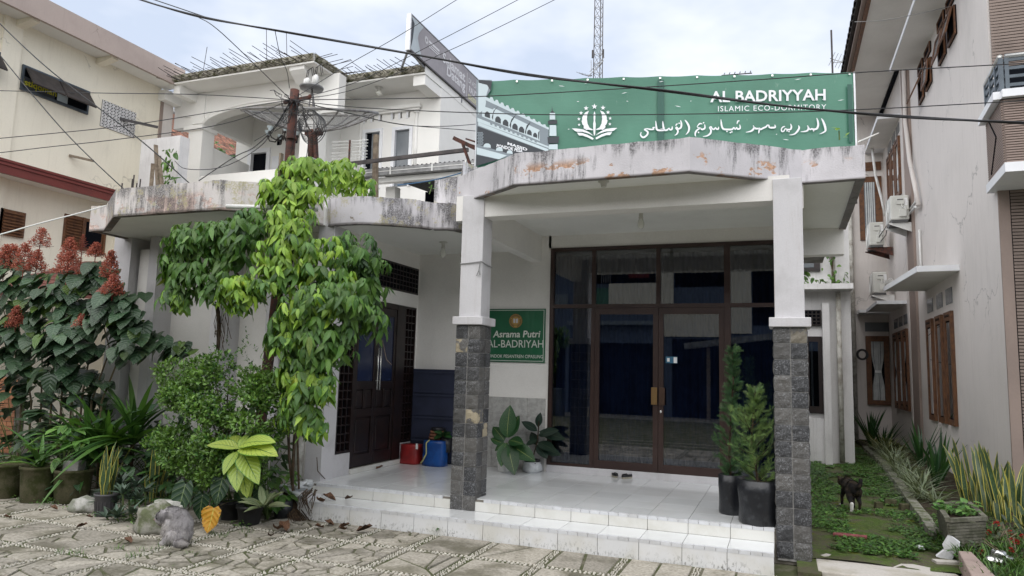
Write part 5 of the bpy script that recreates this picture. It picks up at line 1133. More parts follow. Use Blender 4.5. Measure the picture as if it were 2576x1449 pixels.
# balcony at the near corner, bamboo-textured parapet and steel railing
bc = gp('balcony', MB().prism([(2.70, 11.3), (2.64, 10.16), (6, 10.1), (6, 11.16), (3.0, 11.3)], 4.38, 4.5), 'white_trim')
pz0, pz1 = 4.5, 5.33; PB = [(2.72, 11.19), (2.66, 10.2), (6, 10.16)]
for i in range(2):
    a = Vector((*PB[i], 0)); b = Vector((*PB[i+1], 0)); d = (b-a).normalized(); n = Vector((d.y, -d.x, 0)); L = (b-a).length
    MB().plate([a+Vector((0,0,pz0)), b+Vector((0,0,pz0)), b+Vector((0,0,pz1)), a+Vector((0,0,pz1))], -n*.1).build('parapet', 'brown_rib', bc); rr4 = random.Random(i)
    for k in range(26): z = pz0+.015+k*.033; MB().obox((a+b)/2+n*.008+Vector((0,0,z)), d, n, Vector((0,0,1)), L/2-.01, .010, .010).build('rib', 'brown_band', bc)
    for k in range(3):
        x_ = .25+k*.8
        for s_ in ((x_, pz0+.05, x_+.4, pz0+.45), (x_+.4, pz0+.45, x_+.8, pz0+.05), (x_, pz0+.8, x_+.4, pz0+.45), (x_+.4, pz0+.45, x_+.8, pz0+.8)):
            if s_[2] < L: MB().bar(a+d*s_[0]+n*.02+Vector((0,0,s_[1])), a+d*s_[2]+n*.02+Vector((0,0,s_[3])), .02, .012).build('diagonal_groove', 'black_void', bc)
    MB().obox((a+b)/2+Vector((0,0,pz1+.05)), d, n, Vector((0,0,1)), L/2+.02, .10, .05).build('coping', 'white_trim', bc)
    MB().tube([a+d*.05+Vector((0,0,pz1+.56)), b+Vector((0,0,pz1+.56))], .035, 8).build('handrail', 'stainless', bc, smooth=True)
    for k in range(4 if i == 0 else 5): c = a+d*min(L, .06+k*(.33 if i == 0 else .62)); MB().bar(c+Vector((0,0,pz1+.08)), c+Vector((0,0,pz1+.54)), .045, .045).build('post', 'rail_blue', bc)
    for k in range(4): MB().obox((a+b)/2+Vector((0,0,pz1+.18+.11*k)), d, n, Vector((0,0,1)), L/2-.03, .012, .02).build('rail_bar', 'rail_blue', bc)
# pipes on the right building
def pipe(name, label, pts, r, m, group=None, cat='pipe', n=10): return tag(MB().tube(pts, r, n).build(name, m, smooth=True), label, cat, group)
pipe('wrapped_drain_pipe', 'pinkish tape wrapped pipe running down past the largest air conditioner', [(2.70, 17.5, 9.2), (2.70, 17.5, 8.3), (2.70, 17.55, 7.6), (2.70, 17.2, 6.6), (2.70, 16.7, 5.9), (2.72, 16.5, 5.42)], .045, 'grey_pink_paint')
pipe('white_conduit', 'thin white conduit dropping below the largest air conditioner', [(2.76, 16.75, 4.95), (2.76, 16.75, 3.75)], .022, 'pvc'); pipe('grey_drain_pipe', 'tall grey drain pipe in the far corner by the curtained window', [(1.90, 22.0, .1), (1.90, 22.0, 8.6)], .055, 'old_pvc')
pipe('refrigerant_pipe', 'pair of pale pipes rising past the brown upper window', [(2.45, 21.4, 8.2), (2.5, 21.3, 7.4), (2.62, 21.2, 6.7), (2.68, 21.1, 6.2)], .035, 'pvc')
def aircon(name, label, c, w_, h, dp, br):           # c = bottom centre, side faces camera: wide side along y
    t = thing(name, label, 'air conditioner', c, 'air conditioners on the grey pink wall'); x, y, z = c
    B(x-w_/2, x+w_/2, y-dp/2, y+dp/2, z, z+h).build('casing', 'ac_shell', t, bevel=.03); B(x-w_/2+.03, x+w_/2-.03, y-dp/2+.02, y+dp/2-.02, z-.05, z-.001).build('base_pan', 'ac_dark', t)
    yy = y-dp/2; B(x-.07, x+.09, yy-.03, yy-.001, z+h*.62, z+h*.86).build('handle_cover', 'ac_shell', t, bevel=.01); B(x-.05, x+.07, yy-.034, yy-.031, z+h*.79, z+h*.83).build('handle_slot', 'ac_dark', t)
    B(x-.02, x+w_/2-.06, yy-.05, yy-.001, z+.06, z+h*.42).build('valve_cover', 'ac_shell', t, bevel=.012); B(x+.02, x+.11, yy-.004, yy-.001, z+h*.47, z+h*.54).build('rating_label', 'label_white', t); B(x+.035, x+.085, yy-.006, yy-.0045, z+h*.485, z+h*.525).build('rating_print', 'label_grey', t)
    B(x+.09, x+.16, yy-.004, yy-.001, z+h*.58, z+h*.88).build('notice_label', 'label_white', t)
    m_ = MB()
    for k in range(7): r_ = .05+.033*k*h/.55; m_.tube([(x-w_/2-.012, y+r_*math.cos(q*PI/9), z+h*.5+r_*math.sin(q*PI/9)) for q in range(19)], .004, 4, False)
    m_.build('fan_grille', 'pvc', t)
    MB().tube([(x+.04, yy-.03, z+h*.62), (x+.03, yy-.05, z+h*.5), (x+.10, yy-.04, z+h*.42), (x+w_/2, yy-.02, z+h*.40)], .012, 6).build('power_lead', 'cable_white', t, smooth=True)
    for s_ in (-.4, .4): yq = y+s_*dp; m_ = MB().plate([(XG-.02, yq, z-.28), (XG-.02, yq, z-.05), (x-w_/2-.03, yq, z-.05), (x-w_/2-.03, yq, z-.075)], (0, .025, 0)); m_.build('bracket', br, t)
    return t
aircon('air_conditioner', 'largest boxy white air conditioner with pipes, high beside the brown pilaster', (2.52, 17.9, 5.34), .38, .56, .78, 'pvc')
aircon('air_conditioner', 'grey white air conditioner on rusty bracket in front of brown upper window', (2.40, 21.0, 5.32), .36, .62, .8, 'rust')
aircon('air_conditioner', 'lowest white air conditioner with hanging hoses just above white awnings', (2.44, 21.0, 4.05), .34, .55, .8, 'pvc')
for k, (a, b, c_) in enumerate((((2.72, 17.4, 5.55), (2.76, 17.0, 5.62), (2.72, 16.55, 5.45)), ((2.70, 17.4, 5.45), (2.74, 17.0, 5.5), (2.71, 16.6, 5.40)))): pipe('refrigerant_pipe', 'thick white insulated hose curling from the largest air conditioner', [a, b, c_], .028, 'pvc', 'insulated hoses')
for k in range(3): pipe('refrigerant_hose', 'white hose looping from the lowest air conditioner', [(2.58, 20.58, 4.2+.05*k), (2.68, 20.5, 4.33+.04*k), (2.76, 20.5, 4.22+.05*k), (2.77, 20.55, 4.05)], .02, 'pvc', 'hoses of the lowest air conditioner')
pipe('air_conditioner_cable', 'dark cable looped under the rusty bracketed air conditioner', [(2.42, 20.58, 5.42), (2.46, 20.55, 5.55), (2.6, 20.5, 5.75), (2.68, 20.5, 5.95), (2.6, 20.5, 5.55), (2.48, 20.55, 5.4)], .012, 'cable_black', cat='cable', n=6)
# ================================================================ SIDE WING behind the right column
sw = thing('side_wing', 'stained white side wing with dark windows and planted ledge beyond the stone column', 'building', (.7, 16.5, 0))
def sp(name, mb, m, **k): return mb.build(name, m, k.pop('parent', sw), **k)
sp('wall', B(.26, 1.34, 16.0, 16.2, 0, 5.4), 'old_white_wall'); sp('side_wall', B(1.30, 1.34, 16.2, 24, 0, 5.4), 'old_white_wall')
sp('ledge', B(.26, 1.36, 15.5, 16.0, 3.57, 3.68), 'old_white_wall'); sp('fin', B(.79, .92, 15.75, 16.0, 0, 3.31), 'old_white_wall'); sp('panel', B(.26, .79, 15.93, 16.0, 0, .95), 'old_white_wall')
f = sp('lower_window', B(.50, .78, 15.93, 15.999, 1.05, 2.63), 'dark_wood'); sp('pane', B(.53, .70, 15.92, 15.929, 1.2, 2.52), 'grey_glass', parent=f); sp('curtain', B(.56, .60, 15.925, 15.928, 1.2, 2.5), 'curtain_white', parent=f)
g_ = sp('lattice_vent', B(.44, .77, 15.94, 15.999, 2.85, 3.18), 'black_void')
for k in range(5): sp('bar', B(.44, .77, 15.92, 15.94, 2.86+.075*k, 2.88+.075*k), 'dark_wood', parent=g_)
for k in range(5): sp('bar', B(.44+.078*k, .46+.078*k, 15.915, 15.935, 2.85, 3.18), 'dark_wood', parent=g_)
f = sp('upper_window', B(.40, .78, 15.94, 15.999, 4.0, 4.72), 'dark_wood'); sp('pane', B(.44, .66, 15.93, 15.939, 4.08, 4.68), 'grey_pane', parent=f)
pipe('drain_pipe', 'white drain pipe on the stained wing wall below the planted ledge', [(1.10, 15.85, .1), (1.10, 15.85, 3.55)], .05, 'old_pvc'); pipe('drain_pipe', 'white drain pipe above the planted ledge overgrown by creeper', [(1.02, 15.85, 3.7), (1.02, 15.85, 5.4)], .045, 'old_pvc')
pipe('floor_pipe', 'short open clay pipe end lying at the far end of the lane', [(1.50, 20.9, .16), (1.58, 21.8, .16)], .10, 'old_pvc', cat='pipe', n=12); pipe('floor_pipe', 'pale pipe lying along the foot of the side wing', [(.35, 20.8, .12), (1.25, 21.0, .12)], .06, 'pvc')
# ================================================================ POLES, DISH, MAST, ANTENNAS
po = thing('utility_pole', 'rusty steel utility pole wrapped in cables rising through the vine', 'utility pole', (-5.66, 6.78, 0))
PT_ = [at(v, u, Y=yy) for v, u, yy in ((648, 1150, 6.9), (662, 1000, 6.85), (690, 800, 6.8), (716, 560, 6.75), (728, 400, 6.72), (742, 226, 6.7))]; PT_.insert(0, Vector((PT_[0].x-.03, 6.92, -.05)))
MB().tube(PT_, [.068, .066, .064, .062, .060, .056, .054], 14).build('pole_shaft', 'rust', po, smooth=True)
tp = PT_[-1]; MB().tube([tp+Vector((0,0,-.62)), tp+Vector((0,0,-.60))], .064, 12).build('pole_collar', 'rust', po); MB().bar(tp+Vector((-.1,-.06,-.17)), tp+Vector((.26,-.06,-.15)), .03, .04).bar(tp+Vector((.05,-.06,-.10)), tp+Vector((.12,-.06,-.22)), .02, .02).build('cross_bracket', 'rust', po); MB().ball(tp+Vector((.27,-.06,-.14)), .022, .022, .03, 8, 6).build('insulator', 'rust', po)
r6 = random.Random(6)
for k in range(16):
    a = tp+Vector((r6.uniform(-.14, .16), -.07+r6.uniform(-.03, .03), -.16+r6.uniform(-.05, .05))); pts = [a]
    for q in range(5): a = a+Vector((r6.uniform(-.09, .09), r6.uniform(-.03, .03), r6.uniform(-.12, .06))); pts.append(a)
    MB().tube(pts, .0045, 5).build('wire_tangle', 'cable_black', po)
pb = thing('pole_board', 'grey timber board strapped to the rusty pole above the vine', 'board', tuple(at(707, 420, Y=6.55))); q0 = at(707, 405, Y=6.55); q1 = at(703, 470, Y=6.55); MB().bar(q0+Vector((0,0,.09)), q1, .05, .025).bar(q0+Vector((.14,.02,.05)), q1+Vector((.16,.02,.05)), .10, .02).build('plank', 'old_wood', pb)
tag(MB().tube([at(570, 519, Y=6.33), at(735, 523, Y=6.50), at(800, 527, Y=6.7)], .026, 10).build('roof_drain_pipe', 'pvc', smooth=True), 'white drain pipe jutting from the left canopy across the vine', 'pipe')
ds = thing('satellite_dish', 'large mesh satellite dish facing up with feed cluster above the canopy', 'satellite dish', (-7.5, 9.8, 3.9))
DC = Vector((-7.56, 9.8, 5.78)); dr = 1.13; up = Vector((.10, -.30, 1)).normalized(); dx_ = up.cross(Vector((0,1,0))).normalized(); dy_ = up.cross(dx_)
def dpt(r, a): return DC+(dx_*math.cos(a)+dy_*math.sin(a))*(r*dr)+up*(.33*r*r)
for k in range(12): MB().tube([dpt(.08+.92*q/8, k*PI/6) for q in range(9)], .016, 5).build('rib', 'dish_metal', ds, smooth=True)
MB().tube([dpt(1, q*PI/24) for q in range(49)], .024, 6, False).build('rim', 'dish_metal', ds, smooth=True); MB().tube([dpt(.55, q*PI/24) for q in range(49)], .007, 5, False).build('hoop', 'dish_metal', ds)
s = NT('dish_mesh'); t_ = s.t; tr_ = s.n('BsdfTransparent'); ms = s.n('MixShader', i0=.30); t_.links.new(tr_.outputs[0], ms.inputs[1]); t_.links.new(s.b.outputs[0], ms.inputs[2]); s.out((.22,.22,.215,1), .5); t_.links.new(ms.outputs[0], t_.nodes['Material Output'].inputs[0])
mb = MB()
for i in range(6):
    for q in range(36): mb.quad(dpt(.1+.9*i/6, q*PI/18), dpt(.1+.9*i/6, (q+1)*PI/18), dpt(.1+.9*(i+1)/6, (q+1)*PI/18), dpt(.1+.9*(i+1)/6, q*PI/18))
mb.build('mesh_panel', 'dish_mesh', ds, smooth=True)
fc = Vector((-7.63, 9.8, 6.66))
for k in range(3): MB().tube([dpt(.12, k*2*PI/3+.4), fc-up*.10], .014, 6).build('feed_strut', 'dish_metal', ds)
MB().lathe([(.0, -.10), (.20, -.10), (.21, -.07), (.05, -.06)], fc, 18).build('feed_plate', 'galvanised', ds, smooth=True)
for k, (ox, oy, h) in enumerate(((-.13, 0, .13), (-.05, -.06, .11), (.05, 0, .16), (.12, -.05, .15), (.02, .08, .13))):
    MB().lathe([(.042, -.06), (.042, h-.05), (.025, h-.03)], fc+Vector((ox, oy, 0)), 10).build('feed_horn', 'pvc', ds, smooth=True)
    if k < 4: MB().tube([fc+Vector((ox, oy, h-.04)), fc+Vector((ox+.02, oy, h+.12)), fc+Vector((ox+.10, oy, h+.16)), fc+Vector((ox+.14, oy, h-.02))], .007, 5).build('feed_lead', 'cable_black', ds, smooth=True)
MB().tube([Vector((-7.52, 9.8, 3.88)), Vector((-7.53, 9.8, 5.30))], .065, 12).build('mast', 'pvc', ds, smooth=True); MB().tube([Vector((-7.53, 9.8, 5.30)), DC-up*.05], .072, 12).build('mast_head', 'rust', ds, smooth=True); MB().bar(DC+Vector((.10,-.05,-.05)), DC+Vector((.16,-.05,-.5)), .07, .05).bar(DC+Vector((-.12,0,-.02)), DC+Vector((.2,0,-.02)), .1, .1).build('mount', 'rust', ds)
ya = thing('roof_antenna', 'small television aerial with stacked rods beside the satellite dish', 'aerial', (-6.35, 9.2, 3.9)); MB().tube([(-6.35, 9.2, 3.9), (-6.36, 9.2, 5.32)], .016, 6).build('aerial_mast', 'rust', ya)
for k, z in enumerate((5.02, 5.07, 5.12, 5.2, 5.25, 5.3, 4.75, 4.8, 4.85)): MB().tube([(-6.66, 9.16, z), (-6.05, 9.24, z+.01)], .007, 5).build('aerial_rod', 'stainless', ya)
# lattice radio mast
rt = thing('radio_mast', 'tall slender lattice radio mast beyond the banner', 'mast', (-10.1, 40, 0)); m0 = Vector((-10.12, 40, 12)); m1 = Vector((-10.12, 40, 30)); legs = [Vector((-.29, -.16, 0)), Vector((.29, -.16, 0)), Vector((0, .34, 0))]
for l_ in legs: MB().bar(m0+l_*1.06, m1+l_*.8, .045, .045).build('leg', 'dark_steel', rt)
for k in range(30):
    z0, z1 = 12+k*.6, 12.6+k*.6; m_ = MB(); f0 = lerp(1.06, .8, k/30)
    for i in range(3): a, b = legs[i]*f0, legs[(i+1) % 3]*f0; m_.bar((m0.x+a.x, 40+a.y, z0), (m0.x+b.x, 40+b.y, z0), .022, .022); m_.bar((m0.x+a.x, 40+a.y, z0), (m0.x+b.x, 40+b.y, z1), .022, .022)
    m_.build('lattice_bay', 'galvanised', rt)
for s_, z in ((-.34, 21.0), (.33, 20.95)): MB().tube([(m0.x+s_, 39.8, z-.25), (m0.x+s_, 39.8, z+.25)], .05, 8).build('panel_antenna', 'dark_steel', rt)
MB().bar((m0.x-.6, 39.8, 19.6), (m0.x+.35, 39.8, 20.5), .04, .04).bar((m0.x-.5, 39.8, 19.9), (m0.x+.4, 39.8, 20.7), .03, .03).bar((m0.x-.4, 39.8, 19.9), (m0.x-.42, 39.8, 20.6), .03, .03).build('yagi', 'galvanised', rt)
m_ = MB()
for k in range(5): m_.tube([(m0.x-1.35+.18*k, 39.8, 20.0-.06*k), (m0.x-.9+.12*k, 39.8, 19.75-.05*k), (m0.x-.35, 39.8, 19.6+.03*k)], .012, 4)
m_.build('grid_dish', 'galvanised', rt)
aw = thing('roof_aerial', 'thin aerial pole with bent yagi antenna near the tiled eave', 'aerial', (2.2, 26, 0)); A0 = at(2091, 76, Y=26); A1 = at(2095, 200, Y=26); MB().tube([A0, A1, Vector((A1.x, 26, A1.z-3))], .035, 6).build('aerial_pole', 'dark_steel', aw); ac_ = at(2108, 155, Y=26)
MB().tube([ac_+Vector((-.25,0,.15)), ac_+Vector((.5,0,-.2))], .015, 5).tube([A0+Vector((.02,0,-1.2)), ac_+Vector((.45,0,-.1))], .012, 5).build('aerial_boom', 'stainless', aw)
for k in range(7): c = ac_+Vector((-.2+.1*k, 0, .12-.05*k)); MB().tube([c+Vector((-.10,0,-.22)), c+Vector((.12,0,.24))], .01, 4).build('aerial_rod', 'stainless', aw)
yg = thing('rooftop_yagi', 'short yagi antenna just showing over the banner top', 'aerial', tuple(at(1840, 190, Y=14))); a = at(1815, 190, Y=14); b = at(1892, 184, Y=14); MB().tube([a, b], .012, 5).tube([a.lerp(b, .3), a.lerp(b, .3)+Vector((0,0,-2.5))], .015, 5).build('boom', 'dark_steel', yg)
for k in range(6): c = a.lerp(b, .1+.17*k); MB().tube([c+Vector((0,-.1,-.02)), c+Vector((0,.1,.09))], .01, 4).build('rod', 'dark_steel', yg)
# ================================================================ OVERHEAD CABLES
def cable(label, pts, r, sag=0, m='cable_black', group=None, name='overhead_cable', cat='cable'):
    P_ = [Vector(p) for p in pts]; out = []
    if len(P_) == 2:
        for k in range(25): t = k/24; out.append(P_[0].lerp(P_[1], t)+Vector((0, 0, -sag*4*t*(1-t))))
    else:
        for i in range(len(P_)-1):
            p0, p1, p2, p3 = P_[max(i-1, 0)], P_[i], P_[i+1], P_[min(i+2, len(P_)-1)]
            for q in range(8): t = q/8; out.append(.5*((2*p1)+(p2-p0)*t+(2*p0-5*p1+4*p2-p3)*t*t+(3*p1-p0-3*p2+p3)*t**3))
        out.append(P_[-1])
    return tag(MB().tube(out, r, 6).build(name, m, smooth=True), label, cat, group)
def ray_at(px, py, dist): d = ray(px, py); return CAM+d*dist
cab = lambda pts: [ray_at(*p) for p in pts]
big = cab([(200, -60, 9), (340, -5, 8.5), (500, 40, 8), (700, 78, 7.6), (1030, 135, 7), (1330, 187, 6.6), (1660, 228, 6.3), (2000, 270, 6.1), (2300, 294, 6.0), (2600, 312, 6.0), (2800, 325, 6)])
cable('thick twisted black cable sweeping across the whole view', big, .010); b2 = [p+Vector((0, 0, .012*math.sin(k*2.2)))+FWD*(-.012*math.cos(k*2.2)) for k, p in enumerate(big)]; cable('second strand twisted round the thick black cable', b2, .008)
cable('thin cable joining the thick cable near the mauve roof band', cab([(330, -20, 8.6), (420, 10, 8.3), (520, 44, 7.95)]), .006)
tpx = tp+Vector((0, -.06, -.15))
def to_pole(label, pts, r=.0048, **k): return cable(label, [tpx]+cab(pts), r, **k)
to_pole('thin cable from the pole up past the thick cable to the upper left', [(560, 85, 7.8), (500, 44, 8.0)])
to_pole('thin cable rising from the pole across the welcome board', [(880, 160, 9), (1000, 92, 9.3), (1148, 0, 9.8), (1200, -30, 10)])
to_pole('cable rising from the pole to the sky below the radio mast', [(900, 205, 9.5), (1100, 105, 10), (1302, 0, 10.4), (1360, -30, 10.6)]); to_pole('lowest of the cables rising from the pole to the upper right', [(900, 222, 9.5), (1150, 118, 10), (1394, 0, 10.4), (1450, -30, 10.6)])
to_pole('thin cable running level from the pole to the left edge', [(500, 238, 8.4), (250, 234, 8.8), (0, 228, 9.2), (-80, 226, 9.4)]); to_pole('cable from the pole falling gently to the left edge past the vent', [(560, 278, 8.2), (300, 318, 8.4), (0, 348, 8.6), (-80, 356, 8.7)]); to_pole('lower cable from the pole falling to the left edge above the maroon eave', [(560, 312, 8.2), (300, 350, 8.4), (120, 370, 8.5), (0, 384, 8.6), (-80, 390, 8.7)])
to_pole('cable from the pole passing high across the green banner to the right', [(1000, 248, 7.4), (1200, 243, 7.1), (1500, 227, 6.8), (1900, 201, 6.6), (2150, 183, 6.5), (2600, 158, 6.4), (2700, 152, 6.4)]); to_pole('cable from the pole passing low across the green banner to the right', [(900, 270, 7.4), (1200, 284, 7.1), (1480, 289, 6.8), (1900, 284, 6.6), (2200, 274, 6.5), (2600, 252, 6.4), (2700, 247, 6.4)])
to_pole('cable sagging from the pole behind the banner edge', [(880, 285, 8.5), (1000, 312, 9.2), (1100, 318, 9.6), (1200, 312, 10.2), (1300, 300, 10.6)]); to_pole('cable from the pole drooping lower behind the banner edge', [(900, 290, 8.6), (1020, 314, 9.2), (1200, 330, 10.2), (1300, 345, 10.6)])
cable('thin cable crossing the cream wall towards the left canopy', cab([(-40, 20, 10), (0, 60, 9.8), (130, 180, 9.5), (350, 350, 9.2), (478, 462, 9.0), (500, 476, 9.0)]), .008); cable('second thin cable crossing the cream wall lower down', cab([(-40, 90, 10), (100, 260, 9.6), (190, 360, 9.4), (300, 465, 9.2), (318, 478, 9.2)]), .007)
cable('white cable sagging from the left canopy to the left edge', cab([(268, 517, 8.9), (200, 536, 8.6), (100, 562, 8.2), (0, 590, 7.9), (-60, 605, 7.7)]), .009, m='cable_white')
cable('thin cable hanging from the pole down to the left canopy', [tpx]+cab([(690, 320, 8.6), (640, 370, 8.8), (590, 395, 8.9), (500, 455, 9.0)]), .006); cable('second loop of cable from pole to left canopy', [tpx]+cab([(700, 310, 8.6), (650, 372, 8.8), (560, 420, 8.9), (470, 425, 9.2), (440, 405, 9.6)]), .005)
cable('thin upright wire running from thick cable to pole top', cab([(692, 78, 7.6), (705, 140, 8), (722, 180, 8.3), (728, 222, 8.5)]), .004)
cable('thin pale wire crossing the tiled eave', cab([(2150, 55, 12), (2230, 50, 12), (2330, 30, 12), (2480, -5, 12)]), .006, m='label_grey')
cable('cable strung from the canopy top to the white awning of the grey pink building', [at(2160, 357, Y=9.0), at(2210, 335, Y=13)], .012, m='cable_white')
cl = thing('cable_coil', 'coil of black cable hanging on the pole beside the dish', 'cable coil', tuple(at(783, 310, Y=6.6))); cc = at(783, 312, Y=6.6)
for k in range(6): MB().tube([cc+Vector(((.145+.006*k)*math.cos(q*PI/12), .02*k-.05, (.155+.005*k)*math.sin(q*PI/12)-.01*k)) for q in range(25)], .0045, 5, False).build('cable_turn', 'cable_black', cl)
for k, (a, b) in enumerate((((735, 255), (640, 355)), ((748, 255), (700, 460)), ((752, 258), (810, 340)), ((738, 262), (690, 330)), ((760, 262), (766, 420)))): cable('loose wire dangling from the top of the rusty pole', cab([(a[0], a[1], 8.2), ((a[0]+b[0])/2+12, (a[1]+b[1])/2+10, 8.25), (b[0], b[1], 8.3)]), .004, group='loose wires on the pole', name='loose_wire')
co = thing('cable_coil', 'small black cable coil hanging on the far grey drain pipe', 'cable coil', (1.95, 21.8, 2.2)); c0 = at(2169, 892, Y=21.8)
for k in range(5): MB().tube([c0+Vector(((.10+.012*k)*math.cos(q*PI/10), -.01*k, (.11+.01*k)*math.sin(q*PI/10))) for q in range(21)], .010, 5, False).build('cable_turn', 'cable_black', co)
cable('black cable drooping between the side wing and the far coil', cab([(2066, 790, 19), (2066, 830, 19), (2078, 890, 19), (2100, 910, 19.3), (2125, 905, 19.8), (2160, 885, 20.5)]), .010, name='wall_cable'); cable('thin black cable falling down the far drain pipe', cab([(2106, 735, 19), (2108, 790, 19), (2140, 850, 20), (2155, 900, 20.3), (2140, 1000, 20.3), (2132, 1080, 20.3)]), .008, name='wall_cable')
cable('blue rope tied along the gutter of the corrugated shelter', cab([(1000, 466, 11.5), (1080, 455, 11.4), (1150, 438, 11.3), (1172, 428, 11.2)]), .01, m='cable_blue', name='blue_rope', cat='rope')
# bulbs under the porch canopies
lamp('ceiling_bulb', 'bare bulb in holder under the porch ceiling before the glass doors', (-1.62, 8.65, 3.777), .05); lamp('ceiling_bulb', 'bare bulb in holder under the curved canopy before the dark door', (-4.51, 8.95, 3.559), .05)
eh = thing('empty_lamp_holder', 'empty lamp holder under the front canopy edge', 'lamp holder', (-1.74, 7.16, 3.777)); MB().lathe([(.06, 0), (.06, -.01), (.035, -.015), (.03, -.06), (.024, -.065)], (-1.74, 7.16, 3.777), 14).build('holder', 'porcelain', eh, smooth=True)
# string tied round the left column
tag(MB().tube([(-3.515, 7.425, 2.98), (-3.4, 7.42, 2.985), (-3.24, 7.42, 3.0), (-3.222, 7.5, 2.98), (-3.222, 7.7, 2.97)], .007, 5).tube([(-3.25, 7.415, 2.99), (-3.26, 7.41, 2.9), (-3.245, 7.41, 2.84)], .008, 5).tube([(-3.26, 7.41, 2.9), (-3.29, 7.41, 2.83)], .006, 5).build('tied_string', 'label_grey'), 'frayed dark string knotted round the white shaft of the column by the sign', 'string')
# ================================================================ LEAF TEMPLATES (local +Y along blade, +Z upper face)
def leaf_tpl(prof, n=6, fold=.18, droop=.2, lobe=0., wave=0., seed=0, bend=0., twist=0.):
    r = random.Random(seed); vs, fs, us = [], [], []; ph = r.uniform(0, 6)
    for i in range(n+1):
        t = i/n; w_ = prof(t); z = -droop*t*t; ye = t-lobe*(1-t)**5
        for sgn in (-1, 0, 1):
            bx = bend*t*t; tw = twist*t
            if sgn == 0: vs.append((bx, t, z))
            else: vs.append((bx+sgn*w_*math.cos(tw), ye, z+fold*w_+wave*math.sin(t*9+ph+sgn)*w_+sgn*w_*math.sin(tw)))
    for i in range(n):
        a = i*3; t0, t1 = i/n, (i+1)/n
        fs.append((a, a+1, a+4, a+3)); us.append(((0, t0), (.5, t0), (.5, t1), (0, t1)))
        fs.append((a+1, a+2, a+5, a+4)); us.append(((.5, t0), (1, t0), (1, t1), (.5, t1)))
    return vs, fs, us
ov = lambda k, p=.8: (lambda t: k*math.sin(PI*min(1, t)**p)**.85 if t < 1 else .0)
_hx = (0, .06, .15, .3, .5, .7, .85, 1); _hy = (.40, .74, .93, 1., .88, .60, .33, 0)
def _hp(t):
    for i in range(7):
        if t <= _hx[i+1]+1e-9: return lerp(_hy[i], _hy[i+1], (t-_hx[i])/(_hx[i+1]-_hx[i]))
    return 0.
heart = lambda k: (lambda t: k*_hp(t))
strap = lambda k: (lambda t: k*(.55+.45*min(1, t*4))*(1-max(0, (t-.35)/.65)**2.2) if t < 1 else 0.)
def lmesh(name, tpl, m):
    me = MB().add(tpl, Matrix.Identity(4)).mesh(name); me.materials.append(MT[m]); me.polygons.foreach_set('use_smooth', [True]*len(me.polygons)); return me
def jit(v, a, r): return Vector(v)+Vector((r.uniform(-a, a), r.uniform(-a, a), r.uniform(-a, a)))
def mpx(p): return (Vector(p)-CAM).dot(FWD)/FV           # metres per picture unit at a point
# ================================================================ THE BIG VINE
rv = random.Random(21)
vine = thing('climbing_vine', 'huge leafy climbing vine smothering the rusty pole and both canopy edges', 'vine', (-5.6, 6.7, 0))
VT = [leaf_tpl(ov(.150+.014*(k % 4), .70+.05*(k % 3)), 6, .12+.10*(k % 3), .10+.09*k, 0, .14+.05*(k % 3), k, (-.12, .14, .05, -.05, .18, -.16)[k], (.3, -.5, .8, -.2, .5, -.9)[k]) for k in range(6)]
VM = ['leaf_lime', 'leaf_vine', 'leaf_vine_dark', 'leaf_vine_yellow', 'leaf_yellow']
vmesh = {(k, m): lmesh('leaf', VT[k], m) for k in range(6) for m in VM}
#   vx, vy, Y, rx px, ry px, depth m, clusters, weights lime/vine/dark/yellow/dead
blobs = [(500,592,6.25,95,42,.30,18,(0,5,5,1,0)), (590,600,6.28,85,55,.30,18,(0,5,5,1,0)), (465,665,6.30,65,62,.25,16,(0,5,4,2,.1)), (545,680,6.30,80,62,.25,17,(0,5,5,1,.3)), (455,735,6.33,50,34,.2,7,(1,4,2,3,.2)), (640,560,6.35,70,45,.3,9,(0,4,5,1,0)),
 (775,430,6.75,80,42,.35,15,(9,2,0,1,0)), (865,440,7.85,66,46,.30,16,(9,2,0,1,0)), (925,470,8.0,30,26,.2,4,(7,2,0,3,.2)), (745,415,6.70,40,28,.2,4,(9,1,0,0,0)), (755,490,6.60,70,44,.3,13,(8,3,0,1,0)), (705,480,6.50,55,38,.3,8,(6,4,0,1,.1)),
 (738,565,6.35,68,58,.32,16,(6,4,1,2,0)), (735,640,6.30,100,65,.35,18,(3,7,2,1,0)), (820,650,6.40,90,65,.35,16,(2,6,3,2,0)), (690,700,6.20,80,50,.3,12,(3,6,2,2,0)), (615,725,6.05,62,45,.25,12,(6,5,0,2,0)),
 (900,640,6.80,70,70,.3,16,(0,2,8,0,0)), (945,690,7.00,42,70,.25,11,(0,1,9,0,0)), (870,740,6.35,85,60,.3,16,(0,4,2,5,0)), (780,760,6.20,85,55,.3,16,(1,5,1,5,0)), (930,790,6.75,45,50,.2,7,(0,4,5,2,.1)),  # first two, right side: canopy shade put into the colour as dark leaves
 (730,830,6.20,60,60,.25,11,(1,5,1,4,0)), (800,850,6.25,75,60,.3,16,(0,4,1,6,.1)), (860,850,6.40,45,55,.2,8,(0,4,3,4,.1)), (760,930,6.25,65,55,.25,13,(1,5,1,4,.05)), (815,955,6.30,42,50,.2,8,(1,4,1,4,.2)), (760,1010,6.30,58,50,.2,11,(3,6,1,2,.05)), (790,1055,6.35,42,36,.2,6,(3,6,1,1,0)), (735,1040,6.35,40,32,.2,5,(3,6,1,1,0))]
pl_ = []
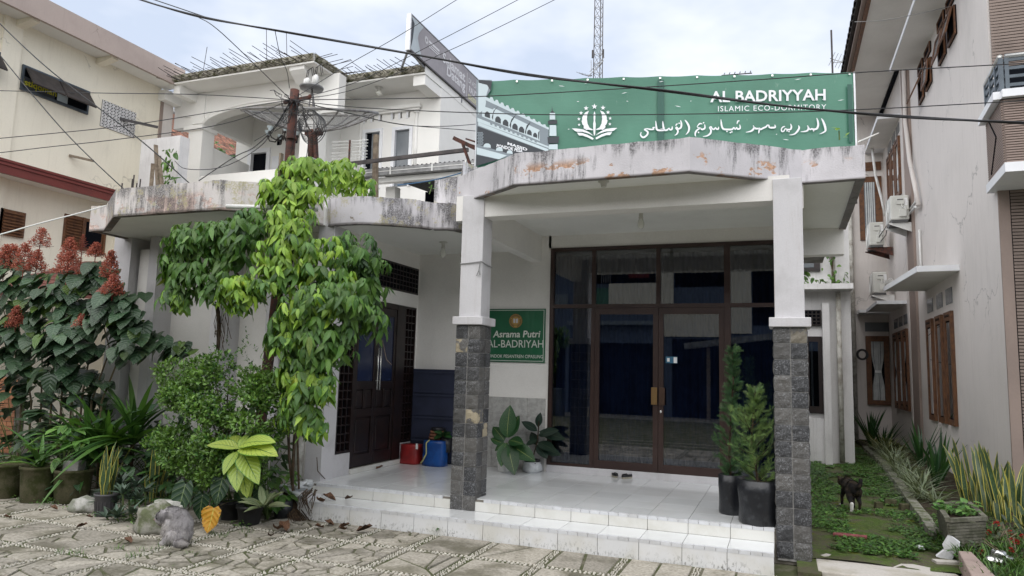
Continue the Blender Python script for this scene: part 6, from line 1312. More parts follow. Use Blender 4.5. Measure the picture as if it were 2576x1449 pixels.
for vx, vy, Y, rx, ry, dp, nc, wts in blobs:
    c = at(vx, vy, Y=Y); k = mpx(c)
    for ii in range(int(nc*4.6)):
        th = rv.uniform(0, 2*PI); el = rv.uniform(-.15, 1); q = math.sqrt(max(0, 1-el*el)); rr_ = rv.uniform(.72, 1.05) if ii % 3 else rv.uniform(.35, .7)
        nrm = Vector((q*math.cos(th), -el, q*math.sin(th))).normalized(); p = c+Vector((nrm.x*rx*k, nrm.y*dp, nrm.z*ry*k))*rr_
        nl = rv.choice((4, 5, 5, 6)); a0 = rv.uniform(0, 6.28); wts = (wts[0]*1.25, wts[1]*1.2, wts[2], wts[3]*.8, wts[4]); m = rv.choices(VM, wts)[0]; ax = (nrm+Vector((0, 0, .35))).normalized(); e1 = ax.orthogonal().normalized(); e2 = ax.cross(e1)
        for j in range(nl):
            a = a0+j*2*PI/nl+rv.uniform(-.35, .35); rad = e1*math.cos(a)+e2*math.sin(a); d = (rad*.62+nrm*.22+Vector((0, 0, -.80))).normalized()
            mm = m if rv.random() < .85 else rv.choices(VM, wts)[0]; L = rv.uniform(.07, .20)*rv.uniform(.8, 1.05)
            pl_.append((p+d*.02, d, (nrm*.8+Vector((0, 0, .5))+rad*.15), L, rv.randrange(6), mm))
pl_.sort(key=lambda q: (q[0]-CAM).length-.25*q[3]/.2)
front = pl_[:300]; rest = pl_[300:]
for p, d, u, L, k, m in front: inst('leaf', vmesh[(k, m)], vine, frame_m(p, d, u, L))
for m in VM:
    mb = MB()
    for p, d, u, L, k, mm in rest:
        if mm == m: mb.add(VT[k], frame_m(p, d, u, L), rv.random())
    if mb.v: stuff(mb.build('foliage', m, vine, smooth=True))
for pts, r in (([(690, 800, 6.72), (745, 620, 6.62), (770, 500, 6.7), (790, 430, 6.8)], .02), ([(650, 760, 6.5), (560, 640, 6.45), (480, 610, 6.4)], .014), ([(740, 640, 6.6), (840, 660, 6.7), (920, 650, 6.95)], .014), ([(545, 760, 6.5), (552, 820, 6.6), (548, 880, 6.7)], .022), ([(745, 1010, 6.5), (740, 1120, 6.55), (735, 1220, 6.6)], .018), ([(755, 900, 6.45), (748, 1100, 6.5), (752, 1230, 6.55)], .012), ([(725, 1080, 6.6), (728, 1160, 6.6), (738, 1235, 6.6)], .016), ([(962, 855, 6.8), (972, 905, 6.8), (985, 918, 6.8)], .005), ([(880, 830, 6.6), (890, 880, 6.6), (876, 905, 6.6)], .006)):
    MB().tube([at(a, b, Y=c) for a, b, c in pts], r, 6).build('stem', 'dry_root' if r < .02 else 'bark', vine, smooth=True)
for k in range(14):                                          # hanging rootlets under the left mass
    x = rv.uniform(535, 570); z0 = rv.uniform(740, 800); MB().tube([at(x, z0, Y=6.6), at(x+rv.uniform(-14, 14), z0+40, Y=6.6), at(x+rv.uniform(-18, 18), z0+rv.uniform(70, 110), Y=6.62)], .005, 4).build('rootlet', 'dry_root', vine)
# ================================================================ SMALL-LEAVED SHRUB
rs2 = random.Random(31)
def small_leaf(mb, p, d, u, L, r):
    m = frame_m(p, d, u, L); mb.add(([(0,0,0),(-.28,.45,.08),(0,.5,0),(.28,.45,.08),(0,1,-.06)], [(0,2,1),(0,3,2),(1,2,4),(2,3,4)], None), m, r)
bush = thing('small_leaved_shrub', 'dense bright green small-leaved shrub beside the pole', 'shrub', (-6.3, 6.55, 0)); mb = MB()
clumps = []
while len(clumps) < 44:
    vx, vy = rs2.uniform(395, 725), rs2.uniform(880, 1195)
    if ((vx-560)/168)**2+((vy-1050)/165)**2 < 1: clumps.append((vx, vy, 6.60-.45*math.sqrt(max(0, 1-((vx-560)/180)**2-((vy-1050)/180)**2))+rs2.uniform(-.10, .08), rs2.uniform(26, 58), rs2.uniform(20, 42), rs2.random()))
for vx, vy, Y, rx, ry, tone in clumps:
    c = at(vx, vy, Y=Y); k = mpx(c)
    for _ in range(int(rx*ry*.26)):
        th = rs2.uniform(0, 2*PI); el = rs2.uniform(-.4, 1); q = math.sqrt(max(0, 1-el*el)); nr = Vector((q*math.cos(th), -el, q*math.sin(th))); s_ = (1+.3*mnoise.noise(nr*3+Vector((vx, vy, 0))))*(1-abs(rs2.gauss(0, .28)))
        p = c+Vector((nr.x*rx*k, nr.y*.18, nr.z*ry*k))*s_; d = (nr*.5+jit((0, 0, .3), .8, rs2)).normalized(); small_leaf(mb, p, d, nr+Vector((0, 0, .9)), rs2.uniform(.034, .064), min(.999, max(0, .45*tone+.55*rs2.random())))
for _ in range(170):                                  # loose wispy shoots
    vx = rs2.uniform(390, 720); vy = rs2.uniform(870, 1190); c = at(vx, vy, Y=6.35+rs2.uniform(-.3, .2)); d = Vector((rs2.uniform(-.7, .7), rs2.uniform(-.9, 0), rs2.uniform(.1, 1))).normalized(); L_ = rs2.uniform(.10, .26)
    if not (((vx-560)/175)**2+((vy-1030)/175)**2 < 1.0): continue
    for q in range(9): small_leaf(mb, c+d*(L_*q/9), (d*.6+jit((0,0,0), .8, rs2)).normalized(), (0, -.4, 1), rs2.uniform(.035, .06)*(1-.04*q), rs2.random())
stuff(mb.build('foliage', 'leaf_box', bush)); bp_ = at(565, 1215, Y=6.7)
for k in range(16): a = k*.7; MB().tube([Vector((bp_.x+.03*math.cos(a), 6.62, 0)), bp_+Vector((.12*math.cos(a), .1*math.sin(a)-.1, .35)), bp_+Vector((.45*math.cos(a*1.7), .25*math.sin(a)-.1, .75+.25*math.sin(k))), bp_+Vector((.62*math.cos(a*1.7), .3*math.sin(a)-.15, 1.1+.3*math.sin(k)))], [.02, .014, .008, .003], 5).build('branch', 'bark', bush)
# ================================================================ PAGODA-FLOWER BUSH
rc_ = random.Random(41); HT = [leaf_tpl(heart(.40+.03*k), 7, .16, .22, .14, .10, k) for k in range(3)]
hm = {(k, m): lmesh('leaf', HT[k], m) for k in range(3) for m in ('leaf_clero', 'leaf_clero_young')}
pg = thing('flowering_bush', 'tall bush with big heart leaves and coral red flower spires by the cream building', 'bush', (-9.2, 7.2, 0))
for vx, vy, Y, rx, ry, dp, n in ((60,720,7.1,105,65,.4,26), (170,740,7.0,110,70,.4,34), (290,770,6.95,75,65,.35,24), (70,840,7.0,100,70,.4,30), (190,860,6.9,100,75,.4,32), (345,850,6.95,55,70,.3,15), (330,770,7.0,55,55,.3,12), (60,930,7.0,80,45,.35,14), (165,930,6.9,70,45,.3,12), (405,860,7.2,50,30,.25,7), (455,870,7.3,45,28,.2,7), (250,690,7.1,50,35,.3,8), (30,660,7.2,50,30,.3,6)):
    c = at(vx, vy, Y=Y); k_ = mpx(c)
    for _ in range(int(n*2.3)):
        th = rc_.uniform(0, 2*PI); el = rc_.uniform(-.1, 1); q = math.sqrt(max(0, 1-el*el)); nr = Vector((q*math.cos(th), -el, q*math.sin(th))); p = c+Vector((nr.x*rx*k_, nr.y*dp, nr.z*ry*k_))*rc_.uniform(.45, 1.0)
        d = (Vector((nr.x*.7+rc_.uniform(-.5, .5), -.5+rc_.uniform(-.4, .4), -.5+rc_.uniform(-.25, .3)))).normalized(); m = 'leaf_clero_young' if rc_.random() < .13 else 'leaf_clero'
        inst('leaf', hm[(rc_.randrange(3), m)], pg, frame_m(p, d, Vector((nr.x*.3, -.35, 1)), rc_.uniform(.17, .30)*(.7 if m != 'leaf_clero' else 1)))
for k in range(9):
    vx = 20+k*36; a = at(vx*.7+40, 1010, Y=7.15); MB().tube([Vector((a.x, 7.2, 0)), a, at(vx+rc_.uniform(-20, 20), 880, Y=7.1), at(vx+rc_.uniform(-30, 30), 760, Y=7.1)], [.018, .014, .010, .006], 5).build('stem', 'thin_stem', pg)
def panicle(vx, vy, Y, w_, h, dry=.0):
    b = at(vx, vy+h*.5, Y=Y); k = mpx(b); H = h*k; W = w_*k*.5; mb = MB(); sm = MB(); sm.tube([b+Vector((0,0,-.15)), b, b+Vector((0,0,H*.95))], [.008, .006, .003], 5)
    for j in range(11):
        t = j/11; rr_ = W*(1-t)**.8
        for q in range(8):
            a = q*PI/4+j*.4+rc_.uniform(-.3,.3); rr_ = W*(1-t)**.8*rc_.uniform(.6, 1.15); tip = b+Vector((rr_*math.cos(a), rr_*math.sin(a), H*(t+.10+.04*rc_.random()))); sm.tube([b+Vector((0,0,H*t)), tip], .0025, 3, False)
            for _ in range(0 if rc_.random() < dry+.12 else 17):
                c = jit(tip, .030, rc_); mb.add(([(-.5,0,0),(0,-.3,.2),(.5,0,0),(0,.9,.25)], [(0,1,2,3)], None), frame_m(c, jit((0,0,.6), 1, rc_), jit((0,-1,.4), .6, rc_), rc_.uniform(.011, .022)), rc_.random())
    pn = sm.build('flower_panicle', 'panicle_stem', pg)
    if mb.v: stuff(mb.build('florets', 'petal_coral', pn))
for a in ((58,650,6.9,62,66),(10,650,6.95,50,60),(172,632,6.85,52,56),(168,665,6.8,70,52),(275,668,6.85,46,64),(282,722,6.75,58,48),(100,600,7.1,56,44,.35),(38,800,6.75,38,48),(30,640,7.1,60,40,.2),(207,808,6.7,40,26,.5),(205,615,7.0,40,50,.85),(240,630,7.0,34,30,.2),(90,660,7.0,50,50,.2)): panicle(*a)
# ================================================================ STRAP-LEAVED PLANTS
def straps(parent, base, n, L0, L1, wd, tilt0, tilt1, m, r, droop=.35, name='leaf', fold=.5, seg=8, up=None):
    tp_ = [leaf_tpl(strap(wd), seg, fold, droop*(.6+.4*k), 0, 0, k) for k in range(3)]; ms_ = [lmesh(name, t, m) for t in tp_]
    for i in range(n):
        a = r.uniform(0, 2*PI); tl = r.uniform(tilt0, tilt1); d = Vector((math.sin(tl)*math.cos(a), math.sin(tl)*math.sin(a), math.cos(tl))); u = Vector((-math.cos(tl)*math.cos(a), -math.cos(tl)*math.sin(a), math.sin(tl)))
        inst(name, r.choice(ms_), parent, frame_m(Vector(base)+d*.02+Vector((.02*math.cos(a), .02*math.sin(a), 0)), d, u, r.uniform(L0, L1)))
rp_ = random.Random(51)
for k, (vx, vy, Y, n, nm) in enumerate(((268, 1130, 6.95, 46, 'tall glossy pandan clump with the highest blades between red bush and shrub'), (335, 1100, 7.05, 40, 'glossy pandan clump leaning against the white pilasters'), (225, 1150, 6.85, 30, 'low arching pandan clump behind the mossy pots'))):
    c = at(vx, vy, Y=Y); c.z = max(.25, c.z-.10); p = thing('pandan_plant', nm, 'plant', (c.x, c.y, 0), 'pandan clumps'); straps(p, c, n, .60, 1.05, .045, .06, 1.35, 'leaf_pandan', rp_, .55); MB().tube([(c.x, c.y, -.01), c+Vector((0,0,.05))], [.03, .025], 8).build('stem', 'bark', p)
def pot(p, r0, r1, h, m, name='pot', rim=.02, jit_=0.): x, y, z = p.location if hasattr(p, 'location') else p; return MB().lathe([(r0*.96, 0), (r0, .01), (lerp(r0, r1, .5), h*.5), (r1, h-rim*1.4), (r1+rim*.5, h-rim), (r1+rim*.5, h), (r1-.01, h), (r1-.02, h-.04), (.001, h-.05)], (x, y, z), 22, jit=jit_).build(name, m, p, smooth=True)
def soil(p, r, h): x, y, z = p.location; MB().lathe([(r, h-.05), (r*.6, h-.03), (.001, h-.025)], (x, y, z), 16, capb=False).build('soil', 'soil', p, smooth=True)
def mossy_pot(vx, vy, r, h, label):
    c = at(vx, vy, Z=0); p = thing('mossy_pot', label, 'pot', (c.x, c.y+r, 0), 'mossy concrete pots'); pot(p, r*.86, r, h, 'mossy_concrete', 'pot_body', .03, .012); soil(p, r*.9, h); return p
p1 = mossy_pot(50, 1268, .205, .43, 'mossy concrete pot beside the left edge with arching strap leaves'); p2 = mossy_pot(137, 1270, .215, .40, 'mossy concrete pot holding a broken concrete block'); p3 = mossy_pot(-30, 1258, .2, .42, 'mossy concrete pot partly cut off beyond the strap leaved one')
q = p2.location; tag(MB().obox((q.x+.02, q.y-.02, .44), Vector((.95,.3,0)), Vector((-.3,.95,0)), Vector((0,.06,1)), .10, .075, .06).build('concrete_block', 'concrete', bevel=.01), 'rough broken concrete block sitting in the mossy pot', 'concrete block')
pa = thing('potted_lily', 'broad strap leaved plant in the mossy pot at the left edge', 'plant', (p1.location.x, p1.location.y, .38)); straps(pa, (p1.location.x, p1.location.y, .40), 16, .35, .65, .055, .1, 1.1, 'leaf_mid', rp_, .5)
OT = [leaf_tpl(ov(.26, .75), 6, .2, .25, 0, .06, k) for k in range(2)]
def bushy(name, label, base, n, rx, rz, L, m, r, cat='plant', group=None, tpls=None, stem='green_stem', zc=.0, dv=-.3):
    p = thing(name, label, cat, base, group); ms_ = [lmesh('leaf', t, m) for t in (tpls or OT)]; b = Vector(base)
    for i in range(n):
        a = r.uniform(0, 2*PI); q_ = r.uniform(.25, 1); tip = b+Vector((rx*q_*math.cos(a), rx*.8*q_*math.sin(a), zc+rz*r.uniform(.15, 1)*(1-.35*q_*q_)))
        if i % 3 == 0: MB().tube([b, b.lerp(tip, .5)+Vector((0,0,.05)), tip], [.008, .006, .003], 5).build('stem', stem, p)
        for _ in range(2): d = Vector((math.cos(a)*.8+r.uniform(-.5, .5), math.sin(a)*.8-.25+r.uniform(-.5, .5), dv+r.uniform(-.3, .5))).normalized(); inst('leaf', r.choice(ms_), p, frame_m(jit(tip, .02, r), d, (d.x*.2, -.25, 1), r.uniform(*L)))
    return p
bushy('potted_hibiscus', 'pale green broad leaved plant growing behind the pot with concrete block', (p2.location.x-.16, p2.location.y-.02, .38), 24, .36, .66, (.13, .21), 'leaf_mid', rp_)
c = at(20, 1180, Y=6.9); bushy('leafy_undergrowth', 'leafy green undergrowth at left edge below the brick wall', (c.x, c.y, .0), 22, .5, 1.05, (.12, .2), 'leaf_clero_young', rp_)
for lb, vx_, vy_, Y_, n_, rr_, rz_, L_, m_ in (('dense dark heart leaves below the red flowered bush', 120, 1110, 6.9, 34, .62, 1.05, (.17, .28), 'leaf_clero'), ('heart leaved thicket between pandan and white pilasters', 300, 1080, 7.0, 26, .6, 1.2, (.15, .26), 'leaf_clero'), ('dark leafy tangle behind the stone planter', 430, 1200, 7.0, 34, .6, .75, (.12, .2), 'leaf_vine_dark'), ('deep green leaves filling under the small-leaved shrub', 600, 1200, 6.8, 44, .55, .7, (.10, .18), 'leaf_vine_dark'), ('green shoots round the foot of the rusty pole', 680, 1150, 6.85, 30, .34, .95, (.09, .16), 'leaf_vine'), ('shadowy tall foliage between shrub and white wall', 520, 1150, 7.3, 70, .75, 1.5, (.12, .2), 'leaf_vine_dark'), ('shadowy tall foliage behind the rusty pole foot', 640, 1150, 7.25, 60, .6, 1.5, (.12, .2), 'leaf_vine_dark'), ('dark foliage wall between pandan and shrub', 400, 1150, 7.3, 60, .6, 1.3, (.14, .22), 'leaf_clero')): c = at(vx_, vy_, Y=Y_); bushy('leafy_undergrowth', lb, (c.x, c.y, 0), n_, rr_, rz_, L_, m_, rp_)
for lb, vx_, vy_, Y_, n_, rr_, rz_ in (('heart leaved undergrowth hiding the foot of the red flowered bush', 60, 1080, 7.15, 60, .75, 2.0), ('heart leaved undergrowth at the stems beside the pandan', 200, 1080, 7.2, 60, .7, 2.0)): c = at(vx_, vy_, Y=Y_); bushy('leafy_undergrowth', lb, (c.x, c.y, 0), n_, rr_, rz_, (.17, .28), 'leaf_clero', rp_, tpls=HT)
c = at(200, 1180, Y=6.6); bushy('leafy_undergrowth', 'dark leafy undergrowth between mossy pots and pandan', (c.x, c.y, 0), 20, .4, .75, (.12, .2), 'leaf_clero', rp_); c = at(430, 1230, Y=6.8); bushy('leafy_undergrowth', 'dark ground foliage below the small-leaved shrub', (c.x, c.y, 0), 18, .35, .45, (.08, .15), 'leaf_vine_dark', rp_); c = at(690, 1215, Y=6.75); bushy('leafy_undergrowth', 'bright leafy shoots at the foot of the vine by white pipe', (c.x-.06, c.y, 0), 30, .24, .6, (.08, .14), 'leaf_vine', rp_)
# snake plants (variegated)
def snake(parent, base, n, h0, h1, r, spread=.08, lean=.16):
    tp_ = [leaf_tpl(lambda t: 0.030*(.55+.45*min(1, t*3))*(1-max(0, (t-.6)/.4)**2.5) if t < 1 else 0., 8, .35, .06*k, 0, .45, k) for k in range(3)]; ms_ = [lmesh('leaf', t, 'leaf_snake') for t in tp_]
    for i in range(n):
        a = r.uniform(0, 2*PI); tl = r.uniform(.02, lean); fa = r.uniform(0, 2*PI); d = Vector((math.sin(tl)*math.cos(a), math.sin(tl)*math.sin(a), 1)); q_ = spread*math.sqrt(r.random()); inst('leaf', r.choice(ms_), parent, frame_m(Vector(base)+Vector((q_*math.cos(a), q_*math.sin(a), 0)), d, (math.cos(fa)*.6, -1, 0), (1.0, r.uniform(h0, h1), 1.)))
def snake_sc(parent, base, n, h0, h1, r, spread=.08, lean=.16): snake(parent, base, n, h0, h1, r, spread, lean)
c = at(243, 1302, Z=0); sp_ = thing('snake_plant', 'yellow edged snake plant in ribbed dark plastic pot', 'snake plant', (c.x, c.y+.1, 0)); pot(sp_, .095, .118, .25, 'grey_plastic', 'pot_body', .02); soil(sp_, .105, .25); snake(sp_, (c.x, c.y+.1, .22), 13, .35, .62, rp_, .07)
for k in range(18): a = k*PI/9; MB().tube([(c.x+.098*math.cos(a), c.y+.1+.098*math.sin(a), .02), (c.x+.112*math.cos(a), c.y+.1+.112*math.sin(a), .17)], .006, 5).build('pot_rib', 'grey_plastic', sp_)
c = at(395, 1200, Y=6.75); s2 = thing('snake_plant', 'snake plant standing behind the square stone planter under the shrub', 'snake plant', (c.x, c.y, 0)); snake(s2, (c.x, c.y, .05), 9, .45, .75, rp_, .10)
c = at(440, 1258, Z=0); tag(B(c.x-.30, c.x+.02, c.y+.02, c.y+.34, 0, .27).build('stone_planter', 'concrete', bevel=.012), 'square grey stone planter under the small-leaved shrub', 'planter')
RT = [leaf_tpl(strap(.105), 4, .35, .25, 0, 0, k) for k in range(2)]
def rosettes(name, label, spots, m, L, n, r, cat='plant', tpl=RT):
    p = thing(name, label, cat, (spots[0][0], spots[0][1], 0)); ms_ = [lmesh('leaf', t, m) for t in tpl]
    for s_ in spots:
        MB().tube([(s_[0], s_[1]+.03, 0), s_], .008, 5).build('stem', 'green_stem', p)
        for i in range(n): a = r.uniform(0, 2*PI); tl = r.uniform(.35, 1.35); d = Vector((math.sin(tl)*math.cos(a), math.sin(tl)*math.sin(a), math.cos(tl))); inst('leaf', r.choice(ms_), p, frame_m(s_, d, (-math.cos(tl)*math.cos(a), -math.cos(tl)*math.sin(a), math.sin(tl)), r.uniform(*L)))
    return p
sp_l = [tuple(at(v, u, Y=yy)) for v, u, yy in ((285,1235,6.25),(320,1215,6.3),(355,1225,6.3),(300,1265,6.15),(340,1255,6.2),(275,1265,6.15),(365,1255,6.2),(310,1300,5.95),(345,1290,6.0),(285,1300,5.95),(325,1240,6.1),(380,1235,6.3))]
sp_l = [(a_, b_-.08, c_) for a_, b_, c_ in sp_l]
rosettes('rhoeo_plant', 'grey green spiky rosette plant beside the sitting cat', sp_l, 'leaf_rhoeo', (.12, .21), 17, rp_)
# anthuriums: individually placed leaves (vx, vy of leaf base, length px, tilt)
AT = leaf_tpl(heart(.44), 9, .10, .10, .16, .04, 1); am = lmesh('leaf', AT, 'leaf_anthurium'); ao = lmesh('leaf', leaf_tpl(heart(.44), 9, .18, -.08, .10, .16, 2), 'leaf_anth_old')
c = at(520, 1322, Z=0); an = thing('anthurium', 'dark velvet heart leaves with pale veins and one yellow dying leaf', 'anthurium', (c.x, c.y+.35, 0)); pot(an, .10, .12, .2, 'black_plastic', 'pot_body')
for vx, vy, Y, L, sx in ((467,1218,6.05,.34,-.05), (561,1200,6.15,.30,-.05), (510,1245,6.2,.26,.1), (655,1225,6.4,.2,.1)):
    p = at(vx, vy, Y=Y); inst('leaf', am, an, frame_m(p, (sx, -.28, -1), (0, -1, .25), L)); MB().tube([(c.x, c.y+.3, .2), (p.x, p.y+.10, p.z*.55+.1), p+Vector((0, .02, .01))], .006, 5).build('leaf_stalk', 'green_stem', an)
p = at(538, 1278, Y=5.95); lo = inst('yellow_leaf', ao, an, frame_m(p, (.0, -.20, -1), (0, -1, .2), (.30, .25, .25))); lo['label'] = 'yellow dying leaf with brown top'; MB().tube([(c.x, c.y+.3, .2), p], .006, 5).build('leaf_stalk', 'thin_stem', an)
# lime dieffenbachia in a black pot
DT = [leaf_tpl(ov(.25, .85), 8, .15, .30, 0, .05, k) for k in range(2)]
c = at(605, 1325, Z=0); dl = thing('lime_dieffenbachia', 'bright lime variegated dieffenbachia in a round black pot', 'plant', (c.x, c.y+.13, 0)); pot(dl, .11, .135, .21, 'black_plastic', 'pot_body', .03); soil(dl, .12, .21)
tp2 = at(598, 1130, Y=6.0); MB().tube([(c.x, c.y+.13, .15), at(598, 1230, Y=6.2), tp2], [.022, .018, .014], 8).build('stem', 'green_stem', dl, smooth=True); dm = [lmesh('leaf', t, 'leaf_dieff_lime') for t in DT]
for (vx, vy), (ex, ey), dy in (((600,1128),(520,1100),-.1),((602,1122),(672,1085),-.12),((604,1128),(678,1112),-.2),((598,1135),(556,1175),-.28),((602,1138),(585,1215),-.3),((608,1135),(640,1190),-.25),((606,1130),(560,1080),.12),((605,1140),(612,1240),-.18),((610,1150),(620,1250),-.05),((600,1125),(625,1080),.1)):
    a = at(vx, vy, Y=5.98); b = at(ex, ey, Y=5.98+dy); inst('leaf', rp_.choice(dm), dl, frame_m(a, b-a, (0, -.6, 1), ((b-a).length*.95, (b-a).length, (b-a).length)))
c = at(665, 1262, Y=6.3); ag = thing('aglaonema', 'cream and green aglaonema in a black bag beside the broom', 'plant', (c.x, c.y, 0)); straps(ag, (c.x, c.y, .20), 0, .1, .2, .1, .1, 1, 'leaf_aglao', rp_)
gm = [lmesh('leaf', leaf_tpl(ov(.17, .85), 6, .15, .35, 0, .05, k), 'leaf_aglao') for k in range(2)]
for k in range(22): a = rp_.uniform(0, 6.28); tl = rp_.uniform(.3, 1.3); d = Vector((math.sin(tl)*math.cos(a), math.sin(tl)*math.sin(a)-.2, math.cos(tl))); inst('leaf', gm[k % 2], ag, frame_m(Vector((c.x, c.y, .22))+d*.04, d, (0, -.4, 1), rp_.uniform(.15, .24)))
q = at(700, 1308, Z=0); MB().lathe([(.09, 0), (.105, .1), (.10, .2), (.07, .2)], (q.x-.02, q.y+.1, 0), 14, jit=.04).build('grow_bag', 'polybag', ag, smooth=True)
# porch plants
c = at(1262, 1188, Z=.32); dd = thing('spotted_dieffenbachia', 'dark spotted dieffenbachia in white pot beside the stone column', 'plant', (c.x, c.y+.1, .32)); pot(dd, .085, .11, .20, 'pvc', 'pot_body'); soil(dd, .1, .2)
dm2 = [lmesh('leaf', leaf_tpl(ov(.24, .85), 8, .12, .22, 0, .04, k), 'leaf_dieff_dark') for k in range(2)]; tp3 = at(1275, 1115, Y=c.y); MB().tube([(c.x, c.y+.1, .45), tp3], .016, 6).build('stem', 'green_stem', dd)
for (ex, ey), dy in (((1278,1022),.05),((1240,1070),.1),((1300,1045),.1),((1258,1165),-.25),((1290,1182),-.3),((1340,1150),-.15),((1245,1130),-.1),((1310,1110),-.2),((1235,1100),.0)):
    b = at(ex, ey, Y=c.y+dy); a = tp3+Vector((0, 0, rp_.uniform(-.05, .06))); inst('leaf', rp_.choice(dm2), dd, frame_m(a.lerp(b, .15), b-a, (0, -.8, .7), ((b-a).length*1.05, (b-a).length*.9, (b-a).length*.8)))
c = at(1330, 1190, Z=.32); rp2 = thing('rubber_plant', 'dark rubber plant in a pot wrapped with white plastic bag', 'plant', (c.x, c.y+.12, .32)); pot(rp2, .085, .11, .18, 'black_plastic', 'pot_body'); MB().lathe([(.10, 0), (.14, .03), (.135, .10), (.115, .13), (.13, .15)], (c.x, c.y+.12, .32), 18, jit=.09, capb=False).build('plastic_wrap', 'white_bag', rp2, smooth=True)
ru = [lmesh('leaf', leaf_tpl(ov(.27, .9), 7, .10, .12, 0, 0, k), 'leaf_rubber') for k in range(2)]; s0 = Vector((c.x, c.y+.12, .46)); s1 = at(1352, 1110, Y=c.y+.1); s2_ = at(1356, 1060, Y=c.y+.1); MB().tube([s0, s1, s2_], .009, 6).build('stem', 'bark', rp2)
for (vx, vy), (ex, ey), dy in (((1353,1075),(1358,1038),0),((1352,1085),(1314,1058),-.05),((1354,1095),(1402,1078),-.05),((1352,1105),(1322,1118),-.1),((1354,1112),(1395,1130),-.12),((1352,1118),(1375,1150),-.15),((1350,1120),(1336,1085),.1),((1356,1085),(1420,1100),.05),((1352,1125),(1412,1140),.1)):
    a = at(vx, vy, Y=c.y+.1); b = at(ex, ey, Y=c.y+.1+dy); inst('leaf', rp_.choice(ru), rp2, frame_m(a, b-a, (0, -.7, .8), (b-a).length*1.02))
# cypress saplings in black grow bags
def spray(mb, p, d, u, L, r, rnd):
    m = frame_m(p, d, u, L); vs = [(-.025,0,0),(.025,0,0),(.0,1,0)]; fs = [(0,1,2)]
    for k in range(6):
        y = .10+.14*k; s_ = 1-.6*k/6
        for sg_ in (-1, 1): n = len(vs); vs += [(0, y-.03, 0), (0, y+.05, .0), (sg_*.34*s_, y+.24*s_, -.04+.1*r.random())]; fs.append((n, n+1, n+2))
    mb.add((vs, fs, None), m, rnd)
def cypress(label, bx, by, r0, h_bag, spine, prof, n, m, seed):
    r = random.Random(seed); c = at(bx, by, Z=.32); y = c.y+r0; p = thing('cypress_sapling', label, 'cypress', (c.x, y, .32), 'cypress saplings in grow bags')
    MB().lathe([(r0*.95, 0), (r0*1.0, .02), (r0*.98, h_bag*.4), (r0*1.03, h_bag*.75), (r0*.98, h_bag), (r0*.92, h_bag+.005), (r0*.9, h_bag-.04), (.001, h_bag-.045)], (c.x, y, .32), 26, jit=.025).build('grow_bag', 'polybag', p, smooth=True); MB().lathe([(r0*.9, h_bag-.035), (.001, h_bag-.02)], (c.x, y, .32), 14, capb=False).build('soil', 'thin_stem', p)
    P_ = [Vector((c.x, y, .32+h_bag-.05))]+[at(a, b, Y=y) for a, b in spine]; MB().tube(P_, [.014]+[.010]*(len(P_)-2)+[.003], 6).build('trunk', 'bark', p)
    z0, z1 = P_[0].z, P_[-1].z; mb = MB(); nb = n//14
    for k in range(nb):
        t = (k+r.random())/nb; i = min(len(P_)-2, int(t*(len(P_)-1))); ctr = P_[i].lerp(P_[i+1], t*(len(P_)-1)-i); a = k*2.4+r.uniform(-.5, .5); q_ = max(.03, prof(t)*r.uniform(.55, 1.25)); tip = ctr+Vector((q_*math.cos(a), q_*math.sin(a), q_*r.uniform(.35, 1.1)))
        if k % 2 == 0: MB().tube([ctr, ctr.lerp(tip, .55)+Vector((0, 0, -.01)), tip], [.005, .0035, .0015], 4).build('branch', 'bark', p)
        for q in range(13):
            f = .15+.85*q/12; pos = ctr.lerp(tip, f); d = (tip-ctr).normalized()+jit((0, 0, .15), .75, r); spray(mb, pos, d, jit((0, -.6, .5), .6, r), r.uniform(.05, .12)*(1.15-.4*f), r, min(.999, .4*r.random()+.6*(k*.618 % 1)))
    stuff(mb.build('foliage', m, p)); return p
cypress('slender pointed cypress sapling in the narrower black grow bag by the glass door', 1837, 1297, .125, .40, [(1834,1150),(1838,1050),(1845,960),(1842,884)], lambda t: (.145*(.5+min(1, t*6)*.5) if t < .42 else lerp(.095, .02, (t-.42)/.58)), 900, 'leaf_cypress', 61)
cypress('bushy feathery cypress sapling in the wide black grow bag by the stone column', 1908, 1326, .195, .42, [(1900,1170),(1890,1110),(1895,1050),(1900,986)], lambda t: .30*max(0, 1-t**2.2)**.8*(.6+min(1, t*5)*.4) if t < .8 else .06, 900, 'leaf_cypress_light', 62)
# ================================================================ LANE PLANTING (right)
rl_ = random.Random(71)
bed = MB()
for j in range(41):
    y = 7.2+15*j/40; xe = 1.50 if y < 9.5 else lerp(1.57, 1.85, min(1, (y-9.5)/6))
    for i in range(7): x = lerp(xe, 2.82, i/6); bed.v.append((x, y, .13+.03*mnoise.noise(Vector((x*3, y*3, 0)))+(.03 if i > 2 else 0)))
for j in range(40):
    for i in range(6): a = j*7+i; bed.face((a, a+1, a+8, a+7))
struct(bed.build('planting_bed', 'bed_soil', smooth=True))
kb = thing('kerb', 'mossy stone kerb edging the planting bed along the lane', 'kerb', (1.7, 12, 0))
y = 9.0
while y < 19: x = lerp(1.53, 1.85, min(1, (y-9)/6.5)); L = rl_.uniform(.5, .9); MB().obox((x, y+L/2, .10), Vector((1,.0,0)), Vector((.045,1,0)).normalized(), Vector((0,0,1)), .06, L/2-.01, rl_.uniform(.055, .075)).build('kerb_stone', 'rock', kb, bevel=.01); y += L
tag(MB().plate([(1.37, 6.6, -.02), (1.575, 6.6, -.02), (1.60, 7.80, -.02), (1.49, 7.78, -.02)], (0, 0, .235)).build('painted_kerb', 'kerb_paint', bevel=.01), 'pinkish brown painted kerb at the corner of the flower bed', 'kerb')
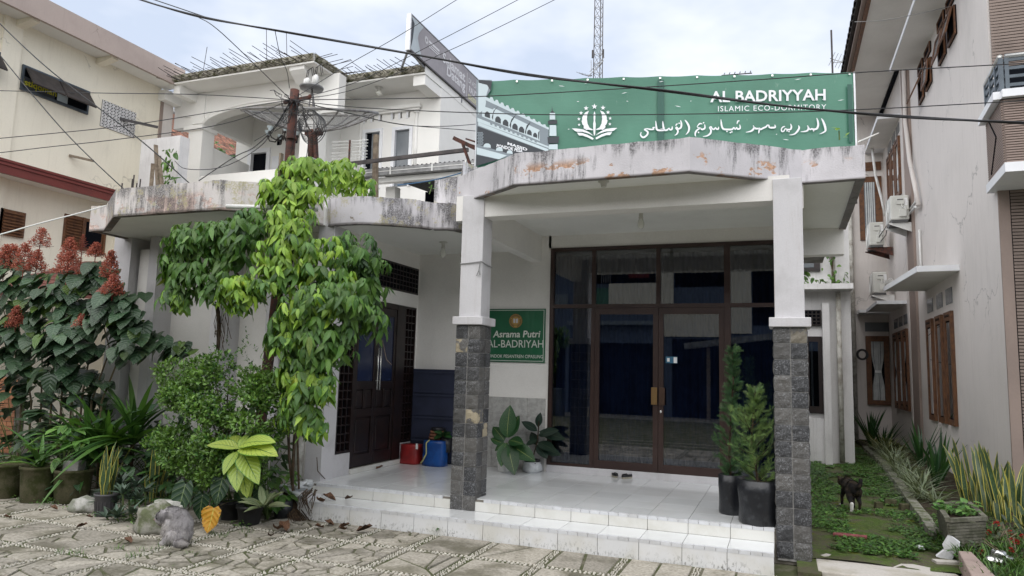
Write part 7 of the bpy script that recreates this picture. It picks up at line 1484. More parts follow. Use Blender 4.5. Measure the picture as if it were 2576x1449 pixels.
spots = [(2.42, 9.75), (2.50, 10.15), (2.38, 10.5), (2.55, 10.75), (2.36, 11.1), (2.52, 11.4), (2.58, 12.0)]
SNL = ('snake plant clump directly behind the near end of the wooden trough', 'tall snake plant clump touching the ribbed wall corner', 'snake plant clump beside the trough middle, against the bed edge', 'snake plant clump at the wall just past the trough', 'snake plant clump next to the first pale spider plant', 'snake plant clump against bare grey pink wall past the trough', 'smallest upright snake plant clump of the wall row')
for k, (x, y) in enumerate(spots): s_ = thing('snake_plant', SNL[k], 'snake plant', (x, y, .12), 'snake plants along the wall'); snake(s_, (x, y, .12), 8 if k < 6 else 6, .32, .95, rl_, .17, .34)
s_ = thing('snake_plant', 'low snake plant with splayed leaves beside the wooden trough end', 'snake plant', (2.42, 9.05, .12)); snake(s_, (2.42, 9.05, .12), 7, .25, .42, rl_, .08, .9)
def tuft(name, label, x, y, z, n, L0, L1, wd, m, r, droop, t0, t1, cat, group=None):
    mb = MB(); tps = [leaf_tpl(strap(wd), 5, .3, droop*(.7+.3*k), 0, 0, k) for k in range(3)]
    for i in range(n): a = r.uniform(0, 2*PI); tl = r.uniform(t0, t1); d = Vector((math.sin(tl)*math.cos(a), math.sin(tl)*math.sin(a), math.cos(tl))); u = Vector((-math.cos(tl)*math.cos(a), -math.cos(tl)*math.sin(a), math.sin(tl))); mb.add(r.choice(tps), frame_m(Vector((x, y, z))+d*.01+Vector((r.uniform(-.05,.05), r.uniform(-.05,.05), 0)), d, u, r.uniform(L0, L1)), r.random())
    return tag(mb.build(name, m, smooth=True), label, cat, group)
y = 11.2
while y < 18.2: x = lerp(1.80, 2.08, (y-11.2)/7)+rl_.uniform(-.08, .14); tuft('spider_plant', 'pale striped grassy spider plant spilling over the lane kerb', x, y, .12, 42, .26, .50, .022, 'leaf_spider', rl_, .6, .15, 1.3, 'spider plant', 'spider plants along the kerb'); y += .33
for k, (x, y, n, h, lb) in enumerate(((.62, 19.8, 20, 1.35, 'dark sword leaved plant at the foot of side wing window'), (1.25, 20.3, 22, 1.0, 'dark sword leaved plant below the far cable coil'), (1.62, 20.6, 12, .75, 'small sword leaved plant beside the clay pipe end'), (2.05, 20.0, 24, 1.15, 'tall dark sword leaved plant below the curtained window'), (2.15, 18.6, 16, .9, 'sword leaved plant before the far triple windows'), (2.45, 15.6, 16, 1.0, 'sword leaved plant before the brown pilaster'), (2.4, 13.6, 14, .95, 'dark sword leaved plant beside the nearest triple windows'), (2.2, 12.9, 10, .8, 'sword leaved plant between spider plants and snake plants'))):
    p = thing('sword_leaf_plant', lb, 'plant', (x, y, .1), 'sword leaved plants'); straps(p, (x, y, .1), n, h*.55, h, .032, .05, .55, 'leaf_iris', rl_, .12, seg=5)
for k in range(6): y = 17.0+.55*k; tuft('spider_plant', 'yellow green grassy plant at the far end of the planting bed', 2.1+rl_.uniform(-.15, .3), y, .12, 24, .3, .6, .03, 'leaf_snake', rl_, .4, .1, .9, 'spider plant', 'grassy plants at the far end')
# wooden trough with small plants
tq = thing('wooden_trough', 'slatted weathered wooden trough planter on the flower bed', 'planter', (2.0, 9.6, .1)); A0_ = at(2357, 1265, Z=.45); A1_ = at(2385, 1305, Z=.45); A2_ = at(2478, 1300, Z=.45); A3_ = Vector((A0_.x+(A2_.x-A1_.x)*.95, A0_.y+(A2_.y-A1_.y)*.95, .45))
cor = [Vector((q_.x, q_.y, 0)) for q_ in (A0_, A1_, A2_, A3_)]
for i in range(4):
    a, b = cor[i], cor[(i+1) % 4]
    for k in range(9): sh = .90+.10*(k/8); cm = sum(cor, Vector())/4; pa_, pb_ = cm+(a-cm)*sh, cm+(b-cm)*sh; MB().bar(pa_+Vector((0,0,.155+.030*k)), pb_+Vector((0,0,.155+.030*k)), .018, .026).build('slat', 'wood_trough', tq)
    MB().bar(a+Vector((0,0,.435)), b+Vector((0,0,.435)), .05, .035).build('rim', 'wood_trough', tq)
cm = sum(cor, Vector())/4; MB().prism([tuple((cm+(q_-cm)*.93)[:2]) for q_ in cor], .13, .40).build('soil', 'soil', tq)
for k in range(9): q_ = cm+Vector((rl_.uniform(-.16, .16), rl_.uniform(-.18, .2), .40)); bushy('trough_seedling', 'fleshy pale green seedling growing in the wooden trough', tuple(q_), 6, .07, .12, (.05, .10), 'leaf_mid', rl_, group='seedlings in the trough', dv=.1)
# red ixora with small flowers
XT = [leaf_tpl(ov(.22, .8), 4, .15, .1, 0, 0, k) for k in range(2)]; xm = [lmesh('leaf', t, 'leaf_ixora') for t in XT]
for lb, cx, cy, cz, rx, rz, n, fl_ in (('low ixora bush with red flower heads beside the painted kerb', 2.0, 7.95, .22, .36, .30, 120, 9), ('leggy ixora bush with red blossoms at the ribbed wall', 2.72, 8.9, .55, .30, .75, 130, 9), ('creeping ixora with red blossoms between trough and kerb', 1.95, 8.6, .18, .30, .18, 70, 5)):
    p = thing('ixora_bush', lb, 'bush', (cx, cy, .1), 'ixora bushes')
    for i in range(n): a = rl_.uniform(0, 6.28); q_ = math.sqrt(rl_.random()); pos = Vector((cx+rx*q_*math.cos(a), cy+rx*q_*math.sin(a), cz+rz*rl_.uniform(-.6, .9))); inst('leaf', xm[i % 2], p, frame_m(pos, jit((math.cos(a), math.sin(a), .3), .6, rl_), jit((0,-.3,1), .4, rl_), rl_.uniform(.05, .085)))
    for i in range(10): a = rl_.uniform(0, 6.28); MB().tube([(cx, cy, .1), (cx+rx*.8*math.cos(a), cy+rx*.8*math.sin(a), cz+rz*rl_.uniform(0, .8))], .006, 4).build('stem', 'thin_stem', p)
    for i in range(fl_):
        a = rl_.uniform(0, 6.28); q_ = math.sqrt(rl_.random()); c = Vector((cx+rx*q_*math.cos(a), cy-abs(rx*q_*math.sin(a)), cz+rz*rl_.uniform(-.3, .95))); mb = MB()
        for j in range(22): d = jit((0, -.5, .6), 1, rl_); mb.add(([(-.4,0,0),(0,-.3,.1),(.4,0,0),(0,.8,.1)], [(0,1,2,3)], None), frame_m(c+d.normalized()*.022, d, jit((0,-1,0), .5, rl_), .017), rl_.random())
        mb.build('flower_head', 'petal_red', p)
# ground weeds, grass, moss leaves: uncountable
mb = MB(); gt = MB()
def weed(x, y, z, L, n):
    for j in range(n): a = rl_.uniform(0, 6.28); small_leaf(mb, (x+rl_.uniform(-.02,.02), y+rl_.uniform(-.02,.02), z+rl_.uniform(0, .025)), Vector((math.cos(a), math.sin(a), rl_.uniform(.05, .6))), (0, -.1, 1), L*rl_.uniform(.7, 1.3), rl_.random())
for _ in range(9500):
    y = 7.9+12*rl_.random()**1.2; x = rl_.uniform(.28, 1.62+.02*(y-8)); d_ = mnoise.noise(Vector((x*1.7, y*1.7, 5)))+.25*mnoise.noise(Vector((x*5, y*5, 2)))+(.25 if x < .7 else 0)+(.15 if y > 11 else -.05)
    if d_ > -.06: weed(x, y, .068, rl_.choice((.026, .034, .055)) if y < 12 else .046, 3)
for _ in range(1300): y = rl_.uniform(7.2, 10.2); x = rl_.uniform(1.45, 2.6); weed(x, y, .14, .032, 3)
stuff(tag(mb.build('ground_weeds', 'leaf_weed'), 'tiny creeping weeds and moss covering the lane and bed', 'weeds'))
bt = leaf_tpl(strap(.035), 3, .3, .35, 0, 0, 1)
def grass(x, y, z, n, L):
    for j in range(n): a = rl_.uniform(0, 6.28); d = Vector((math.cos(a)*.45, math.sin(a)*.45, 1)); gt.add(bt, frame_m((x+rl_.uniform(-.05,.05), y+rl_.uniform(-.05,.05), z), d, (-math.cos(a), -math.sin(a), .4), L*rl_.uniform(.5, 1.2)), rl_.random())
for _ in range(220): grass(rl_.uniform(1.5, 2.5), rl_.uniform(7.0, 9.4), .13, 7, .16)
for vx, vy in ((538,1345),(365,1385),(390,1380),(300,1380),(560,1350),(150,1395),(200,1395),(410,1370),(480,1395),(330,1400),(620,1340)):
    q_ = at(vx, vy, Z=0)
    for _ in range(3): grass(q_.x+rl_.uniform(-.06,.06), q_.y+rl_.uniform(-.05,.05), -.01, 8, .07)
stuff(tag(gt.build('grass_tufts', 'grass_blade', smooth=True), 'thin grass tufts in the paving joints and flower bed', 'grass'))
mb = MB()
for _ in range(2600):
    x = rl_.uniform(-9.5, -4.2); y = rl_.uniform(4.2, 6.6)
    if mnoise.noise(Vector((x*1.3, y*1.3, 9))) > .12: a = rl_.uniform(0, 6.28); small_leaf(mb, (x, y, rl_.uniform(-.012, .006)), Vector((math.cos(a), math.sin(a), .4)), (0,0,1), .014, rl_.random())
for vx, vy, n in ((60,1262,60),(120,1268,90),(200,1285,50),(330,1310,120),(365,1330,80),(255,1300,40),(600,1330,30)):
    q_ = at(vx, vy, Z=0)
    for _ in range(n): a = rl_.uniform(0, 6.28); small_leaf(mb, (q_.x+rl_.gauss(0, .09), q_.y+rl_.gauss(0, .05), rl_.uniform(0, .06)), Vector((math.cos(a), math.sin(a), .6)), (0,-.2,1), .032, rl_.random())
stuff(tag(mb.build('joint_moss', 'leaf_weed'), 'moss and tiny weeds in the courtyard joints and round the pots', 'moss'))
# single weeds
def sprout(label, p, n, L, h, m='leaf_mid', name='weed_sprout'): return bushy(name, label, tuple(p), n, h*.5, h, (L*.8, L*1.2), m, rl_, dv=.15)
sprout('small green sprout growing against the tiled step riser', at(1745, 1415, Z=0), 4, .055, .14); sprout('dark weed sprouting from the pebble strip at the step', at(1103, 1345, Z=0), 4, .05, .06, 'leaf_vine_dark'); sprout('broad leaved seedling at the foot of the right stone column', at(1978, 1400, Z=.02)+Vector((0, -.02, 0)), 7, .13, .24)
sprout('tiny white flowered weed on the curved canopy edge', at(1080, 488, Y=8.0), 3, .06, .20); sprout('small yellow green sprout on the canopy edge before the banner', at(2112, 352, Y=7.75), 3, .06, .14, 'leaf_lime')
cr = thing('wall_creeper', 'thin creeper climbing the drain pipe above the planted ledge', 'creeper', (1.0, 15.8, 3.68)); cm_ = [lmesh('leaf', t, 'leaf_vine') for t in OT]
for k in range(40): z = rl_.uniform(3.7, 5.2); inst('leaf', cm_[k % 2], cr, frame_m((1.0+rl_.gauss(0, .09), 15.76, z), jit((0, -.6, -.5), .5, rl_), (0, -1, .3), rl_.uniform(.07, .14)))
for k in range(4): MB().tube([(.98+.03*k, 15.78, 3.66), (1.03-.03*k, 15.77, 4.3), (.95+.04*k, 15.78, 5.3)], .008, 4).build('stem', 'dry_root', cr)
for x, n in ((.45, 12), (.75, 10), (1.2, 9)): bushy('ledge_plant', 'leafy plant growing along the ledge of the side wing', (x, 15.72, 3.66), n, .16, .32, (.08, .16), 'leaf_vine', rl_, group='ledge plants')
c = at(2030, 672, Y=11.5); bushy('overhanging_branch', 'broad leafy branch peeping out behind the right column shaft', tuple(c+Vector((-.14, .2, -.12))), 7, .12, .16, (.10, .18), 'leaf_vine', rl_)
c = at(430, 430, Y=12.5); fn = thing('wall_fern', 'bright fern on the old wall beside the white house pier', 'fern', tuple(c)); [inst('leaf', vmesh[(k % 4, 'leaf_vine')], fn, frame_m(c+Vector((rl_.gauss(0,.12), -.05, rl_.uniform(-.3,.55))), jit((0,-.4,-.4), .6, rl_), (0,-1,.4), rl_.uniform(.12,.26))) for k in range(46)]
for k, (a, b) in enumerate((((380, 472), (385, 412)), ((397, 472), (392, 365)), ((408, 472), (400, 392)))): tag(MB().bar(at(*a, Y=12.3), at(*b, Y=12.45), .09, .03).build('leaning_plank', 'old_wood'), 'old grey plank leaning against the end of the cream building', 'plank', 'planks leaning on the cream building')
ow = tag(B(-15.2, -13.9, 12.9, 13.2, 3, 7.35).build('old_garden_wall', 'old_white_wall'), 'patchy old white wall stub with ferns beside the white house pier', 'wall')
tag(MB().tube([at(588, 415, Y=17.6), at(588, 392, Y=17.6)], .15, 8).build('terrace_pot', 'black_plastic'), 'black pot on the terrace behind the arch parapet', 'pot'); c = at(575, 385, Y=17); bushy('terrace_plant', 'green plants trailing on the terrace below the tiled roof', tuple(c+Vector((-.6, 0, -.3))), 26, .8, .9, (.15, .3), 'leaf_vine', rl_)
# unfinished rebar stubs on left canopy
for k, vx in enumerate((305, 330, 333, 342, 350)): c = at(vx, 478, Y=7.3); tag(MB().tube([c+Vector((0,0,-.2)), c+Vector((.01, 0, .10+.06*(k % 3)))], .010, 5).build('rebar_stub', 'rebar'), 'short rebar stub poking up behind the left canopy edge', 'rebar', 'rebar stubs on the left canopy')
# ================================================================ PORCH OBJECTS
c = at(1045, 1163, Z=.32); c.y = 9.52; rbg = thing('red_bag', 'crumpled red shopping bag with white label by the dark door', 'bag', (c.x, c.y+.14, .32))
def bag(t, x, y, z, wx, wy, h, m, seed, taper=.92, name='bag_body'):
    mb = MB(); n, k = 28, 9
    for j in range(k+1):
        tt = j/k; s_ = lerp(1, taper, tt)
        for i in range(n):
            a = 2*PI*i/n; e = 3.2; cx = math.copysign(abs(math.cos(a))**(2/e), math.cos(a)); sy = math.copysign(abs(math.sin(a))**(2/e), math.sin(a)); w_ = 1+.09*mnoise.noise(Vector((cx*2+seed, sy*2, tt*3)))+.05*mnoise.noise(Vector((cx*6+seed, sy*6, tt*7)))
            mb.v.append((x+cx*wx/2*s_*w_, y+sy*wy/2*s_*w_, z+h*tt*(1+.06*mnoise.noise(Vector((cx*2, sy*2, seed)))*tt)))
    for j in range(k):
        for i in range(n): a = j*n+i; b = j*n+(i+1) % n; mb.face((a, b, b+n, a+n))
    mb.face([n-1-i for i in range(n)]); mb.face([k*n+i for i in range(n)]); return mb.build(name, m, t, smooth=True)
bag(rbg, c.x, c.y+.14, .32, .33, .26, .285, 'red_bag', 3); B(c.x+.13, c.x+.165, c.y+.02, c.y+.024, .55, .63).build('label', 'label_white', rbg); MB().tube([(c.x-.1, c.y+.13, .60), (c.x-.02, c.y+.12, .585), (c.x+.1, c.y+.13, .60)], .012, 6).build('handle', 'dark_steel', rbg)
c2 = at(1103, 1168, Z=.32); c2.y = 9.48; bbg = thing('blue_bag', 'big blue plastic bag with yellow green straps beside the stone column', 'bag', (c2.x, c2.y+.15, .32)); bag(bbg, c2.x+.02, c2.y+.15, .32, .36, .28, .37, 'blue_bag', 8, .98)
MB().tube([(c2.x-.06, c2.y-.01, .66), (c2.x-.05, c2.y-.015, .5), (c2.x-.10, c2.y-.02, .40), (c2.x-.14, c2.y-.01, .36)], .010, 6).tube([(c2.x-.06, c2.y-.01, .66), (c2.x-.02, c2.y+.02, .70)], .010, 6).build('strap', 'strap_yellow', bbg)
tpz = .60
for k in range(4): q = (c2.x-.02+.01*k, c2.y+.22, tpz+.045*k); t = thing('stacked_pot', ('terracotta pot nested in the stack above the blue bag' if k < 3 else 'black pot on top of the stack above the blue bag'), 'pot', q, 'stacked pots'); MB().lathe([(.075, 0), (.10, .10), (.108, .10), (.108, .135), (.095, .135), (.07, .02)], q, 18, capb=False).build('pot_body', 'terracotta' if k < 3 else 'black_plastic', t, smooth=True)
sg2 = thing('potted_leaf_plant', 'variegated small plant tucked behind the blue bag at the column', 'plant', (c2.x+.17, c2.y+.2, .55)); ml = [lmesh('leaf', t, 'leaf_dieff_dark') for t in OT]
for k in range(9): a = k*.7; inst('leaf', ml[k % 2], sg2, frame_m((c2.x+.15, c2.y+.14, .78), Vector((math.cos(a), -.4, .4*math.sin(a*1.7))), (0,-.6,.8), .16))
MB().lathe([(.07, 0), (.085, .22)], (c2.x+.17, c2.y+.2, .52), 12).build('pot_body', 'black_plastic', sg2, smooth=True)
cab_ = thing('filing_cabinet', 'dark blue drawer cabinet in the porch corner behind the bags', 'cabinet', (-5.0, 9.75, .32)); B(-5.40, -4.30, 9.86, 9.945, .32, 1.74).build('carcass', 'cabinet_blue', cab_)
for k in range(4): z = .34+.345*k; B(-5.39, -4.31, 9.845, 9.86, z, z+.325).build('drawer', 'cabinet_blue', cab_, bevel=.006); B(-5.38, -4.32, 9.825, 9.845, z+.295, z+.315).build('drawer_lip', 'cabinet_blue', cab_)
def slipper(vx, vy, ang, label):
    c = at(vx, vy, Z=.322); t = thing('slipper', label, 'slipper', tuple(c), 'pair of black slippers'); R_ = Matrix.Rotation(ang, 4, 'Z'); P_ = lambda x, y, z: tuple(c+(R_ @ Vector((x, y, z))))
    out = [(.036*math.sin(a)*(1-.18*math.cos(a)) , .118*math.cos(a)) for a in [k*PI/10 for k in range(20)]]
    def ring(s_, z): return [P_(x*s_, y*s_, z) for x, y in out]
    mb = MB(); n = 20; mb.v = ring(1, 0)+ring(1.03, .022); [mb.face((i, (i+1) % n, n+(i+1) % n, n+i)) for i in range(n)]; mb.face([n+i for i in range(n)]); mb.build('sole', 'slipper_sole', t)
    mb = MB(); mb.v = ring(1.04, .022)+ring(1.05, .040)+ring(.92, .058)+ring(.80, .050)
    for b in range(3): [mb.face((b*n+i, b*n+(i+1) % n, (b+1)*n+(i+1) % n, (b+1)*n+i)) for i in range(n)]
    mb.build('upper', 'slipper', t, smooth=True); mb = MB(); pts = ring(.84, .03); mb.v = pts; mb.face(range(n)); mb.build('insole', 'black_void', t)
    mb = MB()
    for j in range(5):
        yy = -.10+.018*j; [mb.v.append(P_(.034*math.cos(q*PI/8)*(1-.08*abs(2-j)), yy, .022+.045*math.sin(q*PI/8))) for q in range(9)]
    for j in range(4): [mb.face((j*9+q, j*9+q+1, j*9+10+q, j*9+9+q)) for q in range(8)]
    mb.build('toe_strap', 'slipper', t, smooth=True)
slipper(1545, 1199, .5, 'black slipper on the porch tiles, toe towards the glass door, nearer the lock side'); slipper(1580, 1203, -.55, 'black slipper on the porch tiles turned sideways beside its mate')
# ================================================================ GARDEN ODDS AND ENDS
def lump(name, label, p, rx, ry, rz, m, cat, seed, amp=.25, rot=0., flat=.3, parent=None):
    mb = MB(); R_ = Matrix.Rotation(rot, 3, 'Z'); n, k = 20, 12
    for j in range(k+1):
        ph = PI*j/k
        for i in range(n):
            a = 2*PI*i/n; d = Vector((math.sin(ph)*math.cos(a), math.sin(ph)*math.sin(a), math.cos(ph))); s_ = 1+amp*mnoise.noise(d*1.6+Vector((seed, 0, 0)))+amp*.5*mnoise.noise(d*4+Vector((0, seed, 0))); q = R_ @ Vector((d.x*rx*s_, d.y*ry*s_, d.z*rz*s_)); mb.v.append((p[0]+q.x, p[1]+q.y, max(p[2]+q.z, p[2]-rz*flat)))
    for j in range(k):
        for i in range(n): a = j*n+i; b = j*n+(i+1) % n; mb.face((a, a+n, b+n, b))
    return tag(mb.build(name, m, smooth=True), label, cat)
c = at(188, 1292, Z=0); lump('cement_sack', 'dirty white sack lying between mossy pot and snake plant pot', (c.x, c.y+.12, .06), .20, .11, .105, 'sack', 'sack', 1, .35, .3, .6)
c = at(412, 1292, Y=6.0); lump('cement_sack', 'mouldy white sack lying on top of the mossy rock by the cat', (c.x+.07, 5.98, c.z+.08), .20, .11, .08, 'sack', 'sack', 2, .3, .35, 1)
c = at(352, 1345, Z=0); lump('mossy_rock', 'mossy pale rock in front of the sitting cat', (c.x, c.y+.18, .09), .22, .19, .19, 'rock', 'rock', 3, .35, .2, .5)
c = at(1985, 1418, Z=0); lump('small_stone', 'small mossy stone at the foot of the right stone column', (c.x+.12, c.y+.05, .03), .07, .035, .03, 'rock', 'stone', 5)
# broom
b0 = at(752, 1310, Z=0); b1 = at(712, 1225, Y=b0.y+.25); br = thing('stick_broom', 'worn stick broom leaning by the lower step', 'broom', tuple(b0)); rb_ = random.Random(9)
for k in range(90): o_ = Vector((rb_.gauss(0, .035), rb_.gauss(0, .03), 0)); MB().tube([b0+o_*1.3+Vector((0,0,.005)), b0.lerp(b1, .5)+o_*.7, b1+o_*.25], [.0035, .0045, .004], 3).build('bristle', 'broom_fibre', br)
MB().tube([b0.lerp(b1, .8), b1], .018, 8).build('binding', 'dry_root', br); MB().tube([b1, b1+(b1-b0)*.25], .012, 6).build('handle', 'old_wood', br)
# white downpipe by the pilaster, plinth, rubbish bundle, roots
tag(MB().tube([at(745, 1218, Y=7.35), at(757, 1100, Y=7.4), at(765, 1000, Y=7.42), at(772, 900, Y=7.44)], .055, 12).build('down_pipe', 'old_pvc', smooth=True), 'dirty white down pipe with tendrils at the porch corner', 'pipe')
tag(MB().box(-5.70, -5.255, 7.06, 7.5, -.02, .20).build('corner_plinth', 'white_paint', bevel=.02), 'dirty white concrete plinth at the left end of the steps', 'plinth')
for k, (vx, vy, Y, s_) in enumerate(((733,1232,7.1,.10),(760,1222,7.15,.11),(778,1215,7.2,.08),(742,1245,7.05,.09),(712,1222,7.1,.05))): q = at(vx, vy, Y=Y); lump('plastic_rubbish', 'crumpled white plastic rubbish bundled on the corner plinth', tuple(q), s_*1.2, s_*.7, s_*.45, 'white_bag', 'rubbish', 11+k, .6, k, 1)['group'] = 'rubbish on the plinth'
rt_ = thing('dried_roots', 'tangle of dried brown roots hanging over the step corner', 'roots', (-5.2, 6.95, .2)); rr7 = random.Random(13)
for k in range(16): a = at(rr7.uniform(765, 800), rr7.uniform(1228, 1240), Y=7.0); b = at(rr7.uniform(745, 790), rr7.uniform(1260, 1300), Y=6.88); MB().tube([a, a.lerp(b, .4)+Vector((rr7.uniform(-.06,.06), -.06, .02)), b], [.007, .006, .003], 4).build('root', 'dry_root', rt_)
tag(MB().tube([at(765, 1010, Y=7.5), at(768, 1100, Y=7.52), at(758, 1190, Y=7.45), at(740, 1262, Y=7.0)], .006, 5).build('hanging_tendril', 'dry_root', smooth=True), 'long thin tendril hanging down the pilaster to the step', 'tendril'); tag(MB().tube([at(797, 1150, X=-5.40), at(799, 1185, X=-5.39), at(818, 1205, X=-5.36)], .006, 5).build('hanging_tendril', 'dry_root', smooth=True), 'short tendril below the left lattice light', 'tendril')
lt_ = leaf_tpl(ov(.28, .8), 5, .9, -.25, 0, .4, 3); lme = lmesh('dry_leaf', lt_, 'brown_leaf'); rl2 = random.Random(17)
def dry(label, pts, z, group, L=(.10, .2)):
    for vx, vy in pts: q = at(vx, vy, Z=z); a = rl2.uniform(0, 6.28); tag(inst('dry_leaf', lme, None, frame_m((q.x, q.y, z+.012), Vector((math.cos(a), math.sin(a), .1)), (0, 0, 1), rl2.uniform(*L))), label, 'dry leaf', group)
dry('curled brown leaf on the lower step tread', ((845,1262),(868,1258),(815,1265)), SZ, 'dry leaves on the step'); dry('brown leaf litter on the paving before the step', ((815,1330),(850,1330),(870,1335),(840,1325),(700,1335),(720,1340),(895,1340),(680,1352)), .006, 'leaf litter'); dry('dark withered leaf on the left paving', ((30,1305),(100,1288),(145,1285),(235,1305),(190,1330),(330,1370)), .006, 'withered leaves', (.06, .12)); dry('single brown leaf on the porch tiles', ((945,1182),), FZ, None, (.1, .12))
# lane litter
q = at(2138, 1348, Z=.09); tag(MB().plate([(q.x-.17, q.y-.02, .075), (q.x-.05, q.y-.04, .072), (q.x+.04, q.y-.015, .072), (q.x+.16, q.y-.03, .075), (q.x+.17, q.y+.03, .08), (q.x+.05, q.y+.025, .08), (q.x-.06, q.y+.04, .08), (q.x-.16, q.y+.02, .08)], (0, 0, .03)).build('shoe_sole', 'sole_red', bevel=.008), 'faded red shoe sole lying on the mossy lane', 'shoe sole')
tq0 = at(2355, 1400, Z=.08); u_ = Vector((.35, -.05, .9)).normalized(); v_ = Vector((.95, .1, -.3)).normalized(); tag(MB().plate([tq0, tq0+v_*.13, tq0+v_*.15+u_*.20, tq0+v_*.03+u_*.24, tq0+v_*.015+u_*.12, tq0+v_*.045+u_*.09], Vector((0, .02, .012))).build('broken_tile', 'broken_tile'), 'broken white tile leaning on the mossy kerb', 'broken tile')
q = at(2378, 1415, Z=.07); tag(MB().obox((q.x+.02, q.y, .075), Vector((1,.25,0)).normalized(), Vector((-.25,1,0)).normalized(), Vector((0,0,1)), .12, .05, .012).build('broken_tile', 'slab_pale'), 'flat broken beige tile lying at the kerb corner', 'broken tile')
q = at(2315, 1383, Z=.07); lump('paper_scrap', 'small crumpled white paper scrap on the lane', (q.x, q.y, .085), .035, .03, .025, 'white_bag', 'litter', 21, .6)
q = at(2515, 1418, Z=.15); lump('foil_bag', 'crumpled silver foil bag in the flower bed', (q.x, q.y, .19), .085, .05, .06, 'chrome', 'litter', 23, .7)
for k, (vx, vy, s_) in enumerate(((2240,1268,.07),(2280,1280,.08),(2210,1275,.05))): q = at(vx, vy, Z=.08); tag(MB().obox((q.x, q.y, .10), Vector((1,.2*k,0)).normalized(), Vector((-.2*k,1,0)).normalized(), Vector((.1,0,1)), s_, s_*.7, .045).build('stone_chunk', 'mossy_concrete', bevel=.012), 'dark mossy stone chunk beside the kerb near the trough', 'stone', 'stone chunks by the kerb')
mb = MB(); P_ = [(.27, 7.80), (.62, 7.92), (1.0, 7.84), (1.42, 7.62), (1.50, 7.2), (1.2, 7.08), (.27, 7.10)]; tag(mb.prism(P_, -.02, .055).build('concrete_apron', 'slab_pale', bevel=.012), 'pale cracked concrete apron at the mouth of the lane', 'concrete slab')
struct(B(.10, 3.0, 4.5, 7.6, -.01, .012).build('lane_mouth', 'paving')); struct(B(.10, .30, 7.0, 7.62, -.02, .05).build('column_footing', 'moss_ground'))
tag(MB().bar((-.4, 6.35, .01), (-.05, 6.32, .012), .03, .012).build('twig', 'dry_root'), 'thin dry twig on the paving', 'twig')
q = at(2040, 1412, Z=0); 
# ================================================================ CATS
def capsule(mb, a, b, r0, r1, n=12):
    a, b = Vector(a), Vector(b); mb.tube([a, a.lerp(b, .25), a.lerp(b, .5), a.lerp(b, .75), b], [r0, lerp(r0, r1, .25), lerp(r0, r1, .5), lerp(r0, r1, .75), r1], n); mb.ball(a, r0, r0, r0, n, 8); mb.ball(b, r1, r1, r1, n, 8)
def finish(mb, name, m, parent, vox=.007, it=4, m2=None, fn=None):
    o = mb.build(name, m, parent, smooth=True); r = o.modifiers.new('remesh', 'REMESH'); r.mode = 'VOXEL'; r.voxel_size = vox; r.use_smooth_shade = True; s_ = o.modifiers.new('smooth', 'SMOOTH'); s_.iterations = it; s_.factor = .5; return o
# grey cat: sitting hunched, seen from behind-right, head bent down to its raised paw (towards -X)
g0 = at(418, 1374, Z=0); gc = thing('grey_cat', 'fluffy grey cat sitting hunched on the paving licking its paw', 'cat', tuple(g0)); K = Vector((g0.x, g0.y+.10, 0))
gx = Vector((RGT.x, RGT.y, 0)).normalized(); gy = Vector((-gx.y, gx.x, 0))                   # gx picture-right, gy away
G = lambda x, y, z: K+(gx*x+gy*y+Vector((0, 0, z)))*.88
mb = MB(); mb.ball(G(.035, 0, .115), .130, .125, .118, 18, 14); mb.ball(G(.055, .0, .20), .115, .108, .115, 18, 14); mb.ball(G(.025, .01, .28), .098, .09, .085, 18, 14); mb.ball(G(-.035, .01, .315), .085, .08, .07, 16, 12); mb.ball(G(-.085, .005, .315), .072, .066, .062, 16, 12)
mb.ball(G(-.150, -.01, .285), .062, .056, .058, 16, 12); mb.ball(G(-.190, -.02, .255), .036, .034, .032, 12, 10); mb.ball(G(-.16, -.02, .25), .05, .045, .04, 12, 10)
for s_ in (-1, 1): mb.tube([G(-.135+.006*s_, .034*s_-.01, .325), G(-.138+.008*s_, .042*s_-.01, .358), G(-.142+.010*s_, .046*s_-.01, .385)], [.026, .015, .003], 8)
capsule(mb, G(-.05, -.03, .23), G(-.085, -.04, .12), .055, .036); capsule(mb, G(-.085, -.04, .12), G(-.095, -.045, .03), .034, .024); mb.ball(G(-.112, -.05, .018), .036, .026, .02, 10, 8); capsule(mb, G(-.07, .045, .22), G(-.165, .02, .20), .036, .024); mb.ball(G(-.185, .005, .215), .026, .024, .026, 10, 8)
capsule(mb, G(.02, -.085, .105), G(-.055, -.09, .05), .075, .042); mb.ball(G(-.085, -.095, .022), .048, .03, .024, 10, 8); capsule(mb, G(.02, .09, .10), G(-.055, .09, .05), .07, .042)
capsule(mb, G(.07, -.09, .045), G(.10, -.15, .036), .042, .040); capsule(mb, G(.10, -.15, .036), G(.145, -.17, .042), .040, .046); capsule(mb, G(.145, -.17, .042), G(.195, -.155, .036), .046, .024)
finish(mb, 'body', 'fur_grey', gc, .008, 5)
def furry(parent, blobs_, m, n, L, seed):                                    # short tapering hair locks over the body
    r = random.Random(seed); mb = MB()
    for c, rx, ry, rz, w_, flow in blobs_:
        for _ in range(int(n*w_)):
            d = Vector((r.gauss(0, 1), r.gauss(0, 1), r.gauss(0, 1))).normalized(); p = Vector(c)+Vector((d.x*rx, d.y*ry, d.z*rz))*.97
            if p.z < .01: continue
            nn = Vector((d.x/rx, d.y/ry, d.z/rz)).normalized(); f = (Vector(flow)-nn*Vector(flow).dot(nn)); h = (f+nn*.35+jit((0,0,0), .25, r)).normalized(); x = h.cross(nn).normalized()*.0022; l_ = L*r.uniform(.6, 1.3); k = len(mb.v); mb.v += [tuple(p-x), tuple(p+x), tuple(p+h*l_)]; mb.face((k, k+1, k+2), rn=r.random())
    stuff(mb.build('fur', m, parent))
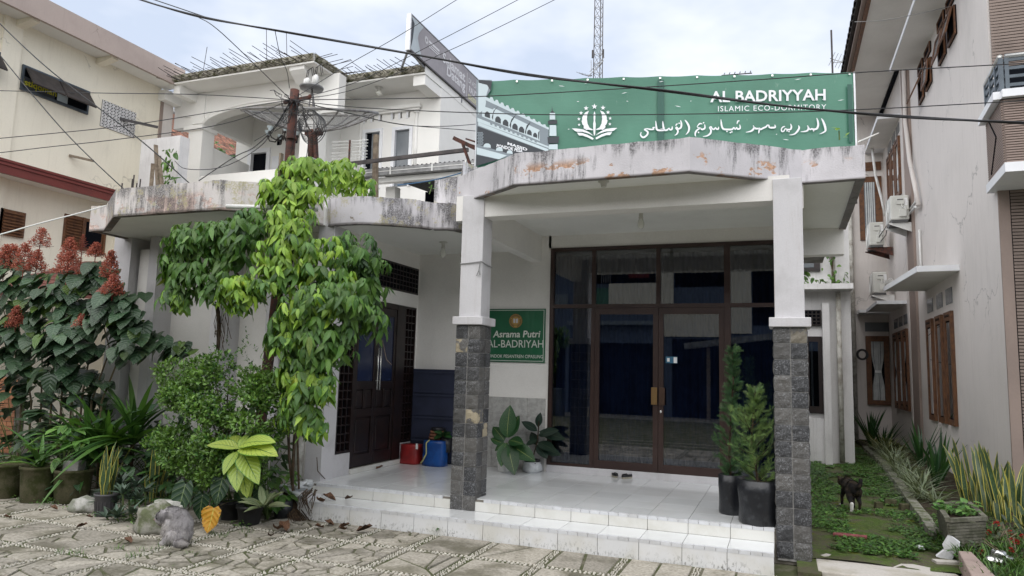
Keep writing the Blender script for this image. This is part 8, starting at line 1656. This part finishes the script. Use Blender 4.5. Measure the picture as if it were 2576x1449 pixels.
furry(gc, [(G(.035,0,.115), .134,.129,.122, 1.6, (0,0,-1)), (G(.055,0,.20), .118,.111,.118, 1.3, (.1,0,-1)), (G(.025,.01,.28), .101,.093,.088, 1, (.5,0,-.9)), (G(-.05,.01,.318), .088,.08,.07, .7, (.9,0,-.4)), (G(-.15,-.01,.285), .063,.057,.059, .5, (.7,0,.3))], 'fur_grey', 4000, .024, 4)
furry(gc, [(G(.035,-.02,.115), .134,.129,.122, .5, (0,0,-1)), (G(-.08,-.04,.14), .05,.05,.10, .5, (0,0,-1)), (G(.145,-.165,.04), .06,.05,.046, .5, (1,0,.1))], 'fur_pale', 2200, .028, 5)
for s_ in (-1,): MB().ball(G(-.190, -.056, .278), .009, .007, .009, 8, 6).build('eye', 'eye_dark', gc, smooth=True)
MB().ball(G(-.226, -.026, .258), .009, .010, .008, 8, 6).build('nose', 'nose_pink', gc, smooth=True)
# tortoiseshell cat: walking away up the lane, tail curled up, white hind paw
t0 = Vector((.845, 10.35, .065)); tcx = thing('tortoiseshell_cat', 'dark tortoiseshell cat with white paws walking away up the mossy lane', 'cat', tuple(t0)); hd = Vector((-.14, .99, 0)).normalized(); sd_ = Vector((hd.y, -hd.x, 0))
T = lambda f, s_, z: t0+(hd*f+sd_*s_+Vector((0, 0, z)))*1.08
mb = MB(); capsule(mb, T(.02, 0, .265), T(.30, 0, .275), .088, .085); mb.ball(T(.05, 0, .26), .088, .105, .105, 14, 10); mb.ball(T(.17, 0, .245), .085, .12, .095, 14, 10); mb.ball(T(.31, 0, .27), .085, .095, .10, 14, 10); capsule(mb, T(.36, 0, .28), T(.45, -.02, .285), .060, .05); mb.ball(T(.50, -.03, .28), .055, .06, .055, 14, 10); mb.ball(T(.55, -.03, .26), .028, .032, .026, 10, 8)
for s_ in (-1, 1): mb.tube([T(.485, s_*.035-.03, .315), T(.48, s_*.042-.03, .34), T(.48, s_*.045-.03, .36)], [.022, .014, .002], 8)
capsule(mb, T(.05, .055, .23), T(.075, .06, .155), .056, .036); capsule(mb, T(.075, .06, .155), T(-.005, .06, .105), .034, .023); capsule(mb, T(-.005, .06, .105), T(.02, .06, .03), .021, .018); mb.ball(T(.035, .06, .017), .022, .03, .018, 10, 8)
capsule(mb, T(.02, -.05, .23), T(-.01, -.052, .15), .056, .036); capsule(mb, T(-.01, -.052, .15), T(-.095, -.05, .10), .034, .023)
capsule(mb, T(.30, .05, .21), T(.27, .05, .12), .036, .024); capsule(mb, T(.27, .05, .12), T(.25, .05, .02), .022, .018); capsule(mb, T(.30, -.05, .21), T(.36, -.06, .12), .036, .024); capsule(mb, T(.36, -.06, .12), T(.35, -.065, .02), .022, .018); mb.ball(T(.37, -.065, .016), .022, .028, .017, 10, 8); mb.ball(T(.265, .05, .016), .022, .028, .017, 10, 8)
capsule(mb, T(-.05, .02, .29), T(-.08, .04, .31), .032, .030); capsule(mb, T(-.08, .04, .31), T(-.085, .055, .355), .030, .027); capsule(mb, T(-.085, .055, .355), T(-.06, .06, .385), .027, .022)
finish(mb, 'body', 'fur_tortie', tcx, .008, 4)
mb = MB(); capsule(mb, T(-.095, -.05, .103), T(-.085, -.05, .03), .0235, .020); mb.ball(T(-.072, -.05, .017), .023, .032, .018, 10, 8); finish(mb, 'white_paw', 'fur_white', tcx, .006, 3)
for f_, s_ in ((.036, .06), (.37, -.066)): MB().ball(T(f_, s_, .017), .0235, .031, .019, 10, 8).build('white_paw', 'fur_white', tcx, smooth=True)
furry(tcx, [(T(.05,0,.26), .09,.107,.107, 1, tuple(-hd+Vector((0,0,-.6)))), (T(.17,0,.25), .088,.122,.098, 1, tuple(-hd+Vector((0,0,-.6)))), (T(.31,0,.27), .088,.098,.102, .8, tuple(-hd+Vector((0,0,-.6))))], 'fur_tortie', 2500, .018, 6)
# ================================================================ ACROSS THE YARD (seen only mirrored in the glass doors)
oh = thing('opposite_house', 'navy and cream house with grey awning across the yard, mirrored in the doors', 'house', (-6, -14, 0))
B(-40, 20, -13.5, -11.0, -.05, 7.6).build('facade', 'navy_wall', oh); B(-40, 20, -14, -9.6, 7.6, 7.9).build('roof_edge', 'dark_wood', oh)
for x0, x1, z0, z1 in ((-7.2, -5.1, 4.7, 5.75), (-5.1, -4.35, 4.65, 6.2), (-1.97, -1.15, 3.55, 6.24), (-4.75, -2.25, 3.40, 4.42), (2.0, 6.0, 4.5, 6.2), (-16, -12, 4.6, 6.0)): B(x0, x1, -10.99, -10.9, z0, z1).build('cream_panel', 'cream_paint', oh)
for x0, x1, z0, z1 in ((-8.6, -5.1, 5.76, 6.45), (-4.3, -2.0, 5.56, 6.4), (-12.0, -9.95, 4.2, 6.4), (-9.0, -4.9, .0, 3.1), (-4.4, 4.0, 0, 3.3), (-20, -9.2, 0, 3.2), (-1.1, 1.9, 3.9, 6.3)): B(x0, x1, -10.995, -10.96, z0, z1).build('dark_opening', 'black_void', oh)
B(-9.2, 0, -10.95, -10.6, 6.95, 7.22).build('fascia_strip', 'galvanised', oh); B(-6.3, -5.4, -10.94, -10.9, 5.98, 6.2).build('red_cloth', 'red_cloth', oh); B(-8.05, -7.2, -10.95, -10.92, 4.7, 5.55).build('green_cloth', 'banner_green', oh); B(-10.0, -9.1, -10.95, -10.92, 4.7, 5.3).build('poster', 'print_mid', oh); B(-9.0, -5.0, -10.95, -10.5, 3.88, 4.05).build('ledge', 'print_mid', oh)
for k in range(5): B(-7.55+.1*k, -7.52+.1*k, -10.9, -10.88, 5.8, 6.4).build('railing_bar', 'galvanised', oh)
MB().bar((-3.75, -10.0, 2.95), (.4, -10.0, 3.48), .5, .24).build('awning', 'galvanised', oh)
B(-2.9, -2.75, -10.2, -10.1, -.02, 3.0).build('awning_post', 'old_wood', oh)
struct(B(-40, 20, -30, -8.2, -.058, -.02).build('yard', 'paving'))
for k, (x, y) in enumerate(((-17, -7.5), (-14.5, -7.8), (-9, -8.1))): tag(B(x, x+.7, y, y+.6, -.02, 1.1).build('wheeled_bin', 'rail_blue', bevel=.04), 'dark green bin across the yard, seen in the doors only', 'bin', 'bins across the yard')
